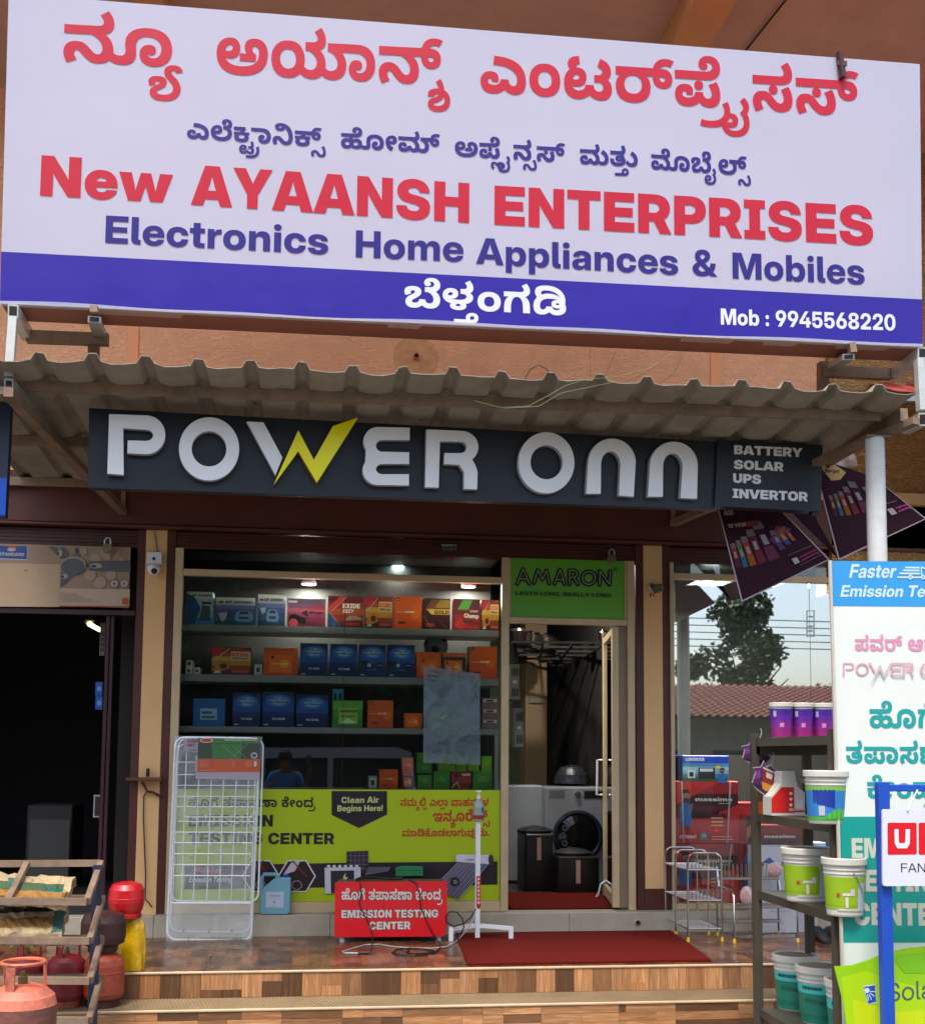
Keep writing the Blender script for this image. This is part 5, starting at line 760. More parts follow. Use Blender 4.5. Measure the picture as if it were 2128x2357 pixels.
# beam over the shop fronts
g=MB();g.box((-9,-.05,zb+.03),(6,.2,2.02),BROWN2);g.build('beam',bld)
g=MB();g.box((-9,-.075,zb),(6,.2,zb+.022),BROWN2,ch=.004);g.build('beam_moulding',bld)
g=MB()
for i in range(9):
 zz=zb-.012-i*.0135
 for a,b in((-9,LP[0]),(LP[3],RP[0]),(RP[3],6)):g.box((a,.0+(i%2)*.006,zz-.0115),(b,.09,zz),BROWN)
g.build('shutter_slats',bld,kind='stuff')
def pillar(q,u,vb):
 g=MB();zc=P(u,vb,0).z
 g.box((q[1],-.014,zc),(q[2],.3,zb-.002),CREAMP,ch=.003);g.build('pillar',bld)
 for a,b in((q[0],q[1]+.0),(q[2],q[3])):
  g=MB();g.box((a,-.008,-1.115),(b,.3,zb-.002),BROWN,ch=.002);g.build('shutter_guide',bld)
 g=MB();g.box((q[1],-.008,-1.115),(q[2],.3,zc),BROWN);g.build('pillar_base',bld)
pillar(LP,350,2116);pillar(RP,1500,2046)
# stone plinth in front of the shop fronts
g=MB()
xs=[LP[0]-.5,LP[2],px_x(760,2120,-.12),px_x(1310,2120,-.12),RP[3]+.02,3.6,5.2]
for a,b in zip(xs,xs[1:]):
 g=MB();g.box((a+.001,-.12,FZ-.01),(b-.001,.06,-1.115),PLINTH,ch=.003);g.build('plinth_slab',bld)
g=MB();c=P(1467,2124,-.12)
g.lathe([(.0,.001),(.028,.002),(.024,.006)],c,mat('hole_rim','#b8a890',.8),ax='Y',n=16);g.lathe([(0,.012),(.016,.0125),(.016,.004)],c,BLACK,ax='Y',n=16)
g.build('drain_hole',bld)
# rooms behind the shop front
g=MB()
SX0,SX1,SY1,SZ1=LP[1],RP[2],5.2,1.95
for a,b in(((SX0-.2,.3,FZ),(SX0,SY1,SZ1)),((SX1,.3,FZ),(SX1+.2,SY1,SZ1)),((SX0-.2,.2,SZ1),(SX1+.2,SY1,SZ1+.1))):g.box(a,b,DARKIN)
# back wall with a window opening
wa,wb=P(1304,1532,SY1),P(1388,1606,SY1)
wx0,wx1,wz0,wz1=wa.x,wb.x+.35,wb.z,wa.z
GREENW=mat('pale_green_wall','#8fa391',.8,var=.1)
g.box((SX0,SY1,FZ),(wx0,SY1+.15,SZ1),GREENW);g.box((wx1,SY1,FZ),(SX1+.2,SY1+.15,SZ1),GREENW)
g.box((wx0,SY1,FZ),(wx1,SY1+.15,wz0),GREENW);g.box((wx0,SY1,wz1),(wx1,SY1+.15,SZ1),GREENW)
g.build('inner_walls',bld)
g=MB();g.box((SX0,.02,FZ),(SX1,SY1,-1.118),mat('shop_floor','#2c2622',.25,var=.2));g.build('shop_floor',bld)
g=MB();g.box((LP[3]-.02,.5,-1.118),(px_x(1150,1600),.52,1.5),mat('shade_backing','#14130f',.7));g.build('shade_backing',bld)  # dark panel put in for the shade of the open shop behind
g=MB()
for k in range(9):xx=wx0+.03+k*(wx1-wx0)/8.5;g.box((xx-.008,SY1-.03,wz0),(xx+.008,SY1-.014,wz1),BLACK)
for k in(.5,):zz=wz0+(wz1-wz0)*k;g.box((wx0,SY1-.034,zz-.008),(wx1,SY1-.031,zz+.008),BLACK)
g.box((wx0-.06,SY1-.03,wz0-.05),(wx0,SY1-.005,wz1+.05),WHITEP);g.box((wx0-.06,SY1-.04,wz0-.05),(wx1,SY1-.005,wz0),WHITEP)
g.build('back_window',bld)
g=MB();x_a,x_b=P(1209,1600,3.0).x,P(1258,1600,3.0).x
g.box((x_a,3.0,-1.118),(x_b,3.3,SZ1),TANIN);g.build('inner_column',bld)
# display case ceiling and the lamps
g=MB();cx1=px_x(1152,1330);g.box((LP[3],.1,1.5),(cx1,.52,1.53),mat('case_ceiling','#3c3a36',.6));g.build('case_ceiling',bld)
LAMP=mat('lamp_disc','#fff6e8',.5,var=0,emit=14)
def lamp(u,v,Y,r=.05,tilt=0,watts=16):
 c=P(u,v,Y)
 t=thing('ceiling_lamp',None,'lamp',c)
 g=MB();g.lathe([(0,-.004),(r,-.004),(r,.01)],c,LAMP,n=20);g.build('diffuser',t)
 g=MB();g.lathe([(r*1.12,-.006),(r*1.2,.012),(r*.9,.03),(r*1.01,-.002)],c,WHITEP,n=20);g.build('rim',t)
 l=bpy.data.lights.new('ceiling_lamp_light','AREA');l.shape='DISK';l.size=r*1.6;l.energy=watts;l.color=(1,.95,.86)
 lo=bpy.data.objects.new('ceiling_lamp_light',l);COL.objects.link(lo);lo.parent=t;lo.location=(0,0,-.012)
 return t
for(u,v,Y,lb)in((711,1344,.35,'round white ceiling lamp lit above the left part of the top battery shelf'),
(1078,1350,.35,'round lit lamp above the green patched red box on the top shelf'),
(709,1269,.5,'round ceiling lamp lit behind the transom, leftmost of the two'),
(916,1299,.5,'round ceiling lamp lit behind the transom near its middle')):
 t=lamp(u,v,Y);t['label']=lb;t['group']='lamps in the shop ceiling'
 # soffit of the floor above with its beams
sof=thing('soffit','brown painted underside of the floor above with concrete beams','ceiling',(1,0,4.9))
g=MB();g.box((-9,-2.08,4.9),(9,.0,5.1),SOFFIT);g.build('slab',sof)
ORB=mat('beam_orange','#d09a68',.65,var=.1,dirt=.1)
for u0,u1 in((1544,1636),(330,395)):
 a,b=PZ(u0,105,4.72).x,PZ(u1,105,4.72).x
 g=MB();g.box((a,-2.1,4.72),(b,-.002,4.895),ORB);g.build('beam',sof)
g=MB();g.tube([PZ(1812,-6,4.88),PZ(1700,135,4.88)],.007,CABLE,n=6);g.build('cable',sof)
# red sheet canopy of the neighbouring shop
red=thing('red_canopy','red corrugated metal canopy on the wall right of the awning','canopy',(4.6,0,2.5))
REDS=mat('red_roof_sheet','#c4585a',.45,var=.12,vs=5,dirt=.1)
g=MB();x=3.75
while x<8:
 w_=.2
 for p in([(0,0),(.12,0),(.135,.02),(.165,.02),(.18,0),(.2,0)],):
  for(a,ha),(b,hb)in zip(p,p[1:]):
   sk=.9
   g.add([(x+a+.55,-.02,2.98+ha),(x+b+.55,-.02,2.98+hb),(x+b,-1.5,2.42+hb),(x+a,-1.5,2.42+ha)],[(0,1,2,3)],REDS)
 x+=w_
g.build('roof_sheet',red)
g=MB();g.bar((3.75,-1.45,2.39),(8.8,-1.45,2.39),.04,.04,GALV);g.build('purlin',red)
# ================================================================ awning over the shop
aw=thing('awning','grey corrugated sheet awning on steel purlins in front of the shop','awning',(1,-1.1,1.9))
def az_(x,y):return 1.945-.065*y+.01*x
AX0,AX1,AY=-2.35,P(2100,910,-2.2).x,-2.25
g=MB();NS=24;rnd=random.Random(4)
prof=[];x=P(-40,850,AY).x;pit=.279;j=rnd.random
x=P(90,800,AY).x-2*pit
while x<AX1+.01:
 sg=.012*j()
 for dx,dz in((-.045,0),(-.022,.05),(.022,.05),(.045,0),(.1,-.006-sg),(.17,-.004-sg),(.232,0)):prof.append((x+dx,dz+.012*(j()-.5)*(1 if dz else .6)))
 x+=pit
prof=[p for p in prof if p[0]<AX1]
vs=[];fs=[]
ys=[AY,-1.95,-1.4,-.7,.0]
for yi,y in enumerate(ys):
 for(xx,dz)in prof:
  k=1 if yi==0 else .0
  vs.append((xx,y+(.012*math.sin(xx*7)if yi==0 else 0),az_(xx,y)+.029+dz*(.8 if yi==0 else .7)))
n=len(prof)
for a in range(len(ys)-1):
 for i in range(n-1):fs.append((a*n+i,a*n+i+1,(a+1)*n+i+1,(a+1)*n+i))
vs2=[(a,b,c+.004)for a,b,c in vs];m0=len(vs)
fs2=[tuple(m0+i for i in reversed(f))for f in fs]
edge=[(i+1,i,m0+i,m0+i+1)for i in range(n-1)]
g.add(vs+vs2,fs+fs2+edge,SHEETM);g.build('roof_sheet',aw)
for i in range(17):
 xq=P(90,800,AY).x+i*pit;yq=-1.95;g=MB();zq=az_(xq,yq)+.064;g.lathe([(.016,0),(.014,.004),(.006,.005),(.006,.014),(0,.015)],(xq,yq,zq),GALV,n=8);g.build('roof_bolt',aw)
for y,a,b in((-1.95,P(58,890,-1.95).x,P(2023,960,-1.95).x),(-1.0,AX0,3.3),(-.1,AX0,3.2)):
 g=MB();g.bar((a,y,az_(a,y)-.005),(b,y,az_(b,y)-.005),.03,.06,RUST);g.build('purlin',aw)
for p,q in((P(10,898,-2.15),P(283,1178,-.06)),(P(2108,968,-2.1),P(1548,1205,-.06))):
 g=MB();g.bar(p,q,.06,.045,RUST);g.build('strut',aw)
 g=MB();g.bar(q+Vector((0,0,-.02)),(q.x,q.y,1.96),.03,.03,RUST);g.build('hanger',aw)
g=MB();a=P(30,915,-2.1);g.bar((a.x,-2.2,a.z),(a.x+.02,-.06,1.98),.05,.05,RUST);g.build('side_rail',aw)
g=MB();a=P(2090,975,-2.1);g.bar((a.x,-2.05,a.z+.07),(a.x-.06,-.06,2.03),.05,.08,RUST);g.build('side_rail',aw)
def wires(mb,pts,r=.003,m=CABLE,c=(1,1,1)):mb.tube(pts,r,m,c,n=5)
WG=mat('green_wire','#4d6a35',.5,var=0);WY=mat('yellow_wire','#8a7a30',.5,var=0)
wr=thing('loose_wires','loose black and green wires lying over the awning edge','wires',(1.5,-2,2.3))
g=MB();wires(g,[P(u,v,-2.0)for u,v in((1207,874),(1220,850),(1240,840),(1258,850),(1278,885))]);g.build('black_wire',wr)
g=MB()
for pts in(((1090,922),(1150,938),(1215,935),(1262,910),(1300,888),(1350,872),(1420,868),(1500,845),(1545,812)),((1160,940),(1240,935),(1290,905),(1360,890),(1420,878))):wires(g,[P(u,v,-2.28)for u,v in pts],.0014,WG)
for pts in(((1535,818),(1500,850),(1440,880)),((1572,815),(1550,860),(1500,895)),((1415,810),(1395,860),(1380,890)),((1357,805),(1357,890))):wires(g,[P(u,v,-1.8)for u,v in pts],.0014,WY)
g.build('green_wire',wr)
# ================================================================ white pole
pl=thing('awning_pole','white painted round steel pole holding up the right end of the awning','pole',(3.386,-1.9,GZ))
c=P(2012,1010,-1.9)
g=MB();g.lathe([(.058,GZ),(.058,c.z)],(c.x,c.y,0),mat('white_pole_paint','#c7c8c6',.4,var=.1,vs=14,dirt=.25,dcol='#8a8478'),n=24);g.build('tube',pl)
g=MB();g.box((c.x-.08,c.y-.06,c.z),(c.x+.08,c.y+.06,c.z+.008),RUST);g.build('cap_plate',pl)
# ================================================================ big banner
b_tl,b_tr,b_bl,b_br=P(20,-16,-2.10),P(2116,147,-2.18),P(0,697,-2.0),P(2122,797,-2.08)
BP=Plane(b_bl,b_br,(b_tl+b_tr)/2)
ban=thing('shop_banner','huge white and violet flex banner with red and violet lettering above the awning','banner',(b_bl+b_br)/2)
BANW=mat('banner_flex','ATTR',.33,var=.03,vs=.9,bump=.5,bs=1.3,spec=.4)
nt=BANW.node_tree;tr_=nt.nodes.new('ShaderNodeBsdfTranslucent');tr_.inputs[0].default_value=(.95,.9,.88,1);mx_=nt.nodes.new('ShaderNodeMixShader');mx_.inputs[0].default_value=.47
nt.links.new(nt.nodes['Principled BSDF'].outputs[0],mx_.inputs[1]);nt.links.new(tr_.outputs[0],mx_.inputs[2]);nt.links.new(mx_.outputs[0],nt.nodes['Material Output'].inputs[0])
BANP=mat('banner_ink','ATTR',.36,var=.05,vs=2,spec=.35,bump=.5,bs=1.3)
for q_ in(BANW,BANP):
 for n_ in q_.node_tree.nodes:
  if n_.type=='BUMP':n_.inputs['Distance'].default_value=.022
WHT,VIO,RED_,VIOT='#d4daf2','#28188a','#b00e28','#251870'
g=MB();NX,NZ=48,16
def bpt(s,t,off=0):
 u=20+(2116-20)*s;
 tu,tv=20+2096*s,-16+163*s;bu,bv=2122*s,697+100*s
 u,v=tu+(bu-tu)*t,tv+(bv-tv)*t
 return BP.hit(u,v,off)
vs=[bpt(i/NX,k/NZ,.006*math.sin(i*1.7+k)*(1 if k>NZ-3 else .25)*0)for k in range(NZ+1)for i in range(NX+1)]
g.add(vs,[(k*(NX+1)+i,k*(NX+1)+i+1,(k+1)*(NX+1)+i+1,(k+1)*(NX+1)+i)for k in range(NZ)for i in range(NX)],BANW,WHT,False)
g.build('flex_sheet',ban)
g=MB();pr=Print(g,BP,m=BANP,off=.0015,step=.0005)
pr.poly([(3,579),(2121,689),(2122,795),(0,695)],VIO)
g.build('violet_band',ban)
def bline(name,items):
 for it in items:
  g=MB();pr=Print(g,BP,m=BANP,off=.003,step=.0004)
  pr.text(*it[:5],it[5],**(it[6]if len(it)>6 else{}))
  g.build(name,ban)
bline('lettering',[
('42 64 -150 y-110 121','K',(145,139),(421,155),86,RED_),
('9 157 60 187 y-30 -110 127','K',(497,168),(1036,196),84,RED_),
('17 6 33 194 258 y-10 122 +170 y-30 75 y0 +20 56 201','K',(1105,211),(1977,268),82,RED_)])
bline('lettering',[
('17 265 134 y-60 297 y0 60 223 168 y-40 129','K',(430,318),(750,339),35,VIOT),
('271 64 74 192','K',(784,340),(1012,353),35,VIOT),
('9 258 y-60 124 +150 y-90 75 +80 y0 42 y-40 129 y0 201','K',(1046,359),(1300,374),35,VIOT),
('47 38 y-40 111 +90 y0 63','K',(1334,377),(1467,384),35,VIOT),
('283 260 y-20 75 y0 +60 196 y-50 129','K',(1498,389),(1727,405),35,VIOT)])
bline('lettering',[
('New','X',(92,450),(396,467),93,RED_,dict(hR=91)),
('AYAANSH','X',(439,471),(1079,513),92,RED_,dict(hR=91)),
('ENTERPRISES','X',(1137,517),(2009,565),90,RED_,dict(hR=90))])
bline('lettering',[
('Electronics','B',(242,559),(755,586),63,VIOT),
('Home','B',(818,592),(1066,603),62,VIOT),
('Appliances','B',(1095,607),(1560,633),60,VIOT),
('&','B',(1593,634),(1650,637),60,VIOT),
('Mobiles','B',(1685,641),(1989,655),60,VIOT)])
bline('lettering',[('260 52 y-30 111 y0 6 25 216','K',(930,706),(1302,726),49,'#d0d0dc')])
bline('lettering',[('Mob : 9945568220','B',(1658,747),(2060,761),37,'#d0d0dc')])
# box frame behind the sheet, its underside and hem
g=MB();BOXB=mat('banner_box','#8a5040',.55,var=.12,dirt=.15)
bn=BP.n
def off(p,d):return p-bn*d
ins=[bpt(0,0),bpt(1,0),bpt(1,1),bpt(0,1)]
back=[Vector((p.x,p.y+.27,p.z))for p in ins]
fr=[p-bn*.004 for p in ins]
g.add(fr+back,[(0,1,5,4),(1,2,6,5),(2,3,7,6),(3,0,4,7)],BOXB);g.build('box_frame',ban)
g=MB();pts=[];NB=60
for i in range(NB):
 s0,s1=i/NB,(i+1)/NB
 h0,h1=[.010+.009*math.sin(s*23)*math.sin(s*9+1)for s in(s0,s1)]
 a,b=bpt(s0,1,.006),bpt(s1,1,.006)
 g.add([a+Vector((0,0,h0)),b+Vector((0,0,h1)),b-Vector((0,0,.004)),a-Vector((0,0,.004)),b+Vector((0,.04,-.006)),a+Vector((0,.04,-.006))],[(3,2,1,0),(5,4,2,3)],BANW,'#b9bacb')
g.build('hem',ban)
g=MB()
for s0,s1 in((.095,.2),(.42,.46),(.74,.80),(.83,.87),(.91,.97)):
 a,b=bpt(s0,1),bpt(s1,1)
 g.add([a+Vector((0,.01,-.007)),b+Vector((0,.01,-.007)),b+Vector((-.03,.085,-.0075)),a+Vector((.01,.085,-.0075))],[(3,2,1,0)],BANW,'#c9a8a4')
g.build('hem_flap',ban)
ROD=mat('brown_clamp','#43221c',.6)
g=MB();a,b=BP.hit(1927,124,.02),BP.hit(1936,182,.02);g.bar(a,b,.03,.03,ROD);g.bar(BP.hit(1921,150,.028),BP.hit(1943,152,.028),.012,.03,ROD);g.build('clamp',ban)
# steel brackets carrying the banner
def brk(name,label,L):
 t=thing(name,label,'bracket',L[0][0])
 for k,(p,q,w_,h_,m_,hol)in enumerate(L):
  g=MB()
  (g.hollow(p,q,w_,h_,m_,(1,1,1),BLACK)if hol else g.bar(p,q,w_,h_,m_));g.build('square_tube',t)
Yb=-2.06
GALV2=mat('white_square_tube','#b9bcb6',.4,metal=.2,var=.12,vs=12,dirt=.2)
brk('banner_bracket','square steel tube bracket under the left end of the banner',[
(P(21,868,Yb),P(31,730,Yb),.045,.045,GALV2,0),
(P(30,716,Yb-.02),P(62,770,-1.55),.055,.075,GALV2,1),(P(217,735,Yb),P(232,775,-1.55),.07,.035,GALV,1),
(P(20,888,Yb-.03),P(50,920,-1.75),.045,.08,GALV2,1),(P(62,775,-1.6),P(250,782,-1.6),.05,.07,RUST,0),
(P(216,790,-1.55),P(216,850,-1.55),.06,.06,RUST,0),(P(217,705,Yb),P(217,720,Yb),.04,.04,RUST,0)])
brk('banner_bracket','square steel tube bracket under the right end of the banner',[
(P(2120,945,Yb),P(2114,828,Yb),.05,.045,GALV2,0),
(P(2122,812,Yb-.02),P(2050,862,-1.55),.055,.07,GALV2,1),(P(1952,821,Yb),P(1905,850,-1.5),.07,.035,GALV,1),
(P(2122,965,Yb-.03),P(2085,985,-1.75),.045,.08,GALV2,1),(P(1895,855,-1.6),P(2050,862,-1.6),.05,.07,RUST,0),
(P(1893,835,-1.55),P(1893,905,-1.55),.06,.06,RUST,0),(P(1958,790,Yb),P(1962,812,Yb),.04,.04,RUST,0)])
# ================================================================ POWER ONN sign
SP=Plane(P(205,939,-1.75),P(1887,1026,-1.35),P(203,1122,-1.75))
sg=thing('shop_sign','long charcoal fascia sign with raised white letters and a yellow bolt','sign',SP.hit(1040,1100))
CHAR=mat('charcoal_panel','#20262e',.42,var=.06,vs=3,spec=.35);CHARE=mat('charcoal_edge','#121519',.5,var=0)
g=MB();q=[SP.hit(u,v)for u,v in((205,939),(1652,1016),(1643,1172),(203,1122))]
g.slab(q,-SP.n*.07,CHAR);pan=g.build('panel',sg)
g=MB();q=[SP.hit(u,v,.022)for u,v in((1648,1014),(1889,1026),(1884,1179),(1641,1166))]
g.slab(q,-SP.n*.09,CHAR);spn_=g.build('small_panel',sg)
g=MB();q=[SP.hit(u,v,.004)for u,v in((1868,1176),(1887,1177),(1884,1186),(1868,1185))];g.slab(q,-SP.n*.05,CHARE);g.build('bracket',sg)
c3=lambda pts:[(x/1.711,650+y/1.711)for x,y in pts]
c4=lambda pts:[(1064+x/1.711,650+y/1.711)for x,y in pts]
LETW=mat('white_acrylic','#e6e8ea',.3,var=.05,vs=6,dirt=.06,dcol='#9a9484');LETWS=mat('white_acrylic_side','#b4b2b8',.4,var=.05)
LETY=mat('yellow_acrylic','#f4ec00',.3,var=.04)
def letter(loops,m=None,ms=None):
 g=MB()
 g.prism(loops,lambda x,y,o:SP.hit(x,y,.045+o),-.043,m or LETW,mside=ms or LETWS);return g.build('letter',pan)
letter([c3([(432,527)]+arc(577,608,75,76,-90,90,14)+[(503,680),(505,630)]+arc(577,610,27,22,90,-90,10)+[(487,582),(489,765),(425,760)])])
letter([c3(arc(823,663,118,124,0,360,40)[:-1]),c3(arc(823,663,68,69,360,0,32)[:-1])])
letter([c3([(970,556),(1036,559),(1110,697),(1083,766)])])
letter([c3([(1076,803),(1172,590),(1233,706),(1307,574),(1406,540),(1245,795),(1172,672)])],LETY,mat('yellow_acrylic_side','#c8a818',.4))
letter([c3([(1608,580)]+arc(1483,634,56,57,-90,-215,10)+arc(1483,746,59,57,-220,-270,3)[:0]+arc(1483,746,59,58,215,90,10)+[(1605,806),(1605,762)]+arc(1500,742,24,20,90,270,8)+[(1606,722),(1606,676)]+arc(1500,651,24,23,90,270,8)+[(1608,628)])])
letter([[(978,993)]+arc(1057,1033,40,37,-90,50,10)+[(1090,1075),(1095,1090),(1094,1130),(1064,1129),(1064,1090),(1053,1074),(1018,1072),(1019,1047)]+arc(1056,1034,14,13,90,-90,8)+[(1009,1020),(1006,1126),(975,1125)]])
letter([c4(arc(322,717,110,120,0,360,40)[:-1]),c4(arc(323,715,63,67,360,0,32)[:-1])])
letter([c4([(478,838),(485,720)]+arc(579,716,93,94,180,360,16)+[(664,850),(606,845),(612,726)]+arc(574,724,38,52,0,-180,12)+[(535,838)])])
letter([c4([(720,850),(727,730)]+arc(821,728,94,94,180,360,16)+[(912,858),(847,855),(855,736)]+arc(817,732,38,52,0,-180,12)+[(778,850)])])
g=MB();pr=Print(g,SP,m=LETW,off=.027)
for s,L,R,h in(('BATTERY',(1062,680),(1330,692),35),('SOLAR',(1061,738),(1255,748),35),('UPS',(1058,792),(1167,798),36),('INVERTOR',(1056,852),(1350,866),36)):
# letters stand a little proud of the panel
 g=MB();lay,x0,x1=run('X',s);W=x1-x0
 for gl,gx,gy in lay:
  for vs,tr,ll in glyph(*gl)[1]:
   def fm(x,y,o):
    k=(gx+x-x0)/W;u=L[0]+(R[0]-L[0])*k;v=L[1]+(R[1]-L[1])*k-y*h/.727
    return SP.hit(1064+u/1.711,650+v/1.711,.030+o)
   outs=[l for l in ll if area(l)<0]
   g.add([fm(x,y,0)for x,y in vs],tr,LETW)
   for l in ll:n=len(l);g.add([fm(x,y,0)for x,y in l]+[fm(x,y,-.008)for x,y in l],[(i,(i+1)%n,n+(i+1)%n,n+i)for i in range(n)],LETWS)
 g.build('lettering',spn_)
for u,v in((567,945),(1573,1003),(973,960)):
 g=MB();a=SP.hit(u,v+6,-.03);g.bar(a,a+Vector((0,0,.05)),.012,.03,RUST);g.tube([a+Vector((.0,0,.04)),a+Vector((-.05,.02,.09)),a+Vector((.02,.02,.12)),a+Vector((.06,.0,.06))],.0025,CABLE,n=5);g.build('hook',sg)
 # part of the neighbouring blue sign
g=MB();q=[P(u,v,-1.6)for u,v in((-60,925),(25,930),(12,1190),(-60,1188))]
t=thing('blue_sign','edge of a blue shop sign hanging at the left of the charcoal sign','sign',q[2])
g.slab(q,(0,.06,0),mat('dark_blue_sign','#1d2740',.4));g.build('panel',t)
g=MB();q=[P(u,v,-1.605)for u,v in((-60,1098),(16,1100),(12,1186),(-60,1185))];g.slab(q,(0,.004,0),mat('bright_blue_sign','#0e55c8',.35));g.build('blue_band',t)
# ================================================================ shop front: frames, panes, door
GL_MAIN=glass('shop_glass',.03,'#eef2f0',0)
GL_TOP=glass('transom_glass',.05,'#a8b4b6',0)
fr=thing('shop_window','cream aluminium shop window with a lime poster covering its lower part','window',P(770,2104,0))
def fbar(u0,v0,u1,v1,y0=-.03,y1=.03,m=None,par=None,name='frame'):
 a,b=P(u0,v0,0),P(u1,v1,0)
 g=MB();g.box((a.x,y0,b.z),(b.x,y1,a.z),m or CREAMF,ch=.003);return g.build(name,par or fr)
xL0,xL1=P(404,1300).x,P(421,1300).x+.005
xM0,xM1=P(1152,1700).x,P(1169,1700).x
zt=zb-.13
zA,zB=P(424,1310).z,P(424,1325).z
zS=P(586,2107).z;zS1=P(770,2076).z
def zb_(x0,x1,z0,z1,par,name='frame',y0=-.03,y1=.03,m=None,ch=.003):
 g=MB();g.box((x0,y0,z0),(x1,y1,z1),m or CREAMF,ch=ch);return g.build(name,par)
zb_(xL0+.001,xL1,-1.114,zt,fr);zb_(xM0,xM1,-1.114,zt,fr)
zb_(xL1+.001,xM0-.001,zB,zA,fr,y0=-.026,y1=.028);zb_(xL1+.001,xM0-.001,-1.1135,zS1,fr,y0=-.026,y1=.028)
g=MB();g.box((xL1,.004,zA),(xM0,.009,zt),GL_TOP);g.build('transom_pane',fr)
xj1,xj2=P(790,1600).x,P(1080,1400).x
for a,b,y in((xL1,xj1,.006),(xj1+.003,xM0,.006)):
 g=MB();g.box((a,y,zS1),(b,y+.004,zB),GL_MAIN);g.build('pane',fr)
g=MB();g.box((xj1,.003,zS1),(xj1+.003,.012,zB),BLACK);g.build('pane_joint',fr)
# door bay
db=thing('shop_door','cream framed glass door standing open beside the lime poster','door',P(1290,2100,0))
xd0,xd1,xd2=P(1436,1700).x,P(1443,1700).x,P(1459,1700).x
zP=P(1300,1424,0).z;zP1=P(1300,1438,0).z
zb_(xd1,xd2,-1.114,zt,db);zb_(xM1+.001,xd1-.001,zP1,zP,db,y0=-.026,y1=.028)
zb_(P(1421,1700).x,xd1-.001,-1.1,zP1-.001,db,'side_panel',y0=.0,y1=.02,m=mat('beige_side_panel','#7a6a50',.5))
h0=P(1408,1700).x;hz0,hz1=-1.095,zP1-.012
g=MB();g.box((h0,-.01,hz0),(h0+.052,.022,hz1),CREAMF,ch=.003);g.build('door_stile',db)
far=Vector((P(1392,1700,.78).x,.78,0));near=Vector((h0+.02,.025,0))
g=MB();dd=(far-near)
g.bar(far+Vector((0,0,hz0)),far+Vector((0,0,hz1)),.03,.045,CREAMF,up=(0,1,0))
for zz in(hz0+.05,hz1-.03):g.bar(near+Vector((0,0,zz)),far+Vector((0,0,zz)),.03,.08 if zz<0 else .05,CREAMF)
leaf=g.build('door_leaf',db)
g=MB();g.add([near+Vector((0,0,hz0+.08)),far+Vector((0,0,hz0+.08)),far+Vector((0,0,hz1-.05)),near+Vector((0,0,hz1-.05))],[(0,1,2,3)],GL_MAIN);g.build('pane',leaf)
g=MB();a=far+Vector((-.03,-.02,-.15));g.tube([a+Vector((0,0,.14)),a+Vector((-.04,0,.14)),a+Vector((-.045,0,-.14)),a+Vector((0,0,-.14))],.009,WHITEP);g.build('handle',leaf)
g=MB();a=far+Vector((-.0,-.02,hz0+.12));g.tube([a,a+Vector((-.05,-.02,-.03)),a+Vector((-.07,-.02,-.11)),a+Vector((-.09,-.02,-.13))],.008,WHITEP);g.build('door_stop',db)
# green sign over the door
gs=thing('door_sign','green sign with black outlined lettering above the open door','sign',P(1304,1420,0))
GREENS=mat('green_sign_board','#549a20',.4,var=.05,vs=3)
g=MB();g.box((xM1+.004,-.008,zP+.004),(xd1-.004,.02,zt),GREENS);g.build('board',gs)
for a,b in((xM1+.001,xM1+.014),(xd1-.018,xd1-.001)):zb_(a,b,zP+.001,zt,gs,y0=-.018,y1=.0,ch=.002)
AP=YP(-.008)
g=MB();pr=Print(g,AP)
Z1=lambda pts:[(1100+x/3.36,1200+y/3.36)for x,y in pts]
am=[[(302,485),(345,370),(395,482)],[(325,445),(378,450)],[(430,478),(460,378),(495,450),(528,382),(548,482)],[(588,485),(632,375),(668,488)],[(605,452),(655,455)],
[(705,488),(705,382)],[(705,382)]+arc(735,408,28,26,-90,90,6)+[(705,434)],[(735,436),(770,488)],arc(852,440,50,50,0,360,18),[(936,492),(938,388),(1012,490),(1018,388)]]
for s in am:pr.line(Z1(s),10.5,'#040604')
for s in am:pr.line(Z1(s),1.7,'#86a87a')
pr.line(Z1(arc(1056,374,14,14,0,360,10)),1.2,'#0b0f0a');pr.rect(*Z1([(1051,368)])[0],*Z1([(1061,380)])[0],'#0b0f0a')
pr.text('LASTS LONG, REALLY LONG.','B',Z1([(287,572)])[0],Z1([(1035,588)])[0],8.5,'#0b0f0a')
g.build('lettering',gs)
# padlocks, alarm plate, bolts
def padlock(name,u,v,Y,label):
 c=P(u,v,Y);t=thing(name,label,'padlock',c)
 g=MB();g.lathe([(0,-.012),(.032,-.012),(.036,-.006),(.036,.006),(.032,.012),(0,.012)],c,mat('brass','#8a7a58',.35,metal=.8),ax='Y',n=20);g.build('body',t)
 g=MB();g.tube([c+Vector(p)for p in((-.02,0,.02),(-.02,0,.055),(-.008,0,.075),(.012,0,.075),(.022,0,.055),(.022,0,.02))],.006,GALV,n=6);g.build('shackle',t)
padlock('padlock',1407,1287,-.07,'round brass padlock hanging at the top right corner of the green sign')
padlock('padlock',247,1262,-.09,'dark padlock hanging over the fan poster at the left')
t=thing('alarm_plate','small black safety plate fixed to the brown beam above the window','plate',P(1034,1261,-.08))
g=MB();a,b=P(1011,1250,-.08),P(1057,1270,-.08);g.box((a.x,-.082,b.z),(b.x,-.074,a.z),mat('plate_black','#15110f',.4),ch=.002);g.build('plate',t)
g=MB();pr=Print(g,YP(-.0825));pr.text('SAFETY','X',(1016,1257),(1052,1258),4.2,'#a8a29a');pr.line([(1017,1261),(1051,1262)],.8,'#8a857e');pr.line([(1017,1265),(1051,1266)],.8,'#8a857e');g.build('lettering',t)
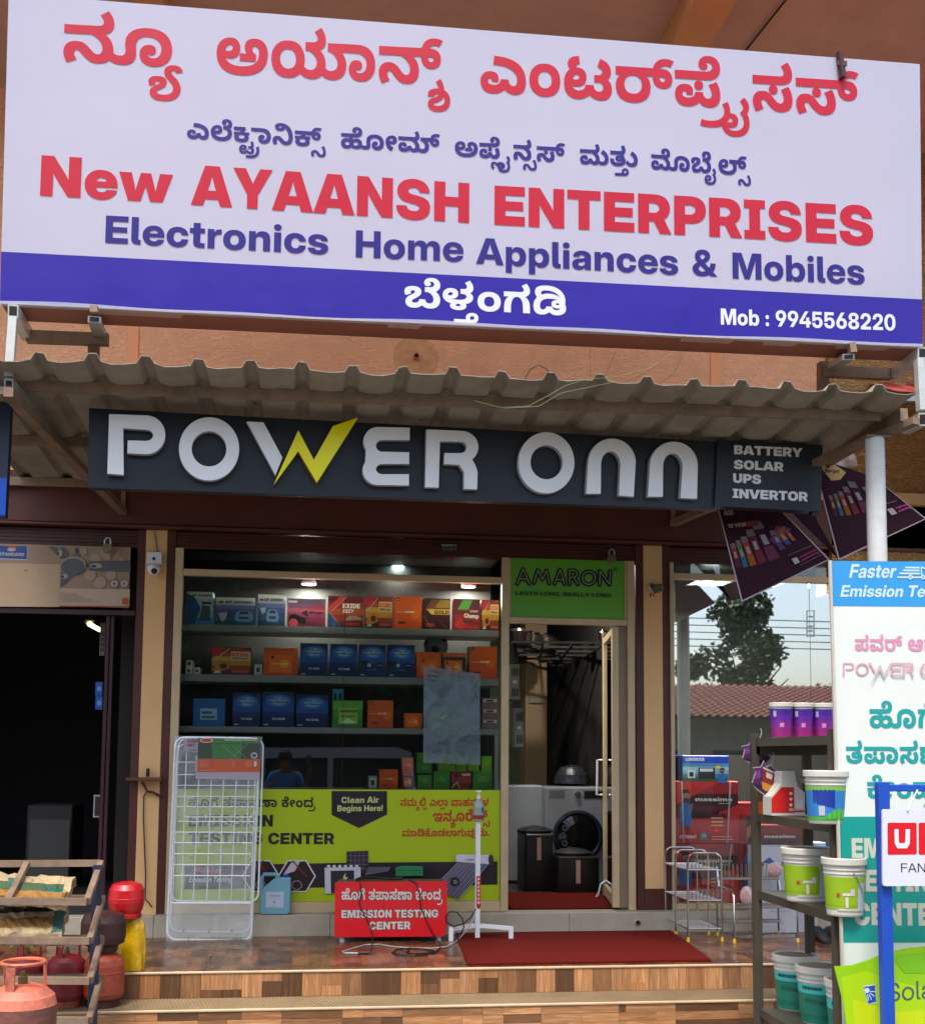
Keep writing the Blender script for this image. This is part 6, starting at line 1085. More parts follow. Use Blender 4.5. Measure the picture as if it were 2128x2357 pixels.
# ================================================================ shelves and battery boxes
sh=thing('display_shelves','white wall shelves behind the shop window carrying battery boxes','shelf',(.4,.3,-1.1))
SHM=mat('shelf_white','#8d8f88',.4,var=.08)
YB=.14
shz=[]
for v0,v1 in((1436,1452),(1551,1568),(1671,1685)):
 a=P(430,v0,YB-.03);b=P(430,v1,YB-.03);shz.append(a.z)
 g=MB();g.box((xL0,YB-.03,b.z),(xM0,YB+.3,a.z),SHM,ch=.003);g.build('shelf_board',sh)
a=P(1100,1818,YB-.03);shz.append(a.z)
g=MB();g.box((xL0,YB-.035,a.z-.03),(xM0,YB+.35,a.z),SHM);g.build('shelf_board',sh)
g=MB();g.box((P(1137,1700,YB).x,YB-.02,a.z),(P(1146,1700,YB).x,YB+.3,shz[2]-.04),SHM);g.build('upright',sh)
C7=lambda x,y:(400+x/2.275,1200+y/2.275)
C8=lambda x,y:(780+x/4.55,1600+y/4.55)
def bbox(px,shelf,col,label,draw,dep=.13,rz=0.0,group=None,dy=0.0,zbase=None,side=None,name='battery_box',cat='box',m=None):
 x0,x1,y0,y1=px
 a=P(x0,y1,YB+dy);b=P(x1,y0,YB+dy);z0=shz[shelf]+.0005 if zbase is None else zbase
 hgt=P(x0,y0,YB+dy).z-a.z
 cx=(a.x+b.x)/2;wv=(b.x-a.x)/2
 t=thing(name,label,cat,(cx,YB+dy+dep/2,z0),group)
 g=MB();g.box((cx-wv+.001,YB+dy,z0),(cx+wv-.001,YB+dy+dep,z0+hgt),m or CARTONP,col,ch=.0025);g.build('carton',t)
 if draw:
  g=MB();pr=Print(g,O=(cx-wv+.003,YB+dy,z0+.003),ex=(2*wv-.006,0,0),ez=(0,0,hgt-.006),off=.0006,step=.0003,m=CARTONP);draw(pr);g.build('print',t)
 if rz:t.rotation_euler=(0,0,rz)
 return z0+hgt
def grad(pr,cols,y0=0,y1=1):
 n=len(cols)
 for i,c in enumerate(cols):pr.rect(0,y0+(y1-y0)*i/n,1,y0+(y1-y0)*(i+1)/n,c)
def d_sonic(wide):
 def f(pr):
  grad(pr,['#1d3450','#2a4560','#2b3a63','#3b4472','#51577f','#8f9298','#b5b3ac'])
  cx=.72 if wide else .55
  pr.poly([(cx-.24,.22),(cx-.22,.4),(cx-.13,.52),(cx+.13,.52),(cx+.22,.4),(cx+.24,.22),(cx+.18,.12),(cx-.18,.12)],'#5f7d96')
  pr.poly([(cx-.13,.4),(cx-.09,.49),(cx+.09,.49),(cx+.13,.4)],'#16202c');pr.rect(cx-.12,.22,cx+.12,.3,'#1a2836')
  pr.poly([(.06,.42),(.3,.46),(.26,.2),(.16,.1)]if wide else[(.08,.56),(.3,.58),(.27,.42),(.17,.36)],'#8d97a0')
  pr.rect(.08,.79,.2,.87,'#7a2418');pr.text('SF SONIC','X',(.23,.79),(.92,.79),.09,'#141c2c',slant=.2)
  pr.line([(.1,.68),(.6,.68)],.012,'#5a5a9a')
 return f
def d_blue(pr):
 grad(pr,['#2f6a94','#5f8496','#7f949a','#8a9aa0','#a8aca8'])
 pr.poly([(0,0),(.32,0),(.55,.5),(.3,.85),(0,.95)],'#0f3f6c');pr.poly([(.5,.1),(.92,.1),(.9,.55),(.6,.6)],'#2b3a44');pr.rect(.58,.62,.95,.7,'#18222c')
 pr.text('SF SONIC','X',(.2,.86),(.93,.86),.07,'#1a2030',slant=.2)
def d_ex(kind):
 def f(pr):
  if kind=='pink':grad(pr,['#5d2636','#7b2f48','#8b3350','#a34a5c','#6f3f5c','#54405c'])
  elif kind=='ezy':grad(pr,['#4c1614','#7a2a1c','#8f3d22','#7a211c','#591418'])
  elif kind=='champ':grad(pr,['#7c1410','#8a1c14','#5a0f12','#48101a'])
  elif kind=='gold':grad(pr,['#331013','#3b1416','#3a1516','#2b1210'])
  else:grad(pr,['#3c130d','#6b2c12','#9a6a1c','#a8822c','#8b3a22','#74221c'])
  if kind=='mil':
   pr.poly([(0,.6),(.4,1),(0,1)],'#9a1420');pr.line([(.1,.55),(.45,.98)],.014,'#c0a8a0')
   pr.poly([(.0,.12),(.12,.4),(.3,.52),(.48,.42),(.45,.2),(.2,.1)],'#9a5a1c');pr.ell(.3,.3,.1,.1,'#3a1a0c');pr.poly([(.05,.04),(.25,.04),(.22,.12),(.1,.12)],'#a8a29a')
   pr.rect(.5,.54,.99,.86,'#b89a6a');pr.text('EXIDE','X',(.53,.68),(.95,.67),.13,'#a81018');pr.text('Mileage','B',(.53,.57),(.95,.57),.08,'#14100c',slant=.2);pr.rect(.52,.06,.96,.15,'#a03a34')
  if kind=='pink':
   pr.poly([(0,.1),(.05,.4),(.2,.45),(.35,.35),(.5,.3),(.48,.1)],'#1c1418');pr.ell(.16,.12,.12,.15,'#b84050');pr.poly([(.36,.5),(.52,.6),(.54,.35),(.46,.4)],'#2a1418')
   pr.text('EXIDE','X',(.56,.62),(.98,.62),.14,'#a81830');pr.text('Mileage','B',(.58,.48),(.95,.48),.08,'#14100c',slant=.2);pr.rect(.02,.86,.25,.93,'#c0b8b4');pr.rect(.7,.06,.96,.18,'#7a2030')
  if kind=='ezy':
   pr.poly([(0,.62),(.34,1),(.55,1),(.1,.45)],'#a8281c');pr.poly([(.0,0),(.0,.5),(.32,0)],'#2f4a70');pr.line([(.03,.5),(.36,.02)],.012,'#9a9aa8');pr.line([(.1,.52),(.52,.98)],.012,'#b89088')
   pr.text('EXIDE','X',(.41,.62),(.9,.62),.15,'#cfc4b0');pr.text('EEZY','B',(.42,.47),(.72,.47),.11,'#cfc4b0',slant=.15)
   pr.poly([(.5,.28),(.62,.38),(.8,.38),(.95,.3),(.95,.24),(.5,.22)],'#8a7468');pr.rect(.5,.05,.92,.15,'#8a2a1c')
  if kind=='gold':
   for k in(.1,.2,.3):pr.line([(k,.62),(k+.25,.98)],.02,'#a86a2a')
   pr.poly([(.42,.7),(.62,.98),(.98,.98),(.98,.7)],'#8a6420');pr.poly([(.12,.66),(.99,.66),(.99,.48),(.3,.48)],'#b8962c')
   pr.text('GOLD','X',(.4,.5),(.94,.5),.12,'#2a1210',slant=.15);pr.poly([(.05,.2),(.45,.18),(.42,.08),(.1,.08)],'#8a2a20');pr.line([(.02,.42),(.3,.04)],.012,'#b09060');pr.line([(.6,.3),(.85,.06)],.012,'#8a5040')
  if kind=='champ':
   pr.poly([(.14,.66),(.34,.98),(.72,.98),(.55,.66)],'#4f8a30');pr.text('EXIDE','X',(.62,.58),(.92,.58),.06,'#c8a8a0');pr.text('Champ','X',(.4,.4),(.94,.38),.14,'#d8ccc0')
   pr.poly([(.0,.1),(.2,.42),(.36,.3),(.5,.12),(.3,.0)],'#a8281c');pr.rect(.36,.24,.72,.3,'#26301c');pr.rect(.45,.04,.95,.16,'#94281e')
  if kind=='rider':
   grad(pr,['#5a1614','#8a2a20','#7a2420']);pr.poly([(.0,0),(.2,.1),(.45,.5),(.3,.9),(.15,.8),(.2,.4)],'#5a2418');pr.ell(.25,.78,.1,.12,'#1c1418')
   pr.poly([(.18,.65),(.4,.65),(.45,.4),(.3,.3)],'#6a3048');pr.line([(.02,.1),(.3,.4),(.42,.06)],.05,'#b08a70');pr.text('EXIDE','X',(.55,.78),(.95,.78),.12,'#d8ccc0')
 return f
def d_zone(pr):
 grad(pr,['#a83c08','#ac4209','#b0480a','#b0480a']);pr.ell(.78,.46,.16,.16,'#b8580c');pr.rect(.06,.86,.2,.97,'#171210');pr.text('14','X',(.09,.885),(.18,.885),.05,'#c8a080')
 pr.text('power','R',(.1,.5),(.38,.5),.035,'#d8b498',slant=.2);pr.text('ZONE','B',(.39,.49),(.72,.49),.06,'#e0c0a4',slant=.3);pr.rect(.17,.15,.42,.2,'#2a1208');pr.line([(.46,.175),(.85,.175)],.012,'#7a3008')
def d_zone2(pr):
 grad(pr,['#a83c08','#b0480a']);pr.rect(.0,.93,1,.95,'#8a3408');pr.rect(.16,.1,.84,.74,'#bc5a12');pr.ell(.62,.42,.14,.16,'#c88018');pr.ell(.26,.66,.05,.06,'#3a1c08');pr.text('power ZONE','B',(.24,.4),(.72,.4),.04,'#e0b890',slant=.2)
def d_zone3(pr):
 pr.rect(0,0,1,1,'#2a211e');pr.rect(0,.84,1,1,'#a04010');pr.rect(.1,.14,.86,.7,'#b45014');pr.ell(.64,.44,.14,.16,'#c88018');pr.ell(.2,.62,.05,.06,'#3a1c08');pr.text('power ZONE','B',(.18,.42),(.75,.42),.04,'#e0b890',slant=.2)
def d_tata(car,code):
 def f(pr):
  grad(pr,['#07183e','#07183e','#0a2452','#123c78','#123c78','#0b2a5c','#07183e'])
  for k,c in((.44,'#12407c'),(.38,'#2a5a90'),(.3,'#4a7098'),(.24,'#6c8aa6')):pr.ell(.5,.74,k,k*.46,c)
  pr.text('TATA','X',(.2,.78),(.5,.78),.055,'#101830');pr.poly([(.55,.79),(.68,.84),(.8,.79),(.66,.76)],'#2c7a5c');pr.text('BATTERIES','X',(.18,.68),(.8,.68),.045,'#101830',slant=.1)
  if car:
   pr.poly([(.02,.5),(.3,.5),(.45,.42),(.5,.34),(.1,.34),(.02,.38)],'#0c1826');pr.ell(.38,.36,.07,.06,'#8a949a');pr.ell(.78,.36,.12,.1,'#0a0e16');pr.line([(.7,.36),(.86,.36)],.016,'#98a0a8');pr.text('LITHIUM','B',(.3,.2),(.66,.2),.035,'#3a6a9a')
  else:pr.text(code,'B',(.3,.19),(.72,.19),.06,'#a8b4c0')
  pr.rect(.05,.04,.2,.065,'#a0a8b0')
 return f
def d_amaron(pr):
 grad(pr,['#2c6818','#38781c','#4a8c28']);pr.rect(.2,.12,.84,.74,'#7a9a3c');pr.text('AMARON','X',(.24,.56),(.82,.56),.1,'#16240c');pr.rect(.28,.38,.76,.44,'#4a6a2c');pr.poly([(.28,.16),(.5,.34),(.78,.2),(.7,.16)],'#b0b890')
def d_green(k=0):
 def f(pr):
  grad(pr,['#2c6414','#34701a']);pr.line([(.1,.88),(.5,.88)],.02,'#18360c')
  if k==0:pr.text('PRO','B',(.38,.6),(.6,.6),.1,'#6a9a50');pr.text('RIDER','B',(.28,.42),(.76,.42),.13,'#5a9040')
  if k==1:pr.rect(.54,.14,.84,.46,'#b8bcb4')
  pr.line([(.08,.1),(.9,.1)],.016,'#1c4010')
 return f
def d_lime(pr):grad(pr,['#5a8410','#648e12']);pr.line([(.1,.86),(.6,.86)],.02,'#24400c');pr.line([(.1,.14),(.9,.14)],.02,'#3a5c0c');pr.ell(.5,.5,.25,.12,'#6c9a1c')
def d_small(pr):pr.rect(.1,.15,.9,.85,'#9a9888');pr.rect(.25,.25,.7,.7,'#2c2a26')
R1='battery boxes on the top shelf';R2='battery boxes on the second shelf';R3='battery boxes on the third shelf';R4='battery boxes stacked on the bottom shelf'
def c7(x0,x1,y0,y1):a=C7(x0,y0);b=C7(x1,y1);return(a[0],b[0],a[1],b[1])
def c8(x0,x1,y0,y1):a=C8(x0,y0);b=C8(x1,y1);return(a[0],b[0],a[1],b[1])
for px,sfi,col,lab,dr,kw in(
(c7(62,208,350,522),0,'#8a9aa0','blue and silver box at the left end of the top shelf',d_blue,{}),
(c7(215,430,378,525),0,'#25304e','wide navy box showing a car, second from left on the top shelf',d_sonic(1),{}),
(c7(436,584,362,528),0,'#25304e','tall navy box showing a car, third from left on the top shelf',d_sonic(0),{}),
(c7(592,796,385,532),0,'#5d2636','pink and maroon box with a motorbike on the top shelf',d_ex('pink'),{}),
(c7(804,996,372,537),0,'#4c1614','red box with orange and blue stripes in the middle of the top shelf',d_ex('ezy'),{}),
(c7(1000,1146,376,541),0,'#5a2012','red and yellow lion box left of the plain orange box, top shelf',d_ex('mil'),{}),
(c7(1150,1299,374,545),0,'#a83c08','plain orange box on the top shelf',d_zone,{}),
(c7(1303,1448,384,547),0,'#331013','dark box with a gold band on the top shelf',d_ex('gold'),{}),
(c7(1463,1604,388,552),0,'#7c1410','red box with a green patch on the top shelf',d_ex('champ'),{}),
(c7(1609,1703,390,552),0,'#5a2012','red and yellow lion box at the right end of the top shelf',d_ex('mil'),{}),
(c7(195,406,645,788),1,'#5a2012','red and yellow lion box near the left of the second shelf',d_ex('mil'),{}),
(c7(420,465,730,788),1,'#8a8c88','small pale carton between the lion box and an orange box',d_small,{}),
(c7(468,650,652,797),1,'#a83c08','wide orange box left of the blue boxes on the second shelf',d_zone2,{}),
(c7(658,808,628,800),1,'#07183e','blue box with a pale glow, leftmost blue box of the second shelf',d_tata(0,'TG 350L'),{}),
(c7(815,962,630,801),1,'#07183e','blue box behind the pane joint, second blue box of the second shelf',d_tata(0,'TG 350R'),{}),
(c7(968,1110,632,802),1,'#07183e','blue box with a car, third blue box of the second shelf',d_tata(1,''),{}),
(c7(1118,1262,632,803),1,'#07183e','blue box with a car, rightmost blue box of the second shelf',d_tata(1,''),{}),
(c7(1268,1400,670,805),1,'#a83c08','low orange box right of the blue boxes on the second shelf',d_zone2,{}),
(c7(1403,1530,672,806),1,'#2a211e','dark box with an orange label on the second shelf',d_zone3,{}),
(c7(1543,1692,640,810),1,'#a83c08','tall orange box at the right end of the second shelf',d_zone,{}),
(c7(98,270,912,1057),2,'#0f4c7c','bright blue battery with a white label, left end of third shelf',lambda pr:(pr.rect(.22,.22,.76,.64,'#7a9098'),pr.rect(.27,.44,.6,.54,'#1c4c70'),pr.rect(.27,.28,.7,.36,'#24485c')),{}),
(c7(305,457,880,1058),2,'#07183e','narrow blue box on the third shelf right of the bright blue battery',d_tata(0,'TG 350L'),{}),
(c7(460,634,875,1060),2,'#07183e','wide blue box in the middle of three on the third shelf',d_tata(0,'TG 550R'),{}),
(c7(637,812,890,1062),2,'#07183e','wide blue box beside the green box on the third shelf',d_tata(0,'TG 550L'),{}),
(c7(828,990,922,1065),2,'#2c6818','large green box with a pale label on the third shelf',d_amaron,{}),
(c7(1012,1150,925,1070),2,'#a03a10','square orange box in the middle of the third shelf',d_zone,{}),
(c7(1205,1302,965,1045),2,'#a03a10','flat orange box beside the pale reflection sheet on the third shelf',d_zone2,{}),
(c7(1340,1440,965,1072),2,'#6a8a34','square lime box behind the pale reflection sheet on the third shelf',d_lime,{}),
(c8(415,620,775,982),3,'#a03a10','orange box at the left of the bottom shelf stacks',d_zone,{}),
(c8(820,975,835,985),3,'#34701a','green box at the bottom left of the green stack',d_green(0),{}),
(c8(985,1163,797,985),3,'#2c6414','large green box beside the stack of three, bottom shelf',d_green(0),{}),
(c8(1170,1386,797,985),3,'#5a1614','red box with a motorcyclist on the bottom shelf',d_ex('rider'),{}),
(c8(1397,1610,787,985),3,'#2c6414','large green box at the right end of the bottom shelf',d_green(0),{}),
(c8(305,402,845,982),3,'#6a6c68','small grey device box at the left end of the bottom shelf',d_small,{}),
):
 grp=(R1,R2,R3,R4)[sfi];bbox(px,sfi,col,lab,dr,group=grp,**kw)
z=bbox(c8(660,783,812,985),3,'#8a3410','lower orange box of the tall two box stack on the bottom shelf',d_zone3,group=R4)
bbox(c8(660,783,632,790),3,'#8a3410','upper orange box of the tall two box stack on the bottom shelf',d_zone,group=R4,zbase=z)
z=P(*C8(820,835),YB).z-P(*C8(820,985),YB).z+shz[3]+.001
z=bbox(c8(812,976,697,805),3,'#34701a','green box in the middle of the three high stack on the bottom shelf',d_green(0),group=R4,zbase=z+.012)
bbox(c8(814,982,562,670),3,'#2c6414','green box on top of the three high stack on the bottom shelf',d_green(1),group=R4,zbase=z)
zk=shz[3]+P(*C8(985,797),YB).z-P(*C8(985,985),YB).z+.001
bbox(c8(1035,1218,595,775),3,'#4f7a1c','lime box on the upper row, leftmost and widest of four',d_lime,group=R4,zbase=zk)
bbox(c8(1222,1342,620,775),3,'#4f7a1c','lime box on the upper row, second of four from left',d_lime,group=R4,zbase=zk)
bbox(c8(1347,1470,615,775),3,'#4f7a1c','lime box on the upper row, third of four from left',d_lime,group=R4,zbase=zk)
bbox(c8(1490,1604,612,775),3,'#4a7a10','lime box on the upper row, rightmost of four',d_lime,group=R4,zbase=zk)
z=bbox(c7(1458,1540,1006,1068),2,'#6a8a34','lower small lime box of the pair behind the pale reflection sheet',d_lime,group=R3)
bbox(c7(1458,1540,938,998),2,'#6a8a34','upper small lime box of the pair behind the pale reflection sheet',d_lime,group=R3,zbase=z)
z=bbox(c7(60,98,752,787),1,'#b0a898','left lower tiny white carton at the left end of the second shelf',d_small,group='tiny white cartons')
bbox(c7(62,100,712,750),1,'#b0a898','tiny white carton standing on another at the second shelf',d_small,group='tiny white cartons',zbase=z)
bbox(c7(103,140,752,787),1,'#b0a898','right lower tiny white carton on the second shelf',d_small,group='tiny white cartons')
z=None
for k in range(6):z=bbox((1108,1148,1652-k*13,1664-k*13),2,'#6a3c40' if k%2 else '#5a4a50','flat pinkish packet piled at the right of the third shelf, %s'%('lowest','second','third','fourth','fifth','topmost')[k],d_small if k%2 else None,group='pinkish packets',zbase=z,name='flat_packet',cat='packet')
# football and helmet like round things behind the boxes
t=thing('football','black and white ball behind the orange boxes on the second shelf','ball',P(1003,1500,.38))
c=P(1003,1487,.38);g=MB();g.lathe([(.0,-.095)]+[(.095*math.cos(math.radians(a)),.095*math.sin(math.radians(a)))for a in range(-75,90,15)]+[(0,.095)],c,mat('ball_white','#7a8480',.4),n=20);g.build('ball',t)
g=MB()
for a,b in((200,10),(262,-20),(250,45),(310,30),(165,-25)):
 d=Vector((math.cos(math.radians(a))*math.cos(math.radians(b)),math.sin(math.radians(a))*math.cos(math.radians(b)),math.sin(math.radians(b))))
 u=d.orthogonal().normalized();v=d.cross(u);g.add([c+d*.0925+(u*math.cos(k*1.2566)+v*math.sin(k*1.2566))*.032 for k in range(5)]+[c+d*.0975],[(0,1,5),(1,2,5),(2,3,5),(3,4,5),(4,0,5)],BLACK)
g.build('patch',t,kind='stuff')
# headphones card
bbox((764,790,1585,1626),2,'#1c6a78','turquoise card with black headphones hanging above the green box',lambda pr:(pr.ell(.25,.5,.14,.3,'#0a0e12'),pr.ell(.75,.5,.14,.3,'#0a0e12')),dep=.02,dy=.05,zbase=P(770,1626,YB).z,name='headphone_card',cat='card')
# reflection of a white sign, put in as a pale translucent sheet
t=thing('sign_reflection','translucent pale blue sheet painting a sign reflection in front of lime boxes','sheet',P(1040,1758,.02))
g=MB();q=[P(975,1533,.018),P(1104,1551,.018),P(1105,1761,.018),P(974,1756,.018)];g.slab(q,(0,.0006,0),sheet('reflection_film','#dce6fa',.36,.6));g.build('film',t)
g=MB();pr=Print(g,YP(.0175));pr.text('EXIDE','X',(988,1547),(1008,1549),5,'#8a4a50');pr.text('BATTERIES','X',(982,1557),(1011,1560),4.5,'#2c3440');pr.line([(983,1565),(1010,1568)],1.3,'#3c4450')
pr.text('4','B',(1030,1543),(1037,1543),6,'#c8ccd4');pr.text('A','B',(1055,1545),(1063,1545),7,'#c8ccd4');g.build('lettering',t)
# ================================================================ lime poster
po=thing('lime_poster','lime green poster with black and red lettering on the lower shop window','poster',P(775,2076,0))
PP_=YP(.0)
LIME='#9cb00c'
g=MB();a,b=P(424,1816,0),P(1146,2075,0);g.box((xL1+.003,.0,zS1+.002),(xM0-.003,.004,P(1100,1819,0).z),VINYL,LIME);g.build('sheet',po)
C9=lambda x,y:(360+x/2.167,1650+y/2.167)
q9=lambda pts:[C9(*p)for p in pts]
g=MB();pr=Print(g,PP_,m=VINYL)
pr.poly(q9([(140,745),(600,735),(1000,728),(1700,722),(1700,838),(1000,850),(140,862)]),'#1f1720')
pr.poly(q9([(873,371),(1150,371),(1150,488),(1010,556),(873,490)]),'#1f1720')
g.build('dark_band',po)
g=MB();pr=Print(g,PP_,m=VINYL,off=.0012)
pr.text('271 64 242 s 38 152 60 56 146 60 s 240 74 6 40 122','K',C9(160,448),C9(792,452),17.5,'#1c1418')
g.build('lettering',po)
g=MB();pr=Print(g,PP_,m=VINYL,off=.0012)
pr.text('EMISSION','X',C9(160,548),C9(580,548),27,'#1c1418');pr.text('TESTING','X',C9(160,636),C9(528,636),27,'#1c1418');pr.text('CENTER','X',C9(556,636),C9(886,636),26,'#1c1418')
g.build('lettering',po)
g=MB();pr=Print(g,PP_,m=VINYL,off=.0022)
pr.text('Clean Air','B',C9(922,431),C9(1108,429),14,'#b8c078');pr.text('Begins Here!','B',C9(902,472),C9(1128,470),13.5,'#b8c078');g.build('lettering',po)
g=MB();pr=Print(g,PP_,m=VINYL,off=.0012)
R9='#a8301c'
pr.text('42 47 y-30 120 y0 231 y-60 124 y0 s 17 159 y-60 124 y0 60 s 161 60 57 42 25 52','K',C9(1215,446),C9(1655,446),14.5,R9)
pr.text('11 42 y-40 127 y0 64 264 187 y-40 129','K',C9(1378,524),C9(1662,520),20,R9)
pr.text('156 60 216 240 64 35 159 60 25 63 53 276 40 63 .','K',C9(1224,598),C9(1660,596),13.5,R9);g.build('lettering',po)
g=MB();pr=Print(g,PP_,m=VINYL,off=.0018)
pr.text('Faster','B',C9(190,780),C9(330,780),12,'#c8304a',slant=.2);pr.text('Emission Testing','B',C9(160,826),C9(375,824),12,'#b8bcc8',slant=.2)
for cx in(520,700):
 hx=[(cx+95*math.cos(math.radians(a)),795+92*math.sin(math.radians(a)))for a in range(0,360,60)]
 pr.poly(q9(hx),'#c8c4c0');hx=[(cx+88*math.cos(math.radians(a)),795+85*math.sin(math.radians(a)))for a in range(0,360,60)];pr.poly(q9(hx),'#241014')
 pr.poly(q9([(cx-70,790),(cx-30,730),(cx+20,715),(cx-10,770)]),'#b0a8a8' if cx==700 else '#4a3a3c');pr.line(q9([(cx-20,720),(cx+50,800)]),3,'#5a2a30');pr.line(q9(arc(cx,840,24,22,0,360,14)),2.4,'#8a7478')
pr.poly(q9([(948,672),(1055,668),(1056,770),(946,785)]),'#2c2030')
for k in range(1,5):pr.line(q9([(948+k*21,672),(947+k*21,780)]),.7,'#7a7080')
for k in range(1,5):pr.line(q9([(948,672+k*22),(1055,670+k*22)]),.7,'#7a7080')
pr.poly(q9([(838,752),(1018,750),(1018,880),(840,882)]),'#b8b8bc');pr.poly(q9([(868,768),(985,766),(985,880),(870,880)]),'#2c282c');pr.poly(q9([(930,800),(945,775),(940,800),(955,800),(935,830)]),'#c8b078')
for k in range(6):pr.ell(*C9(858+k*28,745),4,3,'#c0c0c4')
for k in range(11):pr.line(q9([(1040+k*11,790-k*2),(1062+k*10,750)]),1.5,'#8a8890')
pr.poly(q9([(1190,752),(1225,742),(1325,745),(1330,792),(1192,794)]),'#2c7a4c');pr.line(q9([(1200,765),(1322,765)]),2,'#1c5a38')
pr.poly(q9([(1500,730),(1668,725),(1500,905),(1370,850)]),'#1c1820')
for k in range(15):pr.line(q9([(1500+k*11,728),(1380+k*9,852+k*4)]),1.9,'#77748c' if k%2 else '#8f8ca0')
pr.poly(q9([(1490,690),(1500,685),(1660,688),(1672,735),(1492,722)]),'#c0bec8');pr.ell(*C9(1664,712),6,12,'#3a2430');pr.ell(*C9(1486,822),11,11,'#141014');pr.ell(*C9(1487,822),4.5,4.5,'#8a8890');pr.ell(*C9(1487,822),2,2,'#141014')
pr.text('V-GUARD','B',C9(1538,716),C9(1578,716),4,'#4a4854')
g.build('pictures',po)
# ================================================================ things on the porch
def rrect(x0,z0,x1,z1,r,n=5,xs=None):
 """closed rounded outline in (x, z); xs shifts the bottom corners"""
 pts=[]
 for cx,cz,a in((x1-r,z1-r,0),(x0+r,z1-r,90),(x0+r,z0+r,180),(x1-r,z0+r,270)):
  pts+=[(cx+r*math.cos(math.radians(a+90*i/n)),cz+r*math.sin(math.radians(a+90*i/n)))for i in range(n+1)]
 return pts+[pts[0]]
 # cloth drying rack, folded, wrapped in clear plastic, leaning on the window
ra=P(402,1698,-.07);rb=P(384,2166,-.24)
WR=mat('polished_wire','#e6e8e8',.25,metal=.25,var=0)
dr=thing('drying_rack','folded steel cloth drying rack wrapped in plastic leaning on the window','drying rack',(rb.x+.3,-.2,FZ))
def rk(u,v):  # point of the leaning rack at photo pixel, on a plane leaning back
 k=(v-1698)/468.0;return P(u,v,-.07-.17*k)
def outline(u0,v0,u1,v1,us,r=22):
 pts=[]
 for p in rrect(0,0,1,1,.06):
  k=p[1];uu=p[0]
  v=v1+(v0-v1)*k
  pts.append(rk(us[0]+(u0-us[0])*k+uu*((us[1]-us[0])+((u1-u0)-(us[1]-us[0]))*k),v))
 return pts
 # rounding handled in pixel space, then dropped on the leaning plane
def pxround(q,r=24,n=6):
 out=[]
 for i in range(4):
  p=Vector((*q[i],0));a=Vector((*q[i-1],0));b=Vector((*q[(i+1)%4],0))
  da=(a-p).normalized()*r;db_=(b-p).normalized()*r
  for k in range(n+1):
   t=k/n;out.append(tuple(((p+da)*(1-t)**2+p*2*t*(1-t)+(p+db_)*t*t)[:2]))
 return out+[out[0]]
for q,r_ in((((404,1697),(598,1700),(577,2166),(384,2163)),.008),(((412,1699),(606,1700),(594,2077),(392,2074)),.0065),(((409,1712),(590,1712),(575,2146),(391,2143)),.0035)):
 g=MB();g.tube([rk(*p)+Vector((0,-.012 if r_<.004 else 0,0))for p in pxround(q)],r_,WR,n=6,caps=False);g.build('frame_tube',dr)
Cx=lambda x,y:(370+x/4.03,1680+y/4.03)
for xt,xb in((165,110),(240,190),(352,300),(468,425),(582,540),(700,650),(812,780)):
 g=MB();a,b=Cx(xt,160 if xt<300 else 455),Cx(xb,1600);g.tube([rk(*a),rk((a[0]+b[0])/2,(a[1]+b[1])/2),rk(*b)],.004,WR,n=5);g.build('wire',dr)
for y,xa,xb in((300,155,340),(415,150,335),(516,150,885),(618,145,880),(713,140,880),(808,225,850),(850,160,870),(950,130,850),(1048,130,845),(1150,125,840),(1250,122,835),(1352,118,832),(1606,100,830)):
 g=MB();g.tube([rk(*Cx(xa,y))+Vector((0,-.006,0)),rk(*Cx(xb,y+2))+Vector((0,-.006,0))],.0038,WR,n=5);g.build('wire',dr)
g=MB();q=[rk(*p)for p in((402,1694),(604,1696),(580,2168),(383,2166))];g.slab([p+Vector((0,-.022,0))for p in q],(0,.0006,0),sheet('clear_wrap','#dfe6e4',.15,.12));g.build('plastic_wrap',dr)
LPl=Plane(rk(449,1810)+Vector((0,-.026,0)),rk(600,1810)+Vector((0,-.026,0)),rk(520,1697)+Vector((0,-.026,0)))
g=MB();pr=Print(g,LPl,off=.0005,step=.0006)
pr.poly([Cx(320,240),Cx(922,240),Cx(915,470),Cx(318,455)],'#9a8f98');pr.poly([Cx(348,75),Cx(925,85),Cx(922,272),Cx(342,270)],'#2c3a22');pr.poly([Cx(470,130),Cx(760,130),Cx(740,268),Cx(480,268)],'#2c6a2c')
pr.poly([Cx(348,75),Cx(925,85),Cx(925,128),Cx(347,120)],'#3a6a2c');pr.poly([Cx(340,272),Cx(922,274),Cx(920,392),Cx(338,392)],'#b04a1c')
pr.ell(*Cx(425,98),15,5.5,'#c8b8a8');pr.ell(*Cx(425,98),12.5,4.2,'#a83018');pr.ell(*Cx(866,240),7.5,7,'#b8b4c0');pr.ell(*Cx(866,240),5,4.6,'#3a3a5a')
pr.text('Cloth Drying Stand','B',Cx(590,102),Cx(768,103),4,'#c0c8a8');pr.text('Butterfly','B',Cx(780,103),Cx(895,105),4,'#c0c8a8')
for a,b in(((570,145),(720,270)),((670,150),(790,262)),((810,130),(620,300))):pr.line([Cx(*a),Cx(*b)],1,'#7a8a70')
for k in range(6):
 pr.line([Cx(360,288+k*12),Cx(430+(k%3)*10,288+k*12)],.8,'#c88a70');pr.line([Cx(665,290+k*11),Cx(685,290+k*11)],.8,'#c88a70');pr.line([Cx(785,290+k*11),Cx(850,290+k*11)],.8,'#c88a70')
pr.rect(*Cx(865,295),*Cx(890,345),'#c8b8a8');pr.line([Cx(360,380),Cx(500,380)],.9,'#c88a70')
g.build('label_card',dr)
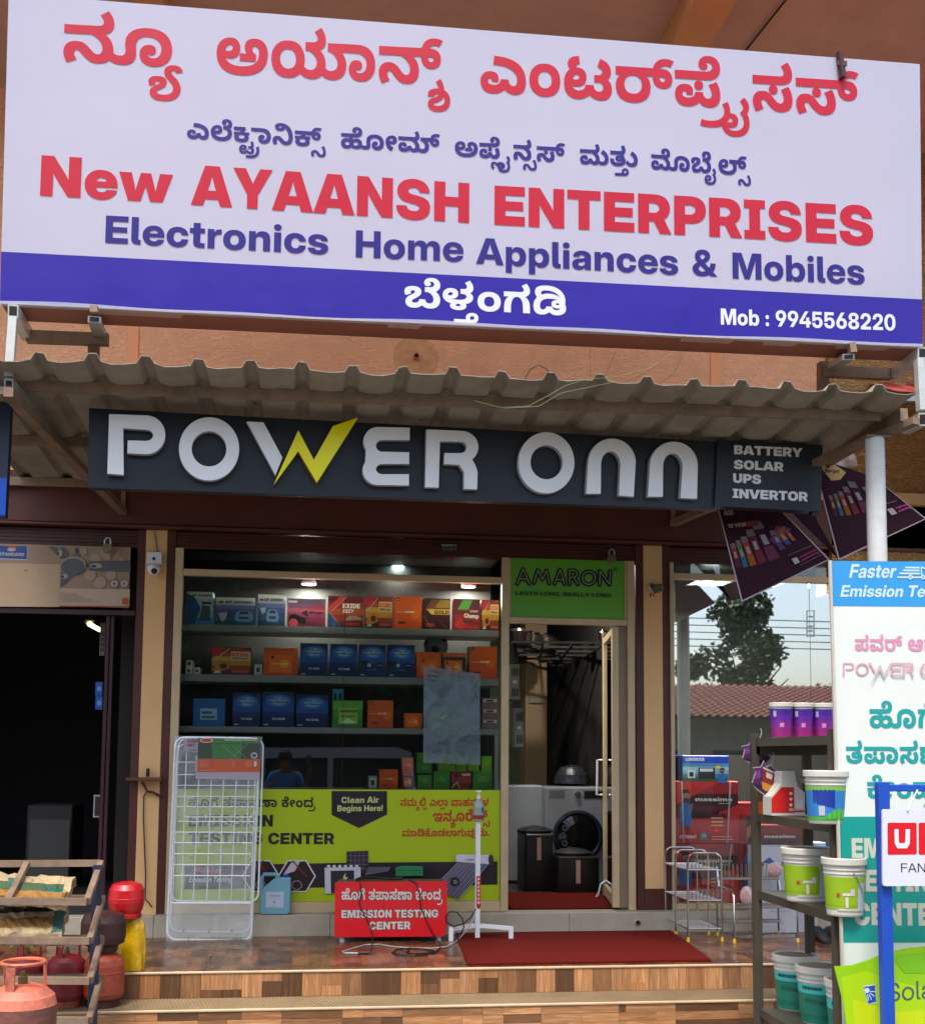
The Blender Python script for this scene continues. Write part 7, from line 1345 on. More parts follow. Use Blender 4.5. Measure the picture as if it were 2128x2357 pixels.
g=MB();pr=Print(g,LPl,off=-.003);pr.poly([Cx(205,80),Cx(345,78),Cx(345,208),Cx(255,205),Cx(215,200)],'#8f8790');pr.text('EXIDE','X',Cx(250,118),Cx(340,118),7,'#6a1c28');pr.text('BAT','X',Cx(250,155),Cx(318,155),6.5,'#6a1c28');pr.line([Cx(275,188),Cx(335,188)],2,'#5a4a58');g.build('rear_label',dr)
g=MB();GT=mat('green_tie','#2c7a4c',.5)
for x,y in((215,1865),(448,1870),(660,1865),(258,1955),(425,1962),(665,1948)):
 p=rk(*Cx(x,y));g.lathe([(0,-.012),(.009,-.006),(.009,.006),(0,.012)],p+Vector((0,-.01,0)),GT,n=6)
g.build('green_tie',dr,kind='stuff')
# jerry can of blue liquid
a,b=P(597,2108,-.09),P(670,2012,-.09);H=b.z-a.z;zc=-1.115
jc=thing('jerry_can','translucent blue plastic jerry can with white label on the window ledge','jerry can',((a.x+b.x)/2,-.08,zc))
JM=mat('blue_plastic','#6a9ca8',.35,var=.08,spec=.4)
w=b.x-a.x;x0=a.x
def J(x,z):return(x0+x*w,zc+z*H)
prof=[J(.06,0),J(.94,0),J(1,.05),J(1,.84),J(.97,.9),J(.5,.9),J(.12,.66),J(.04,.58),J(0,.5),J(0,.05)]
g=MB();n=len(prof);Y0,Y1=-.108,-.034;c=Vector((x0+w/2,0,zc+H*.45))
ring=lambda s,y:[(c.x+(x-c.x)*s,y,c.z+(z-c.z)*s)for x,z in prof]
vs=ring(.93,Y0)+ring(1,Y0+.012)+ring(1,Y1-.012)+ring(.93,Y1)
fs=[tuple(range(n))]+[(k*n+i,k*n+(i+1)%n,(k+1)*n+(i+1)%n,(k+1)*n+i)for k in range(3)for i in range(n)]+[tuple(range(4*n-1,3*n-1,-1))]
g.add(vs,[tuple(reversed(f))for f in fs],JM,smooth=False);g.build('body',jc)
g=MB();ym=(Y0+Y1)/2;g.tube([(J(x,z)[0],ym,J(x,z)[1])for x,z in((.06,.58),(.05,.9),(.12,.97),(.45,.97),(.6,.9))],.014,JM,n=8);g.build('handle',jc)
g=MB();p=J(.83,.9);g.lathe([(.022,0),(.022,.016),(.02,.02),(0,.02)],(p[0],ym,p[1]),mat('blue_cap','#1a3a9a',.4),n=18);g.build('cap',jc)
g=MB();pr=Print(g,YP(Y0),off=.0012);u0=611;pr.poly([(612,2053),(653,2053),(652,2090),(611,2089)],'#a8b4c4');pr.text('Disinfectant','B',(622,2064),(645,2064),3.2,'#4a4458');pr.line([(620,2069),(646,2069)],.6,'#8a94a4');pr.ell(631,2077,1.6,2.4,'#3a3a4c');pr.line([(626,2087),(636,2087)],.7,'#6a7484');g.build('label',jc)
# red emission sign box with cables
ys=-.42
a,b=P(769,2156,ys),P(1029,2031,ys)
sb=thing('sign_box','red sign box on white feet standing on the porch, brown on top','sign',((a.x+b.x)/2,ys+.1,FZ))
g=MB();g.box((a.x+.02,ys+.006,a.z+.012),(b.x-.01,ys+.22,b.z+.002),mat('brown_box','#5a3526',.5,var=.2,dirt=.3),ch=.01);g.build('body',sb)
REDF=mat('red_acrylic','#c8121f',.28,var=.05,coat=.3)
g=MB();q=[(774,2031),(1027,2029),(1029,2034),(1029,2120),(1024,2152),(1018,2156),(772,2158),(769,2152),(771,2036)]
g.slab([P(u,v,ys-.008)for u,v in q],(0,.0135,0),REDF);g.build('front_panel',sb)
WP_=mat('white_pvc','#b9bcbc',.4)
for u in(787,1009):
 c=P(u,2162,ys+.03);g=MB();g.lathe([(.019,0),(.019,a.z+.013-FZ)],(c.x,c.y,FZ),WP_,n=14);g.build('leg',sb)
C6=lambda x,y:(740+x/3.957,1980+y/3.957)
for args in(('271 64 242 s 38 152 60 56 146 60 s 240 74 6 40 y-40 122','K',C6(180,362),C6(1100,362),19,'#c4b8b0'),('EMISSION TESTING','X',C6(180,528),C6(1060,522),18,'#c4b8b0'),('CENTER','X',C6(430,634),C6(808,630),18,'#c4b8b0')):
 g=MB();pr=Print(g,YP(ys-.008),off=.001,step=.0005);pr.text(*args,outline=(1.0,'#3c2a2c'));g.build('lettering',sb)
cb=thing('power_cable','black and grey power cable coiled on the floor beside the red sign box','cable',P(960,2195,-.6))
def flo(x,y):p=PZ(*C6(x,y),FZ+.006);return p
g=MB()
dn=lambda pts,m=CABLE,r=.004:g.tube([P(*C6(x,y),Y)for x,y,Y in pts],r,m,n=6)
dn([(350,190,ys-.012),(362,300,ys-.016),(340,400,ys-.014),(400,520,ys-.018),(440,600,ys-.016),(468,700,ys-.02)]);p1=P(*C6(468,700),ys-.02)
g.tube([p1,flo(455,790),flo(440,850),flo(380,850)],.004,CABLE,n=6);g.build('black_cable',cb)
g=MB();dn([(790,180,ys-.01),(860,210,ys-.016),(890,300,ys-.016),(905,440,ys-.016),(960,570,ys-.02),(1020,680,ys-.02)]);p1=P(*C6(1020,680),ys-.02)
g.tube([p1,flo(1075,760),flo(1080,800),flo(1020,850),flo(850,870),flo(700,862),flo(640,845),flo(680,815),flo(800,803),flo(960,812),flo(1030,830),flo(960,850),flo(830,858),flo(770,840),flo(800,815)],.005,CABLE,n=6);g.build('black_cable',cb)
g=MB();g.tube([flo(210,848),flo(190,835),flo(300,800),flo(400,772),flo(520,768),flo(640,788),flo(800,800),flo(1000,806),flo(1140,790),flo(1240,730)]+[P(*C6(x,y),-.5)for x,y in((1320,640),(1380,540),(1400,470))],.0045,CABLEW,n=6);g.build('grey_cable',cb)
g=MB();g.tube([P(*C6(x,y),-.44)for x,y in((1405,445),(1360,520),(1290,585),(1200,605),(1140,570),(1130,510),(1170,470),(1230,475),(1280,530),(1295,610),(1260,690),(1150,785))],.005,CABLE,n=6);g.build('black_cable',cb)
g=MB();a,b=P(*C6(310,185),ys+.1),P(*C6(400,150),ys+.1);g.tube([a,b,P(*C6(640,168),ys+.08),P(*C6(740,165),ys+.05)],.012,CABLE,n=7);g.build('plug',cb)
g=MB();g.tube([flo(215,848),flo(330,850)],.006,CABLEW,n=6);g.tube([flo(340,850),flo(430,848)],.010,CABLE,n=6);g.build('connector',cb)
# sanitiser stand
yp=-.36
st=thing('sanitiser_stand','white steel pedal stand holding a sanitiser bottle beside the red mat','stand',(P(1100,2150,yp).x,yp,FZ))
a,b=P(1098,2150,yp),P(1101,1890,yp)
g=MB();g.bar((a.x,yp,FZ+.003),(a.x,yp,b.z),.032,.032,WHITEP);g.build('post',st)
g=MB();zc2=P(1100,2131,yp).z
for u,v,uf in((1035,2140,1036),(1172,2137,1172)):
 e=P(u,v,yp-.0);s_=Vector((a.x+(.017 if u>1100 else-.017),yp,zc2));e2=Vector((e.x,yp-.06,zc2-.012))
 g=MB();g.bar(s_,e2,.03,.026,WHITEP);g.build('arm',st)
 g=MB();g.bar(e2+Vector((0,0,.012)),(e2.x,e2.y,FZ+.001),.03,.03,WHITEP);g.build('leg',st)
g=MB();q=[P(u,v,yp-.0172)for u,v in((1096,2017),(1106,2017),(1106,2088),(1101,2094),(1096,2088))];g.slab(q,(0,.001,0),mat('red_sticker','#a81c18',.4));g.build('sticker',st)
g=MB();pr=Print(g,YP(yp-.0173))
for k,ch in enumerate('PREMIUM'):pr.text(ch,'X',(1098.6,2027+k*9),(1103.6,2027+k*9),6,'#cfc4bc')
g.build('lettering',st)
bt=thing('sanitiser_bottle','clear pump bottle with red label on top of the white stand','bottle',(b.x,yp,b.z))
sc_=1/327.0
g=MB();h1=43*sc_;g.lathe([(.0,0),(.036,0),(.038,.006),(.038,h1*.75),(.03,h1),(.014,h1*1.2)],b,mat('bottle_clear','#8a968c',.15,var=0,spec=.6),n=18);g.build('body',bt)
g=MB();g.lathe([(.0385,.012),(.0385,.042)],b,mat('red_label','#8a1c18',.4),n=18);g.build('red_label',bt)
g=MB();g.lathe([(.0384,.06),(.0384,h1*.74)],b,mat('blue_label','#3a5a8a',.4),n=8,a0=-1.2,a1=.4);g.build('blue_label',bt)
g=MB();t0=b+Vector((0,0,h1*1.2));g.lathe([(.016,-.004),(.016,.018),(.006,.02),(.006,.045)],t0,WHITEP,n=12);g.bar(t0+Vector((-.02,0,.05)),t0+Vector((.016,-.01,.05)),.018,.012,WHITEP);g.build('pump',bt)
# red mats
MATR=mat('red_coir','#5e140e',.95,var=.12,vs=40,bump=.8,bs=300,spec=.1)
mt=thing('door_mat','large red coir mat lying on the porch before the open door','mat',PZ(1300,2190,FZ))
g=MB();q=[PZ(1048,2152,FZ),PZ(1076,2224,FZ),PZ(1637,2214,FZ),PZ(1542,2145,FZ)]
g.slab([p+Vector((0,0,.014))for p in q],(0,0,-.0135),MATR);g.build('pile',mt)
mt=thing('inner_mat','dark red mat inside the open doorway','mat',(1.9,.45,-1.118))
g=MB();g.slab([(1.47,.08,-1.105),(2.3,.08,-1.105),(2.42,1.1,-1.105),(1.5,1.1,-1.105)],(0,0,-.0125),MATR);g.build('pile',mt)
# ---------------------------------------------------------------- inside the door
WMM=mat('washer_grey','#8e9298',.3,var=.05)
def washer(u0,u1,v0,v1,Y,label,lid=True):
 a,b=P(u0,v1,Y),P(u1,v0,Y);z0=-1.118;w=b.x-a.x;cx=(a.x+b.x)/2;h=b.z-z0
 t=thing('washing_machine',label,'washing machine',(cx,Y+.25,z0))
 g=MB();g.box((a.x,Y,z0+.01),(b.x,Y+.5,b.z),WMM,ch=.015);g.build('body',t)
 if lid:
  c=Vector((cx,Y,b.z-h*.5));r=w*.4
  g=MB();g.lathe([(r,.0),(r,.03),(r*.9,.045),(r*.82,.035)],c,mat('door_ring','#3a4450',.15,metal=.6),ax='Y',n=32);rg_=g.build('door_ring',t)
  g=MB();g.lathe([(r*.83,.03),(r*.5,.05),(0,.055)],c,mat('door_dark','#06080c',.08,spec=.8),ax='Y',n=32);g.build('door_glass',rg_)
  g=MB();pr=Print(g,YP(Y-.046),off=.012)
  for k in range(5):
   cc=(c.x-r*.6+.02*abs(k-2),c.z+r*.4-k*r*.3)
  g2=MB()
  for k in range(4):
   an=math.radians(150+k*28);p=c+Vector((r*.62*math.cos(an),-.052,r*.62*math.sin(an)))
   g2.lathe([(r*.12,0),(r*.13,.003),(r*.06,.003),(r*.05,0)],p,mat('sticker_ring','#4a5058',.4),ax='Y',n=12)
  g2.build('sticker',t,kind='stuff')
  g=MB();g.box((a.x+.03,Y-.004,b.z-.09),(cx-.12,Y+.001,b.z-.03),mat('drawer','#6a6e76',.3),ch=.002);g.build('drawer',t)
  g=MB();g.box((cx+.06,Y-.004,b.z-.1),(b.x-.04,Y+.001,b.z-.035),BLACK);g.build('control_display',t)
  g=MB();g.lathe([(.026,0),(.026,.02),(0,.022)],(cx+.0,Y,b.z-.065),CHROME,ax='Y',n=20);g.build('knob',t)
 return t
washer(1256,1400,1812,1962,1.75,'grey front loading washing machine with round dark door just inside the shop')
washer(1166,1250,1808,1962,1.95,'washing machine wrapped in cloudy plastic at the left inside the door',False)
t=thing('wrapped_bundle','plastic wrapped white bundle lying on top of the front loading washing machine','bundle',P(1310,1810,2.0))
c=P(1325,1808,2.0);g=MB();WRAP=mat('crumpled_plastic','#343840',.25,var=.3,vs=14,bump=1,bs=22)
g.lathe([(.02,0),(.17,.02),(.16,.1),(.11,.17),(.04,.19),(0,.18)],c+Vector((0,.15,-.005)),WRAP,n=11);g.build('wrap',t)
def stool(u0,u1,v0,v1,Y,label):
 a,b=P(u0,v1,Y),P(u1,v0,Y);t=thing('appliance_carton',label,'carton',((a.x+b.x)/2,Y+.2,-1.118))
 g=MB();g.box((a.x,Y,-1.117),(b.x,Y+.4,b.z),mat('black_carton','#0d0c0c',.3,var=.2),ch=.01);g.build('body',t)
 g=MB();m=(a.x+b.x)/2;g.box((m-.018,Y-.003,b.z-.22),(m+.018,Y-.0005,b.z-.03),mat('pale_strip','#b08c7c',.4));g.build('strip',t)
 g=MB();g.lathe([(.0,0),(.15,.0),(.16,.02),(.11,.045),(.02,.06)],((a.x+b.x)/2,Y+.2,b.z+.001),mat('dark_lid','#2c2c2e',.3,var=.3,bump=.8),n=14);g.build('lid',t)
stool(1208,1272,1920,2050,1.3,'tall black carton with a pale strip left of the washer door')
stool(1282,1378,1972,2052,1.05,'low black carton with a pale strip standing before the washing machine')
for i,(v0,v1,u0,u1,Y)in enumerate(((1529,1612,1172,1197,1.6),(1630,1722,1183,1206,1.9))):
 t=thing('voltage_stabiliser',('upper','lower')[i]+' grey louvred stabiliser hung on the dark wall inside the door','stabiliser',P(u0,v1,Y))
 a,b=P(u0,v1,Y),P(u1,v0,Y);g=MB();g.box((a.x,Y,a.z),(b.x,Y+.12,b.z),mat('stabiliser_grey','#5c5e60',.4),ch=.008);g.build('body',t)
 for zc_ in(.22,.78):
  for k in range(5):
   g=MB();xx=a.x+(b.x-a.x)*(.22+k*.14);hh=(b.z-a.z);g.box((xx,Y-.002,a.z+hh*(zc_-.11)),(xx+.007,Y+.001,a.z+hh*(zc_+.11)),BLACK);g.build('louvre',t)
 g=MB();g.box((a.x+.03,Y-.002,(a.z+b.z)/2-.01),(b.x-.03,Y+.001,(a.z+b.z)/2+.015),mat('tiny_label','#a09a94',.4));g.build('label',t)
t=lamp(1500,1290,1.2,.09,0,16);t.location=(1.85,1.25,1.86);t['label']='added ceiling lamp hidden behind the green sign to brighten the doorway'  # unseen lamp added to brighten the washing machine inside the door
# loft rack with shiny vessels hanging
lf=thing('loft_rack','dark overhead rack of shiny vessels receding inside the shop','rack',P(1280,1500,2.5))
g=MB();qa=[(P(1205,1545,4.4)),P(1300,1545,4.4),P(1393,1480,1.1),P(1180,1478,1.4)]
zt_=qa[0].z
for k in range(9):
 f_=k/8;a=qa[0].lerp(qa[3],f_);b=qa[1].lerp(qa[2],f_);g.bar(a,b,.025,.02,BLACK)
for f_ in(0,.33,.66,1):g.bar(qa[0].lerp(qa[1],f_),qa[3].lerp(qa[2],f_),.02,.02,BLACK)
g.build('grid',lf)
rr=random.Random(9)
for k in range(26):
 f_=rr.random();s_=rr.random();p=qa[0].lerp(qa[1],s_).lerp(qa[3].lerp(qa[2],s_),f_)+Vector((0,0,.02));r=.05+.04*rr.random()
 t=tag(MB(),None)if False else None
 g=MB();g.lathe([(0,0),(r,0),(r*1.1,r*1.2),(r*.9,r*1.5),(r*.3,r*1.6),(0,r*1.8)],p,STEEL if k%3 else mat('dark_vessel','#2a2420',.25,metal=.4),n=12);g.build('vessel',lf)
t=thing('name_board','small dim board on the tan column inside the shop','board',P(1234,1610,2.99));g=MB();a,b=P(1217,1618,2.99),P(1252,1602,2.99);g.box((a.x,2.98,a.z),(b.x,2.998,b.z),mat('dim_board','#7c6c5c',.5));g.build('board',t)
rr=random.Random(12)
gy='mixer jars and bottles on the back shelf'
t=thing('back_counter','dark shelf along the green back wall inside the shop','shelf',P(1320,1655,4.9));a,b=P(1255,1662,4.7),P(1390,1655,4.7);g=MB();g.box((a.x,4.7,a.z-.05),(b.x+.3,5.15,a.z),DARKIN);g.build('board',t);zc_=a.z
for k in range(8):
 p=P(1263+k*15.5,1650,4.85);t=thing('glass_jar',None,'jar',(p.x,4.85,zc_),'dim glass jars in a row on the back shelf');t['label']='dim glass jar on the back shelf inside the shop, %s from the left'%('first','second','third','fourth','fifth','sixth','seventh','last')[k]
 r=.035+.015*rr.random();g=MB();g.lathe([(0,.001),(r,.001),(r*1.1,.12),(r*.5,.18+.06*rr.random()),(0,.2)],(p.x,4.85,zc_),mat('jar_dim','#5a6a70',.2,var=.2),n=10);g.build('jar',t)
 # pillar fittings: dome camera, shelf bracket with cable, bullet camera
c=P(357,1300,-.03)
t=thing('security_camera','white dome camera on a square box high on the left cream pillar','camera',c)
a,b=P(338,1299,-.05),P(373,1271,-.05);g=MB();g.box((a.x,-.06,a.z),(b.x,-.015,b.z),WHITEP,ch=.006);g.build('junction_box',t)
g=MB();g.lathe([(.012,.0),(.012,.002),(0,.002)],P(354,1286,-.061),BLACK,ax='Y',n=12);g.build('hole',t)
g=MB();p=P(354,1308,-.07);g.lathe([(0,-.05),(.03,-.042),(.045,-.02),(.048,.005),(.04,.02),(0,.03)],p,WHITEP,n=20);g.build('dome',t)
g=MB();g.lathe([(0,.02),(.02,.018),(.02,0)],P(355,1315,-.105),BLACK,ax='Y',n=14);g.build('lens',t)
g=MB();g.tube([P(354,1222,-.02),P(358,1250,-.02),P(361,1270,-.02)],.007,mat('cream_cable','#a08a64',.6),n=6);g.build('cable',t)
c=P(1512,1355,-.09);t=thing('bullet_camera','small round bullet camera on the right cream pillar','camera',c)
g=MB();g.lathe([(.0,.0),(.034,.0),(.034,.012),(.02,.02)],P(1500,1352,-.014),GALV,ax='Y',n=16);g.tube([P(1503,1354,-.03),P(1512,1355,-.08)],.012,GALV,n=8);g.build('mount',t)
g=MB();g.lathe([(.026,-.03),(.033,-.02),(.033,.05),(.026,.052),(.022,.045),(0,.045)],c,mat('camera_bronze','#6a5c48',.35,metal=.4),ax='Y',n=20);g.build('housing',t)
g=MB();g.tube([c+Vector((-.02,.0,-.02)),c+Vector((-.03,.0,-.06)),c+Vector((-.045,.02,-.035)),c+Vector((-.045,.04,-.06))],.005,CABLE,n=6);g.build('cable',t)
c=P(335,1793,-.06);t=thing('wall_bracket','brown wooden shelf strip with a black plug and hanging cable on the left pillar','shelf',c)
g=MB();a,b=P(291,1797,-.08),P(373,1790,-.08);g.box((a.x,-.12,a.z),(b.x,-.0145,b.z),mat('brown_strip','#5a3018',.5),ch=.003);g.build('strip',t)
g=MB();a,b=P(336,1789,-.06),P(344,1769,-.06);g.box((a.x,-.07,a.z+.002),(b.x,-.04,b.z),BLACK,ch=.003);g.build('plug',t)
g=MB();g.tube([P(326,1800,-.05),P(334,1812,-.05),P(338,1822,-.05),P(352,1824,-.05),P(371,1834,-.03)],.01,BROWN,n=6);g.build('hook',t)
g=MB();g.tube([P(338,1822,-.03),P(331,1832,-.03),P(330,1880,-.03),P(333,1960,-.03),P(335,2020,-.03),P(334,2070,-.04),P(342,2078,-.04),P(350,2088,-.03)],.005,CABLE,n=6);g.build('cable',t)
# ================================================================ left shop
lx0,lx1=-4.5,LP[0]-.001
lf_=thing('left_shop_front','dark open shop front at the left with maroon shutter posts','shop front',(-2.6,0,-1.1))
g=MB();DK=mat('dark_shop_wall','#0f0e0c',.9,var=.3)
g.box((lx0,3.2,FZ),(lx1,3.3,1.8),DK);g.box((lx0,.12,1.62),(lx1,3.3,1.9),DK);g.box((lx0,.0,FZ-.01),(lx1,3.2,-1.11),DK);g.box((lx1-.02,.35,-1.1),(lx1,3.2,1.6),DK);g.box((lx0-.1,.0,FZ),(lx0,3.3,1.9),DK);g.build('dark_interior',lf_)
MAR=mat('maroon_steel','#33141c',.4,var=.15)
za=P(150,1403,0).z
g=MB();g.box((lx0,-.02,za-.035),(LP[0]-.002,.03,za),MAR);g.build('transom_bar',lf_)
a,b=P(254,1420,.02),P(238,2160,.02)
for dx in(0,.03):g=MB();g.box((a.x-.025+dx,.0+dx*.3,-1.1),(a.x+.0+dx,.03,za-.036),MAR,ch=.003);g.build('shutter_post',lf_)
t=thing('fan_poster','large pale ceiling fan poster above the dark shop opening, half papered over','poster',P(150,1395,-.03))
g=MB();a,b=P(-60,1391,-.03),P(301,1262,-.03);g.box((a.x,-.04,a.z),(b.x,-.03,P(150,1256,-.03).z),mat('poster_board','#8a745e',.6,var=.06));g.build('sheet',t)
C5=lambda x,y:(x/4.03,1200+y/4.03)
q5=lambda pts:[C5(*p)for p in pts]
g=MB();pr=Print(g,YP(-.04))
pr.poly(q5([(-200,385),(560,400),(550,795),(-200,790)]),'#a58d70');pr.poly(q5([(560,622),(1205,632),(1200,795),(550,790)]),'#aa947c');pr.poly(q5([(550,780),(1200,788),(1200,797),(550,793)]),'#8a3a18')
pr.poly(q5([(-200,222),(258,232),(255,362),(-200,345)]),'#9aa0a8');pr.poly(q5([(-200,222),(252,232),(250,352),(-200,335)]),'#0f3c78')
pr.text('STANDARD','X',C5(-12,318),C5(225,324),7.4,'#9a9aa0');pr.poly(q5([(75,230),(150,232),(145,252),(80,250)]),'#b03a20');pr.ell(*C5(108,264),10,3.6,'#9a9aa0')
for x,y,r in((885,345,11),(960,290,9),(1000,330,8),(1085,320,7),(1130,350,6),(1100,285,5),(1030,500,12),(840,500,13),(780,280,8),(930,570,14)):pr.ell(*C5(x,y),r,r,'#9a8470')
fm_='#4a4e50'
pr.poly(q5([(450,235),(520,240),(630,330),(560,345),(540,320)]),fm_);pr.poly(q5([(560,245),(605,245),(640,300),(620,315)]),fm_);pr.poly(q5([(825,370),(1212,368),(1212,468),(830,460)]),fm_);pr.poly(q5([(570,470),(680,500),(562,615)]),fm_)
pr.poly(q5([(700,248),(722,248),(718,310),(706,310)]),'#33302e');pr.poly(q5([(655,340),(690,300),(730,300),(755,350)]),'#50585c');pr.ell(*C5(685,405),29.5,20,'#8a7866');pr.ell(*C5(680,425),27.5,19,fm_);pr.poly(q5([(800,402),(830,402),(830,425),(795,425)]),'#2c2826')
for x,y,a_,b_ in((890,415,15,6),(605,510,7,6),(560,300,6,8)):pr.ell(*C5(x,y),a_,b_,'#9a8878');pr.ell(*C5(x-18,y+4),a_*.4,b_*.5,'#33231c')
for x,c_ in((1063,'#8a3a30'),(1155,'#5a6a5c')):pr.ell(*C5(x,580),9.6,8.8,'#7c7068');pr.ell(*C5(x,580),8,7.2,'#a59a90');pr.ell(*C5(x,580),3.5,3.2,c_)
for k,l_ in enumerate((55,160,175,235,295,365)):pr.line(q5([(558,658+k*18),(558+l_,660+k*18)]),.9,'#6a5a4c')
pr.poly(q5([(1138,712),(1190,714),(1188,775),(1136,772)]),'#a04818');pr.line(q5([(230,462),(260,462)]),1.5,'#3a1c14')
pr.text('NEW ARRIVAL','R',C5(20,545),C5(470,552),1,'#a08870')if False else None
g.build('print',t)
t=thing('tube_light','lit greenish tube light hanging inside the dark left shop','lamp',P(217,1440,.9));g=MB();TL=mat('tube_glow','#d8ffc0',.5,var=0,emit=3);g.tube([P(206,1436,.9),P(231,1450,1.5)],.02,TL,n=8);g.build('tube',t)
g=MB();g.bar(P(206,1431,.92),P(231,1445,1.52),.07,.03,mat('tube_case','#7c4a1c',.5));g.build('fitting',t)
for i,(v0,v1)in enumerate(((1570,1601),(1603,1633))):
 t=thing('blue_pack',('upper','lower')[i]+' bright blue packet hanging behind the maroon post in the left shop','packet',P(228,v1,.3));g=MB();a,b=P(219,v1,.3),P(236,v0,.3);g.box((a.x,.3,a.z),(b.x,.32,b.z),PRINT,'#1450a8');g.build('packet',t);g=MB();pr=Print(g,YP(.3));pr.ell(228,(v0+v1)/2,5,6,'#5a8ab8');pr.line([(221,v1-4),(234,v1-4)],2,'#0c3070');g.build('print',t)
t=thing('wall_notice','pale paper notice beside the tube light in the left shop','notice',P(236,1500,.25));g=MB();a,b=P(228,1509,.25),P(243,1434,.25);g.box((a.x,.25,a.z),(b.x,.255,b.z),mat('dim_paper','#6a5a4a',.7));g.build('paper',t)
for i in range(4):
 g=MB();pr=Print(g,YP(.25));pr.rect(231,1456+i*12,242,1464+i*12,'#2c2824');g.build('print',t)
t=thing('counter','dim grey counter deep in the left shop behind the iron rack','counter',P(110,1990,1.6));a,b=P(57,1990,1.6),P(168,1853,1.6)
g=MB();g.box((a.x,1.6,-1.1),(b.x,2.1,b.z),mat('counter_dark','#262422',.6),ch=.01);g.build('body',t);g=MB();a2,b2=P(66,1985,1.6),P(162,1887,1.6);g.box((a2.x,1.585,-1.05),(b2.x,1.599,b2.z),mat('counter_panel','#45443f',.6));g.build('front_panel',t)
t=thing('framed_card','small dark card in a white frame hanging in the left shop','picture',P(222,1880,.2));a,b=P(214,1882,.2),P(232,1830,.2);g=MB();g.box((a.x,.2,a.z),(b.x,.215,b.z),mat('frame_pale','#8a8a90',.5));g.build('frame',t);g=MB();g.box((a.x+.01,.197,a.z+.012),(b.x,.199,b.z-.012),mat('card_dark','#2a1014',.4));g.build('card',t)
# iron rack with wrapped cartons
rk_=thing('iron_rack','rusty angle iron rack with a dark blue post at the lower left','rack',(P(120,2350,-2.2).x,-2.2,GZ))
DBL=mat('dark_blue_paint','#141c38',.5,var=.3,vs=20,dirt=.4,dcol='#4a3a2a')
a=P(225,1992,-2.0)
g=MB();g.bar((a.x,-2.0,GZ),a,.045,.045,DBL);g.build('post',rk_)
for v_b,v_f,ub,uf in((1987,2076,232,200),(2068,2166,236,206),(2160,2258,234,206),(2250,2350,232,204)):
 zf=P(uf,v_f,-2.35).z;pf=P(uf,v_f,-2.35);pb=P(ub,v_b,-1.9)
 for p,q in((P(-60,v_f-2,-2.35),pf),(P(-60,v_b+2,-1.9),pb),(pb,pf+Vector((0,.01,0)))):
  g=MB();g.bar(p,q,.03,.035,RUST);g.build('angle_bar',rk_)
g=MB();g.bar(P(62,1988,-1.93),P(20,2072,-2.3),.03,.03,RUST);g.build('angle_bar',rk_)
CARD=plaster('crumpled_carton','#b09c78',5,.6,.03,var=.3,dirt=.65);CARD.node_tree.nodes['Principled BSDF'].inputs['Roughness'].default_value=.5
def carton(q,label,cols):
 t=thing('carton_bundle',label,'carton',P(*q[3],-2.2))
 g=MB();nx_,ny_=14,6;rr=random.Random(len(label));vs=[]
 for j in range(ny_+1):
  for i in range(nx_+1):
   s,tt=i/nx_,j/ny_
   u=(q[0][0]*(1-s)+q[1][0]*s)*(1-tt)+(q[3][0]*(1-s)+q[2][0]*s)*tt;v=(q[0][1]*(1-s)+q[1][1]*s)*(1-tt)+(q[3][1]*(1-s)+q[2][1]*s)*tt
   e=1.5 if 0<i<nx_ and 0<j<ny_ else 4
   vs.append(P(u+rr.uniform(-e,e),v+rr.uniform(-e,e),-1.98-.28*tt+rr.uniform(-.02,.02)))
 n0=len(vs);vs2=[p+Vector((0,.03,-.05))for p in vs]
 g.add(vs+vs2,[(j*(nx_+1)+i,j*(nx_+1)+i+1,(j+1)*(nx_+1)+i+1,(j+1)*(nx_+1)+i)for j in range(ny_)for i in range(nx_)]+[(n0+j*(nx_+1)+i,n0+(j+1)*(nx_+1)+i,n0+(j+1)*(nx_+1)+i+1,n0+j*(nx_+1)+i+1)for j in range(ny_)for i in range(nx_)]+
 [(i,n0+i,n0+i+1,i+1)for i in range(nx_)]+[(ny_*(nx_+1)+i,ny_*(nx_+1)+i+1,n0+ny_*(nx_+1)+i+1,n0+ny_*(nx_+1)+i)for i in range(nx_)]+[(j*(nx_+1)+nx_,n0+j*(nx_+1)+nx_,n0+(j+1)*(nx_+1)+nx_,(j+1)*(nx_+1)+nx_)for j in range(ny_)],CARD)
 # printed zones on the wrap
 for(i0,i1,j0,j1,c_)in cols:
  for j in range(j0,j1):
   for i in range(i0,i1):g.c[j*nx_+i]=hexc(c_)
 nt=CARD.node_tree
 g.build('wrap',t)
 return t
nt=CARD.node_tree;at_=nt.nodes.new('ShaderNodeAttribute');at_.attribute_name='Col';bsdf=nt.nodes['Principled BSDF'];src_=bsdf.inputs['Base Color'].links[0].from_socket
mxn=nt.nodes.new('ShaderNodeMix');mxn.data_type='RGBA';mxn.blend_type='MULTIPLY';mxn.inputs[0].default_value=1;nt.links.new(src_,mxn.inputs[6]);nt.links.new(at_.outputs[0],mxn.inputs[7]);nt.links.new(mxn.outputs[2],bsdf.inputs['Base Color'])
carton([(-40,2008),(172,2020),(150,2074),(-40,2062)],'crumpled printed carton bundle lying on the upper tier of the iron rack',[(0,13,2,4,'#6a9a8c'),(10,13,3,5,'#30a8d0'),(4,6,1,3,'#60a8c8'),(0,14,4,6,'#e0b880')])
carton([(-40,2092),(155,2084),(142,2160),(-40,2160)],'water stained carton bundle with a white edge on the lower tier of the iron rack',[(0,12,0,1,'#4a3c30'),(12,14,1,5,'#70b8d8'),(0,11,5,6,'#f0f0e8'),(0,12,2,4,'#e8c898')])
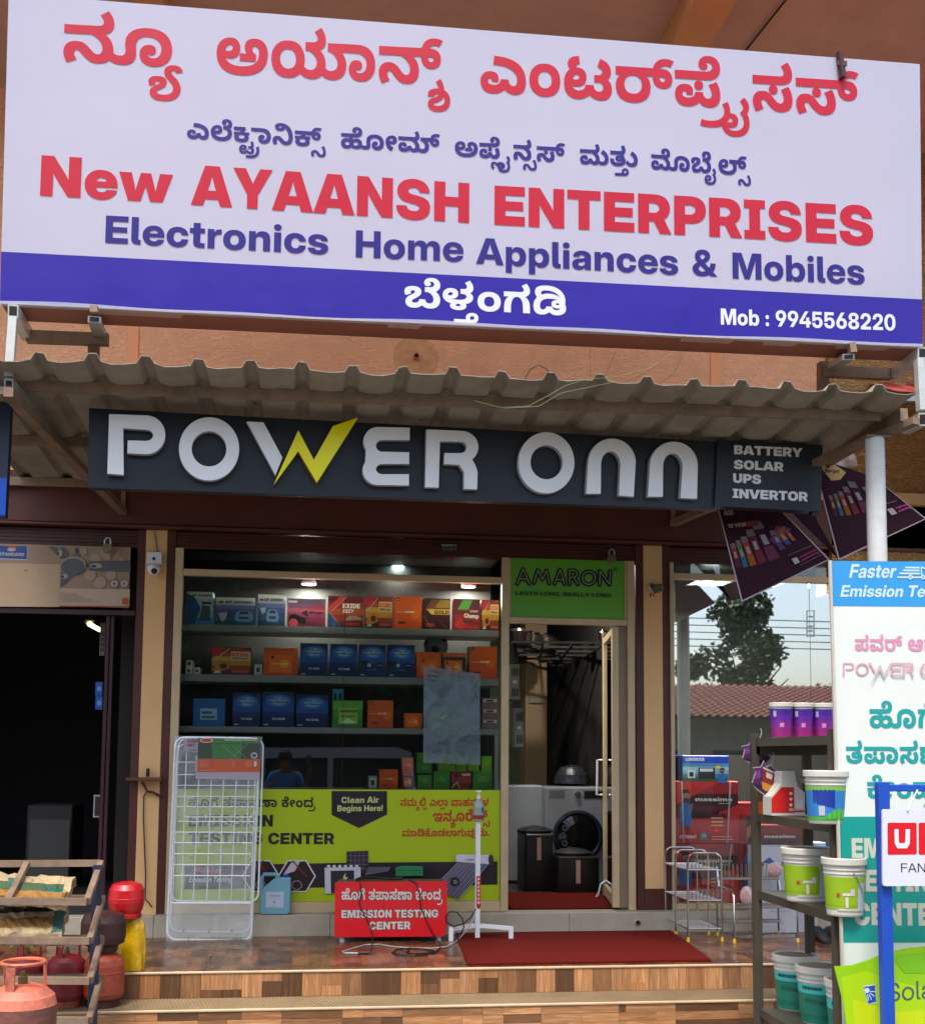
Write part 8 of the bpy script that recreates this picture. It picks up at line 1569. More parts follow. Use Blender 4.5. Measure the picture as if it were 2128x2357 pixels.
# gas cylinders
def cyl_mat(name,col,dirt,dcol):return mat(name,col,.5,var=.35,vs=9,dirt=dirt,dcol=dcol,bump=.3,bs=60,ds=7)
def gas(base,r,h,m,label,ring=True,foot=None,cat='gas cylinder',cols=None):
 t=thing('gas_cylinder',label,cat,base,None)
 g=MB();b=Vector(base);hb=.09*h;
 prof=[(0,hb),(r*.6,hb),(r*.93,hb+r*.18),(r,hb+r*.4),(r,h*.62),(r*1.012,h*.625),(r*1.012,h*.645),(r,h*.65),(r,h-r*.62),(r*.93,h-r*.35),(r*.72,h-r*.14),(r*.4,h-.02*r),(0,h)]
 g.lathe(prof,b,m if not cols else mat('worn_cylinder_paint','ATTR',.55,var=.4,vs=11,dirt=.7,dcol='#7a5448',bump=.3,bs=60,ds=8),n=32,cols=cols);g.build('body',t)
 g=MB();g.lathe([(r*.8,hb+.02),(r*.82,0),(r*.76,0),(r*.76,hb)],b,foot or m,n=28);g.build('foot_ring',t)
 if ring:
  g=MB();rr_=r*.62;zr=h+r*.62;pts=[b+Vector((rr_*math.cos(a*.2618),rr_*math.sin(a*.2618),zr))for a in range(25)];g.tube(pts,r*.06,m,n=7,caps=False);g.build('collar_ring',t)
  for an in(25,145,250,310)[:3]:
   g=MB();a_=math.radians(an);o=Vector((math.cos(a_),math.sin(a_),0));tg=Vector((-o.y,o.x,0))
   g.slab([b+o*rr_*.98+tg*r*.15+Vector((0,0,zr)),b+o*rr_*.98-tg*r*.15+Vector((0,0,zr)),b+o*rr_*1.02-tg*r*.15+Vector((0,0,h-r*.2)),b+o*rr_*1.02+tg*r*.15+Vector((0,0,h-r*.2))],o*.006,m);g.build('collar_plate',t)
  g=MB();g.lathe([(0,-.01),(r*.14,0),(r*.14,r*.2),(r*.08,r*.22),(r*.08,r*.36),(0,r*.36)],b+Vector((0,0,h)),mat('valve_brass','#6a5a3a',.4,metal=.7),n=12);g.build('valve',t)
 return t
M1=cyl_mat('salmon_paint_worn','#c8694c',.9,'#6a4438');M2=cyl_mat('dusty_orange_paint','#a84428',.8,'#5a3a28');M3=cyl_mat('deep_red_paint','#82161a',.7,'#5a2c26');M4=cyl_mat('rust_brown_paint','#3a1a14',.4,'#1c100c')
ct=P(52,2270,-2.85);tb=GZ+.004
hh=P(52,2264,-2.85).z
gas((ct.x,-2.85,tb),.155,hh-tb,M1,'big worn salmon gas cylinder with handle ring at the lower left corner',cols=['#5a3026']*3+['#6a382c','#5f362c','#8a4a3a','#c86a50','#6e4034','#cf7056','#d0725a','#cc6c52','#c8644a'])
p=P(237,2315,-1.62);bz=Z2+.001
gas((p.x,-1.62,bz),.112,P(237,2192,-1.62).z-bz,M2,'small dusty orange gas cylinder on the step behind the blue post',ring=False,foot=mat('rusty_foot','#4a2418',.8,var=.5,vs=30))
p=P(150,2312,-1.62);gas((p.x,-1.62,bz),.105,P(150,2196,-1.62).z-bz,M3,'dark red gas cylinder on the step between salmon and orange cylinders',foot=M2)
p=P(60,2300,-1.6);gas((p.x,-1.6,bz),.105,P(60,2196,-1.6).z-bz,M3,'deep red gas cylinder mostly hidden behind the big salmon cylinder')
# rust brown cylinder resting on the small orange one and red one on the yellow bag
zt1=P(237,2192,-1.62).z
p=P(237,2176,-1.6)
t=thing('rusty_cylinder','rust brown gas cylinder stacked on top of the small orange cylinder','gas cylinder',(p.x,-1.6,zt1+.002));g=MB();hh=P(237,2098,-1.6).z-zt1
g.lathe([(0,.0),(.08,0),(.082,.03),(.118,.05),(.125,.08),(.125,hh-.06),(.11,hh-.02),(.06,hh),(0,hh)],(p.x,-1.6,zt1+.002),M4,n=28);g.build('body',t)
p=P(301,2238,-1.36);yb_=p.y
t=thing('yellow_bag','shiny yellow plastic bag standing on the porch edge under the red cylinder','bag',(p.x,yb_,FZ))
YB_=mat('yellow_bag_plastic','#c49a08',.22,var=.15,vs=5,bump=1,bs=14,spec=.6)
wv=(P(332,2200,yb_).x-P(270,2200,yb_).x)/2;ht=P(300,2116,yb_).z-FZ
g=MB();rr=random.Random(3);N_=20;L_=9;vs=[]
for k in range(L_+1):
 f_=k/L_
 for i in range(N_):
  a_=2*math.pi*i/N_;s=(1-.12*f_-(.25 if f_>.93 else 0))*(1+.07*math.sin(5*a_+2.2*f_)+.05*math.sin(9*a_+4*f_));vs.append((p.x+wv*s*math.cos(a_),yb_+wv*.7*s*math.sin(a_),FZ+.001+ht*f_*(1+(.05*rr.random()if f_==1 else 0))))
g.add(vs,[(k*N_+i,k*N_+(i+1)%N_,(k+1)*N_+(i+1)%N_,(k+1)*N_+i)for k in range(L_)for i in range(N_)]+[tuple(range(L_*N_,L_*N_+N_)),tuple(range(N_-1,-1,-1))],YB_,smooth=True);g.build('bag',t)
p=P(290,2108,yb_);zb2=FZ+ht+.012;s_=(P(332,2060,yb_).x-P(248,2060,yb_).x)/2
t=thing('red_cylinder','glossy red mini gas cylinder upside down on top of the yellow bag','gas cylinder',(p.x,yb_,zb2))
hh=P(290,2029,yb_).z-zb2
g=MB();g.lathe([(s_*.86,.0),(s_*.88,.02),(s_*.8,.025),(s_*.92,.05),(s_,.09),(s_,hh*.5),(s_*1.01,hh*.51),(s_*1.01,hh*.54),(s_,hh*.55),(s_*.97,hh*.78),(s_*.8,hh*.93),(s_*.4,hh*.99),(0,hh)],(p.x,yb_,zb2),REDP,n=36);g.lathe([(0,.001),(s_*.86,.0)],(p.x,yb_,zb2),REDP,n=36);g.build('body',t)
# ================================================================ right hand shop window
GL_R=glass('reflective_glass',.45,'#e0eaea',.0)
GL_C=glass('clear_lower_glass',.03,'#f0f4f4',.0)
rw=thing('side_window','cream framed reflective shop window at the right behind racks and boxes','window',(4,0,-1.1))
xa,xb_=P(1542,1700).x,P(1550.5,1700).x;zr0,zr1=P(1600,1335).z,P(1600,1321).z;zsr=P(1600,2081).z
zb_(xa,xb_,-1.114,zt,rw);zb_(xb_+.001,5.2,zr0,zr1,rw,y0=-.026,y1=.028);zb_(xb_+.001,5.2,-1.113,zsr,rw,y0=-.026,y1=.028)
g=MB();g.box((xb_,.004,zr1),(5.2,.01,zt),GL_TOP);g.build('transom_pane',rw)
xj=P(1868,1700).x
zf_=P(1600,1738).z
for a,b in((xb_,xj),(xj+.004,5.2)):g=MB();g.box((a,.004,zsr),(b,.01,zf_),GL_C);g.build('pane',rw);g=MB();g.box((a,.004,zf_+.001),(b,.01,zr0),GL_R);g.build('pane',rw)
g=MB();g.box((RP[3],1.6,FZ),(6,1.7,1.9),DARKIN);g.box((RP[3]-.05,.05,FZ),(RP[3]-.0,1.6,1.9),DARKIN);g.box((RP[3],.05,zt+.02),(6,1.6,1.9),DARKIN);g.box((RP[3],.02,FZ),(6,1.6,-1.118),DARKIN);g.box((5.4,.02,FZ),(5.5,1.6,1.9),DARKIN);g.build('dark_interior',rw)
for u_,v_ in((1640,1720),(1760,1720)):  # lamps added to brighten the boxes behind the glass
 l=bpy.data.lights.new('window_fill_light','AREA');l.size=.3;l.energy=60;l.color=(1,.95,.86);lt=thing('ceiling_lamp','added fill lamp inside the right hand window, %s one'%('left' if u_<1700 else 'right'),'lamp',(P(u_,v_,.3).x,.3,1.4));lo=bpy.data.objects.new('box_fill_light',l);COL.objects.link(lo);lo.parent=lt
 g=MB();c=Vector(lt.location);g.lathe([(0,.02),(.06,.02),(.07,.05)],c,LAMP,n=18);g.build('diffuser',lt)
t=thing('door_sticker','white narrow sticker frame on the reflective glass','sticker',P(1865,1465,-.0))
g=MB();pr=Print(g,YP(.002));
for r in((1856,1405,1874,1407),(1856,1464,1874,1466),(1856,1405,1858,1466),(1872,1405,1874,1466)):pr.rect(*r,'#b8c4c8')
for k in range(4):pr.rect(1860,1418+k*11,1870,1421+k*11,'#7a9098')
g.build('print',t)
BX=lambda x,y:(1540+x/5.056,1670+y/5.056)
def wbox(px,label,col,draw,Y=.1,dep=.25,cat='box',name='product_box',z0=None):
 a=P(px[0],px[3],Y);b=P(px[1],px[2],Y);z0=a.z if z0 is None else z0
 t=thing(name,label,cat,((a.x+b.x)/2,Y+dep/2,z0));g=MB();g.box((a.x,Y,z0),(b.x,Y+dep,b.z),CARTONP if Y>0 else PRINT,col,ch=.003);g.build('carton',t)
 if draw:g=MB();pr=Print(g,O=(a.x+.003,Y,z0+.003),ex=(b.x-a.x-.006,0,0),ez=(0,0,b.z-z0-.006),m=CARTONP if Y>0 else PRINT);draw(pr);g.build('print',t)
 return t
def man(pr,x,y,s):
 pr.poly([(x-.16*s,y-.6*s),(x-.16*s,y-.05*s),(x,y+.05*s),(x+.16*s,y-.08*s),(x+.14*s,y-.6*s)],'#1c5a9a');pr.poly([(x+.06*s,y-.3*s),(x+.2*s,y-.02*s),(x+.14*s,y-.0*s)],'#8a5a40')
 pr.ell(x,y+.2*s,.09*s,.12*s,'#8a5a40');pr.poly([(x-.1*s,y+.24*s),(x-.08*s,y+.36*s),(x+.08*s,y+.37*s),(x+.1*s,y+.25*s),(x,y+.28*s)],'#1a1210');pr.ell(x,y+.11*s,.06*s,.05*s,'#2a1a14')
def d_mass(full=True):
 def f(pr):
  grad(pr,['#9c1a1c','#a81e20','#5a1a1c','#3a1618','#8a1c1e']);pr.poly([(0,0),(0,.2),(1,.62),(1,0)],'#a8201f');pr.poly([(0,.62),(0,1),(.7,1)],'#a8201f')
  rr=random.Random(5)
  for k in range(14):h=rr.uniform(.05,.13);pr.rect(.25+k*.04,.4,.28+k*.04,.4+h,'#2a1c20')
  man(pr,.15,.64,.62)
  pr.text('massimo','X',(.3,.68),(.9,.68),.062,'#c8c0b8',slant=0);pr.text('power series','B',(.68,.635),(.88,.635),.022,'#c8c0b8')
  if full:pr.text('HITMAN','X',(.04,.07),(.3,.07),.055,'#c8b8b4',slant=.2);pr.poly([(.36,.04),(.36,.14),(.43,.2),(.5,.14),(.5,.04)],'#6a6664');pr.text('72','X',(.4,.09),(.46,.09),.05,'#c8c8c8');pr.line([(.56,.1),(.88,.1)],.012,'#c0a8a4');pr.line([(.56,.055),(.9,.055)],.01,'#c0a8a4');pr.ell(.63,.2,.04,.035,'#e01818')  # the bright red dot is a highlight painted into the print
  for k in range(3):pr.rect(.55,.27+k*.06,.74,.295+k*.06,'#c0906a')
 return f
def d_lum(pr):
 grad(pr,['#2c5a34','#3a7080','#6a9aa4','#7aa4ac','#3a6a90','#14308a','#14308a']);pr.text('LUMINOUS','X',(.06,.8),(.47,.8),.13,'#b8bcc8');pr.rect(.1,.12,.27,.44,'#b4b8b8');pr.rect(.14,.18,.23,.36,'#1c1c20');pr.rect(.34,.1,.7,.54,'#22242a');pr.rect(.37,.38,.66,.5,'#b0b4b8')
 man(pr,.86,.3,.6);pr.rect(.72,.5,.82,.62,'#c09418')
wbox((1570,1676,1740,1799),'blue and green box with white lettering on top of the red cricket box','#14308a',d_lum)
wbox((1556,1698,1799,1941),'large red box with a bearded man in blue, upper of two by the window edge','#9c1a1c',d_mass())
wbox((1556,1698,1942,2078),'large red box, lower of two by the window edge behind the dish rack','#8a1a1c',d_mass(False))
wbox((1699,1790,1848,2078),'tall dark red box behind the left post of the bucket rack','#6a1418',lambda pr:(pr.rect(0,.88,1,.97,'#8a2024'),man(pr,.3,.5,1.0)),Y=.2)
wbox((1746,1862,1899,1948),'red box with skyline seen under the middle shelf of the bucket rack','#5a1a1c',lambda pr:(pr.rect(0,.55,1,1,'#7a2020'),pr.text('massimo','X',(.1,.38),(.72,.38),.16,'#c8c0b8'),[pr.rect(.1+k*.07,.05,.15+k*.07,.15+.1*((k*7)%3),'#2c1c20')for k in range(9)]),Y=.1,z0=P(1746,1948,.1).z)
wbox((1745,1832,1949,2156),'white carton with blue arrow mark standing on the porch behind the racks','#a8a9ac',lambda pr:(pr.poly([(.12,.82),(.3,.88),(.5,.8),(.32,.72),(.36,.8)],'#2c4c7a'),pr.ell(.12,.8,.05,.025,'#9a3a34'),pr.text('BAJ','X',(.62,.78),(.98,.78),.05,'#8a3a44'),pr.line([(.3,.25),(.8,.25)],.01,'#7a7c80')),Y=-.24,dep=.2,z0=FZ+.001,name='white_carton',cat='carton')
wbox((1835,1880,2060,2152),'plain pale carton right of the arrow carton on the porch','#9a9aa0',None,Y=-.22,dep=.18,z0=FZ+.001,name='white_carton',cat='carton')
wbox((1862,1900,1940,1962),'small white box in the window beside a blue box under the middle shelf','#a8a8a8',None,Y=.1,dep=.15)
wbox((1890,1935,1952,1980),'small blue box with a red and white mark under the middle shelf','#1c4a84',lambda pr:(pr.rect(.6,.3,.85,.8,'#a82024'),pr.text('U','X',(.65,.38),(.8,.38),.3,'#c8c8c8')),Y=.05,dep=.1)
for u0,v0,u1,v1 in((1568,1799,1573,1941),(1680,1799,1673,1941),(1683,1943,1678,1990)):
 t=thing('white_rod','thin white packing strap down the %s red box'%('left side of the upper' if u0<1600 else 'right side of the upper' if v0<1900 else 'right side of the lower'),'strap',P(u1,v1,.08));g=MB();g.tube([P(u0,v0,.085),P(u1,v1,.085)],.006,WHITEP,n=6);g.build('strap',t)
 # ---------------------------------------------------------------- steel dish racks
YF=mat('yellow_rubber','#c8a018',.5)
def foot(t,p):
 g=MB();g.lathe([(.011,0),(.013,.002),(.009,.03),(.007,.032)],(p.x,p.y,FZ),YF,n=10);g.build('rubber_foot',t)
def arch(t,x0,x1,y,zt_,r=.0075,rr_=.06):
 pts=[(x0,y,FZ+.02),(x0,y,zt_-rr_)]+[(x0+rr_-rr_*math.cos(math.radians(a)),y,zt_-rr_+rr_*math.sin(math.radians(a)))for a in range(15,90,15)]+[(x1-rr_+rr_*math.sin(math.radians(a)),y,zt_-rr_+rr_*math.cos(math.radians(a)))for a in range(15,90,15)]+[(x1,y,zt_-rr_),(x1,y,FZ+.02)]
 g=MB();g.tube(pts,r,STEEL,n=8);g.build('arch_frame',t);foot(t,Vector((x0,y,0)));foot(t,Vector((x1,y,0)))
t=thing('dish_rack','tall three tier steel dish rack with rounded arches and yellow feet','dish rack',(2.75,-.32,FZ))
A=[PZ(1587,2172,FZ),PZ(1667,2170,FZ),PZ(1567,2156,FZ),PZ(1548,2145,FZ)]
x0,x1=A[0].x+.01,A[1].x;
ztop=P(1620,1963,-.58).z
for y in(-.58,-.3,-.05):arch(t,x0+(.0 if y>-.5 else 0),x1,y,ztop)
for v in(2003,2073,2138):
 zz=P(1620,v,-.58).z;g=MB()
 g.tube([(x0,-.58,zz),(x1,-.58,zz),(x1,-.05,zz),(x0,-.05,zz),(x0,-.58,zz)],.005,STEEL,n=6);g.build('tier_frame',t)
 for k in range(11):
  g=MB();yy=-.56+k*.05;g.tube([(x0,yy,zz),(x1,yy,zz)],.0022,STEEL,n=5);g.build('wire',t)
 if v<2100:
  for k in range(8):g=MB();xx=x0+.03+k*(x1-x0-.06)/7;g.tube([(xx,-.57,zz),(xx,-.565,zz+.07),(xx,-.52,zz+.075),(xx,-.51,zz)],.0025,STEEL,n=5);g.build('plate_wire',t)
t=thing('dish_rack','low wide steel dish rack beside the tall one behind the bucket rack post','dish rack',(3.15,-.5,FZ))
x0,x1=PZ(1702,2177,FZ).x,PZ(1852,2176,FZ).x
for x_ in(x0,x1):
 zt_=P(1702,2052 if x_==x0 else 2062,-.66).z
 g=MB();g.tube([(x_,-.66,FZ+.02),(x_,-.66,zt_-.04),(x_,-.62,zt_),(x_,-.42,zt_+.01),(x_,-.36,zt_+.0),(x_,-.32,zt_+.14),(x_,-.32,FZ+.02)],.008,STEEL,n=8);g.build('end_frame',t);foot(t,Vector((x_,-.66,0)));foot(t,Vector((x_,-.32,0)))
for v,yf in((2022,-.34),(2087,-.64),(2120,-.36),(2156,-.64)):
 zz=P(1750,v,yf).z;g=MB();g.box((x0,yf-.012,zz-.012),(x1,yf,zz+.012),STEEL,ch=.003);g.build('front_rail',t)
 for k in range(14):g=MB();xx=x0+.02+k*(x1-x0-.04)/13;g.tube([(xx,yf,zz),(xx,yf+.2,zz)]if v>2030 else[(xx,yf,zz),(xx,yf,zz+.1),(xx+.004,yf+.03,zz+.105),(xx+.004,yf+.05,zz)],.0025,STEEL,n=5);g.build('wire',t)
RPL=mat('red_plastic_bundle','#a02028',.3,var=.5,vs=30,bump=.6)
for(u0,v0,u1,v1,Y,lb)in((1768,1986,1798,2020,-.4,'small bag of red knobs on the top wires of the low dish rack'),(1704,2042,1732,2084,-.55,'clear bag with red parts hanging inside the left of the low dish rack')):
 a,b=P(u0,v1,Y),P(u1,v0,Y);t=thing('spare_parts_bag',lb,'bag',((a.x+b.x)/2,Y,a.z));c=(a+b)/2;r=(b.x-a.x)/2
 g=MB();g.lathe([(0,-1)]+[(math.cos(math.radians(q))*(1+.12*math.sin(q)),math.sin(math.radians(q)))for q in range(-70,80,20)]+[(0,1)],(0,0,0),RPL,n=11);g.v=[(c.x+x*r,c.y+y*r*.6,c.z+z*(b.z-a.z)/2)for x,y,z in g.v];g.build('bundle',t)
 g=MB();g.lathe([(0,-1)]+[(math.cos(math.radians(q)),math.sin(math.radians(q)))for q in range(-70,80,20)]+[(0,1)],(0,0,0),sheet('bag_film','#e0e0e0',.35,.15),n=11);g.v=[(c.x+x*r*1.15,c.y+y*r*.75,c.z+z*(b.z-a.z)/1.75)for x,y,z in g.v];g.build('film',t)
for k,dx in enumerate((0,.1)):
 p=PZ(1890,2168,FZ);t=thing('black_shoe',('left','right')[k]+' shoe of a black pair on the porch behind the standing banner','shoe',(p.x+dx,p.y,FZ))
 g=MB();vs=[];N_=12;prof=[(0,.03,.02),(.04,.042,.05),(.1,.045,.085),(.16,.04,.1),(.21,.04,.09),(.25,.03,.05)]
 for y_,w_,h_ in prof:vs+=[(p.x+dx+w_*math.cos(2*math.pi*i/N_),p.y-.1+y_,FZ+.002+max(0,h_*(.5+.5*math.sin(2*math.pi*i/N_))))for i in range(N_)]
 g.add(vs,[(j*N_+i,j*N_+(i+1)%N_,(j+1)*N_+(i+1)%N_,(j+1)*N_+i)for j in range(5)for i in range(N_)]+[tuple(range(N_))],mat('black_rubber','#0e0e10',.5),smooth=True);g.build('shoe',t)
 # ---------------------------------------------------------------- slotted metal rack with paint
RY=-2.3;RX=P(1742,1900,RY).x
zs=[P(1748,v,RY).z for v in(1700,1873,2050,2322)]
br_=thing('paint_rack','dark grey metal shelf rack on the steps stocked with paint buckets','rack',(RX+.3,RY-.4,GZ))
ztp=P(1742,1688,RY).z
for x_,y_,zt2 in((RX-.002,RY,ztp),(RX+.31,RY+.025,P(1872,1727,RY).z),(RX+.64,RY,ztp),(RX+.64,RY-1.0,ztp),(RX,RY-1.0,ztp)):
 g=MB();g.box((x_-.024,y_-.003,GZ),(x_+.022,y_,zt2),SLOT);g.box((x_-.024,y_,GZ),(x_-.021,y_+.03,zt2),SLOT)
 g.build('post',br_)
for i,z in enumerate(zs):
 g=MB();g.box((RX+.0,RY-1.02,z-.006),(RX+.66,RY-.006,z),SLOT);g.box((RX-.002,RY-1.02,z-.045),(RX+.0,RY-.004,z),SLOT);g.box((RX+.001,RY-.0065,z-.045),(RX+.66,RY-.004,z-.0065),SLOT)
 if i==0:g.box((RX+.001,RY-.003,z-.09),(RX+.66,RY+.0,z-.012),SLOT)
 g.build('shelf_board',br_)
PW=mat('bucket_white','#c2bfb4',.4,var=.08,dirt=.25,dcol='#8a8270')
def bucket(name,cx,cy,z,r,h,label,bands,group=None,dusty=True,rims=True,extra=None,lid=True):
 """paint bucket: lid on ribbed wall with printed bands [(z0, z1, colour)] in fractions of height"""
 t=thing(name,label,'paint bucket',(cx,cy,z),group);b=(cx,cy,z+.001);R_=lambda f_:r*(.86+.14*f_)
 g=MB();prof=[(0,.004),(R_(0)*.96,0),(R_(0),.008),(R_(.7),h*.72)]
 if rims:prof+=[(R_(.72)*1.035,h*.725),(R_(.72)*1.035,h*.74),(R_(.76),h*.745),(R_(.8),h*.79),(R_(.8)*1.04,h*.795),(R_(.8)*1.04,h*.81),(R_(.84),h*.815),(R_(.9),h*.87)]
 prof+=[(R_(.95),h*.88)]
 g.lathe(prof,b,PW,n=32);wl_=g.build('wall',t)
 g=MB();g.lathe([(R_(.95),h*.875),(r*1.06,h*.875),(r*1.08,h*.89),(r*1.08,h*.985),(r*1.05,h),(r*.99,h),(r*.97,h*.975),(0,h*.97)],b,PW,n=32);ld_=g.build('lid',t)
 if dusty:g=MB();g.lathe([(0,h*.973),(r*.93,h*.978)],b,mat('dust','#8a7458',.9,var=.3,vs=14),n=20);g.build('dust',ld_)
 g=MB()
 for k,(z0,z1,c_)in enumerate(bands):
  n_=max(1,int((z1-z0)*10))
  g.lathe([(R_(z0)+.0014+k*.0004,z0*h),(R_(z1)+.0014+k*.0004,z1*h)],b,PRINT,c_,n=32)
 g.build('printed_label',wl_)
 if extra:extra(t,b,R_,h)
 return t
def wrap_text(t,b,R_,h,s,f,a0,a1,zc_,th,c_,rad=.0035):
 lay,x0,x1=run(f,s);g=MB();o=Vector(b)
 for gl,gx,gy in lay:
  for vs,tr,ll in glyph(*gl)[1]:
   pts=[]
   for x,y in vs:
    k=(gx+x-x0)/(x1-x0);a=math.radians(a0+(a1-a0)*k);zz=zc_*h+y*th/CAP[f];rr_=R_(zz/h)+rad;pts.append(o+Vector((rr_*math.cos(a),rr_*math.sin(a),zz)))
   g.add(pts,tr,PRINT,c_)
 g.build('lettering',t)
def bpos(u,v,z):return PZ(u,v,z)
def ex_teal(t,b,R_,h):wrap_text(t,b,R_,h,'BERGER','X',195,250,.61,.016,'#0c2420');wrap_text(t,b,R_,h,'Primer','R',205,262,.36,.03,'#0a3a34')
for(u0,u1,vb,vt,lb,z)in((1778,1879,2330,2205,'teal banded white paint bucket nearest the rack post, bottom shelf',zs[3]),(1832,1942,2363,2232,'teal banded white paint bucket in the middle of the bottom shelf',zs[3]),(1899,2010,2410,2265,'teal banded white paint bucket nearest the standing banner, bottom shelf',zs[3])):
 p=PZ((u0+u1)/2,vb,z);r=(P(u1,vt,p.y).x-P(u0,vt,p.y).x)/2/1.08;cy=p.y+r*.8;h=P(u0,vt,cy-r).z-z
 bucket('paint_bucket',P((u0+u1)/2,vt,cy).x,cy,z,r,h,lb,[(.03,.54,'#0f6e58'),(.54,.7,'#3ab0a8'),(.16,.17,'#0a4a3c'),(.12,.128,'#0a4a3c')],'teal banded primer buckets',extra=ex_teal)
def ex_lime(t,b,R_,h):
 g=MB();o=Vector(b)
 for a0,a1,z0,z1,c_ in((285,318,.1,.58,'#a8b0b8'),(222,232,.33,.4,'#a83a1c'),(262,275,.36,.48,'#b8b8b0'),(240,262,.36,.41,'#c8c4b8'),(248,256,.16,.34,'#c8c4b8'),(225,285,.1,.14,'#b8b4a8')):
  g.lathe([(R_(z0)+.003,z0*h),(R_(z1)+.003,z1*h)],o,PRINT,c_,n=5,a0=math.radians(a0),a1=math.radians(a1))
 g.build('sticker',t)
 g=MB();g.tube([o+Vector((R_(.78)*1.05*math.cos(math.radians(a)),R_(.78)*1.05*math.sin(math.radians(a)),h*(.76-.4*math.sin(math.radians(a-275)*2.1)if a>275 else .76)))for a in(270,280,290,300,310,318)],.0025,GALV,n=5);g.build('handle',t)
for(u0,u1,vb,vt,lb)in((1798,1906,2079,1955,'large white bucket with torn lime label on the third shelf'),(1892,1990,2112,1978,'lime labelled bucket partly behind the standing banner, third shelf')):
 p=PZ((u0+u1)/2,vb,zs[2]);r=(P(u1,vt,p.y).x-P(u0,vt,p.y).x)/2/1.08;cy=p.y+r*.8;h=P(u0,vt,cy-r).z-zs[2]
 bucket('paint_bucket',P((u0+u1)/2,vt,cy).x,cy,zs[2],r,h,lb,[(.12,.68,'#86a80c'),(.18,.185,'#4a6a08')],'lime labelled buckets',extra=ex_lime)
u0,u1,vb,vt=1850,1952,1898,1774
p=PZ((u0+u1)/2,vb,zs[1]);r=(P(u1,vt,p.y).x-P(u0,vt,p.y).x)/2/1.08;cy=p.y+r*.8;h=P(u0,vt,cy-r).z-zs[1]
def ex_bg(t,b,R_,h):
 g=MB();o=Vector(b)
 for k in range(9):
  a0=235+k*7;z1=.13+.16*math.sin(k/9*2.2);g.lathe([(R_(.1)+.003,.1*h),(R_(z1)+.003,z1*h)],o,PRINT,'#3c9a3a' if k%2 else '#54a83c',n=2,a0=math.radians(a0),a1=math.radians(a0+7))
 for k in range(9):
  a0=205+k*7;g.lathe([(R_(.3)+.0026,(.38-.01*k)*h),(R_(.6)+.0026,.64*h)],o,PRINT,'#12308a',n=2,a0=math.radians(a0),a1=math.radians(a0+7))
 g.lathe([(R_(.16)+.0036,.16*h),(R_(.34)+.0036,.34*h)],o,PRINT,'#a8b0b8',n=3,a0=math.radians(222),a1=math.radians(240));g.build('picture',t)
bucket('paint_bucket',P((u0+u1)/2,vt,cy).x,cy,zs[1],r,h,'white bucket with blue and green landscape label on the second shelf',[(.06,.14,'#4a9a34'),(.14,.62,'#2c74b4'),(.62,.7,'#6aa83c')],dusty=False,extra=ex_bg)
# red and white detergent can (square shouldered)
a,b=PZ(1775,1878,zs[1]),PZ(1851,1878,zs[1]);yc=a.y
zt_=P(1810,1776,yc).z;W_=b.x-a.x;hq=zt_-zs[1]
t=thing('paint_canister','red and white canister with sloped shoulders on the second shelf','canister',((a.x+b.x)/2,yc+.06,zs[1]))
prof=[(0,0),(1,0),(1,.52),(.78,.66),(.7,1),(.34,1),(.3,.72),(.1,.5),(0,.42)]
g=MB();g.slab([(a.x+x*W_,yc,zs[1]+.001+z*hq)for x,z in prof],(0,.12,0),PW);g.build('body',t)
g=MB();pr=Print(g,O=(a.x,yc,zs[1]+.001),ex=(W_,0,0),ez=(0,0,hq),off=.001);pr.poly([(.0,.06),(.68,.06),(.68,.64),(.3,.64),(.1,.46),(.0,.38)],'#c01c18');pr.rect(0,.08,1,.12,'#c01c18')
for k in range(3):pr.ell(.58,.24+k*.13,.045,.035,'#d0ccc8')
pr.rect(.72,.16,.96,.34,'#c8c8c4');pr.rect(.52,.1,.66,.16,'#a8a49c');g.build('label',t)
a,b=P(1824,1850,-2.2),P(1868,1776,-2.2);t=thing('dark_tub','dark purple tub behind the landscape bucket on the second shelf','tub',((a.x+b.x)/2,-2.36,zs[1]));r=(b.x-a.x)/2
g=MB();g.lathe([(r*.9,0),(r,b.z-zs[1]-.02),(r*1.05,b.z-zs[1]-.02),(r*1.05,b.z-zs[1]),(0,b.z-zs[1])],((a.x+b.x)/2,-2.4,zs[1]+.001),PAINTED,'#3a2440',n=22);g.build('tub',t)
g=MB();pr=Print(g,YP(-2.4-r*1.02));pr.poly([(1834,1790),(1858,1793),(1857,1805),(1836,1802)],'#a89c90');g.build('label',t)
a,b=P(1746,1876,-2.34),P(1774,1846,-2.34);t=thing('orange_carton','small orange carton beside the rack post on the second shelf','carton',((a.x+b.x)/2,-2.28,zs[1]));g=MB();g.box((a.x,-2.4,zs[1]+.001),(b.x,-2.33,b.z),PRINT,'#b04a10',ch=.002);g.build('body',t)
a,b=P(1746,1846,-2.34),P(1774,1822,-2.34);t=thing('brown_carton','small brown carton on top of the orange carton','carton',((a.x+b.x)/2,-2.28,P(1746,1845,-2.4).z));g=MB();g.box((a.x,-2.4,a.z+.002),(b.x,-2.33,b.z),PRINT,'#5a3414',ch=.002);g.build('body',t)
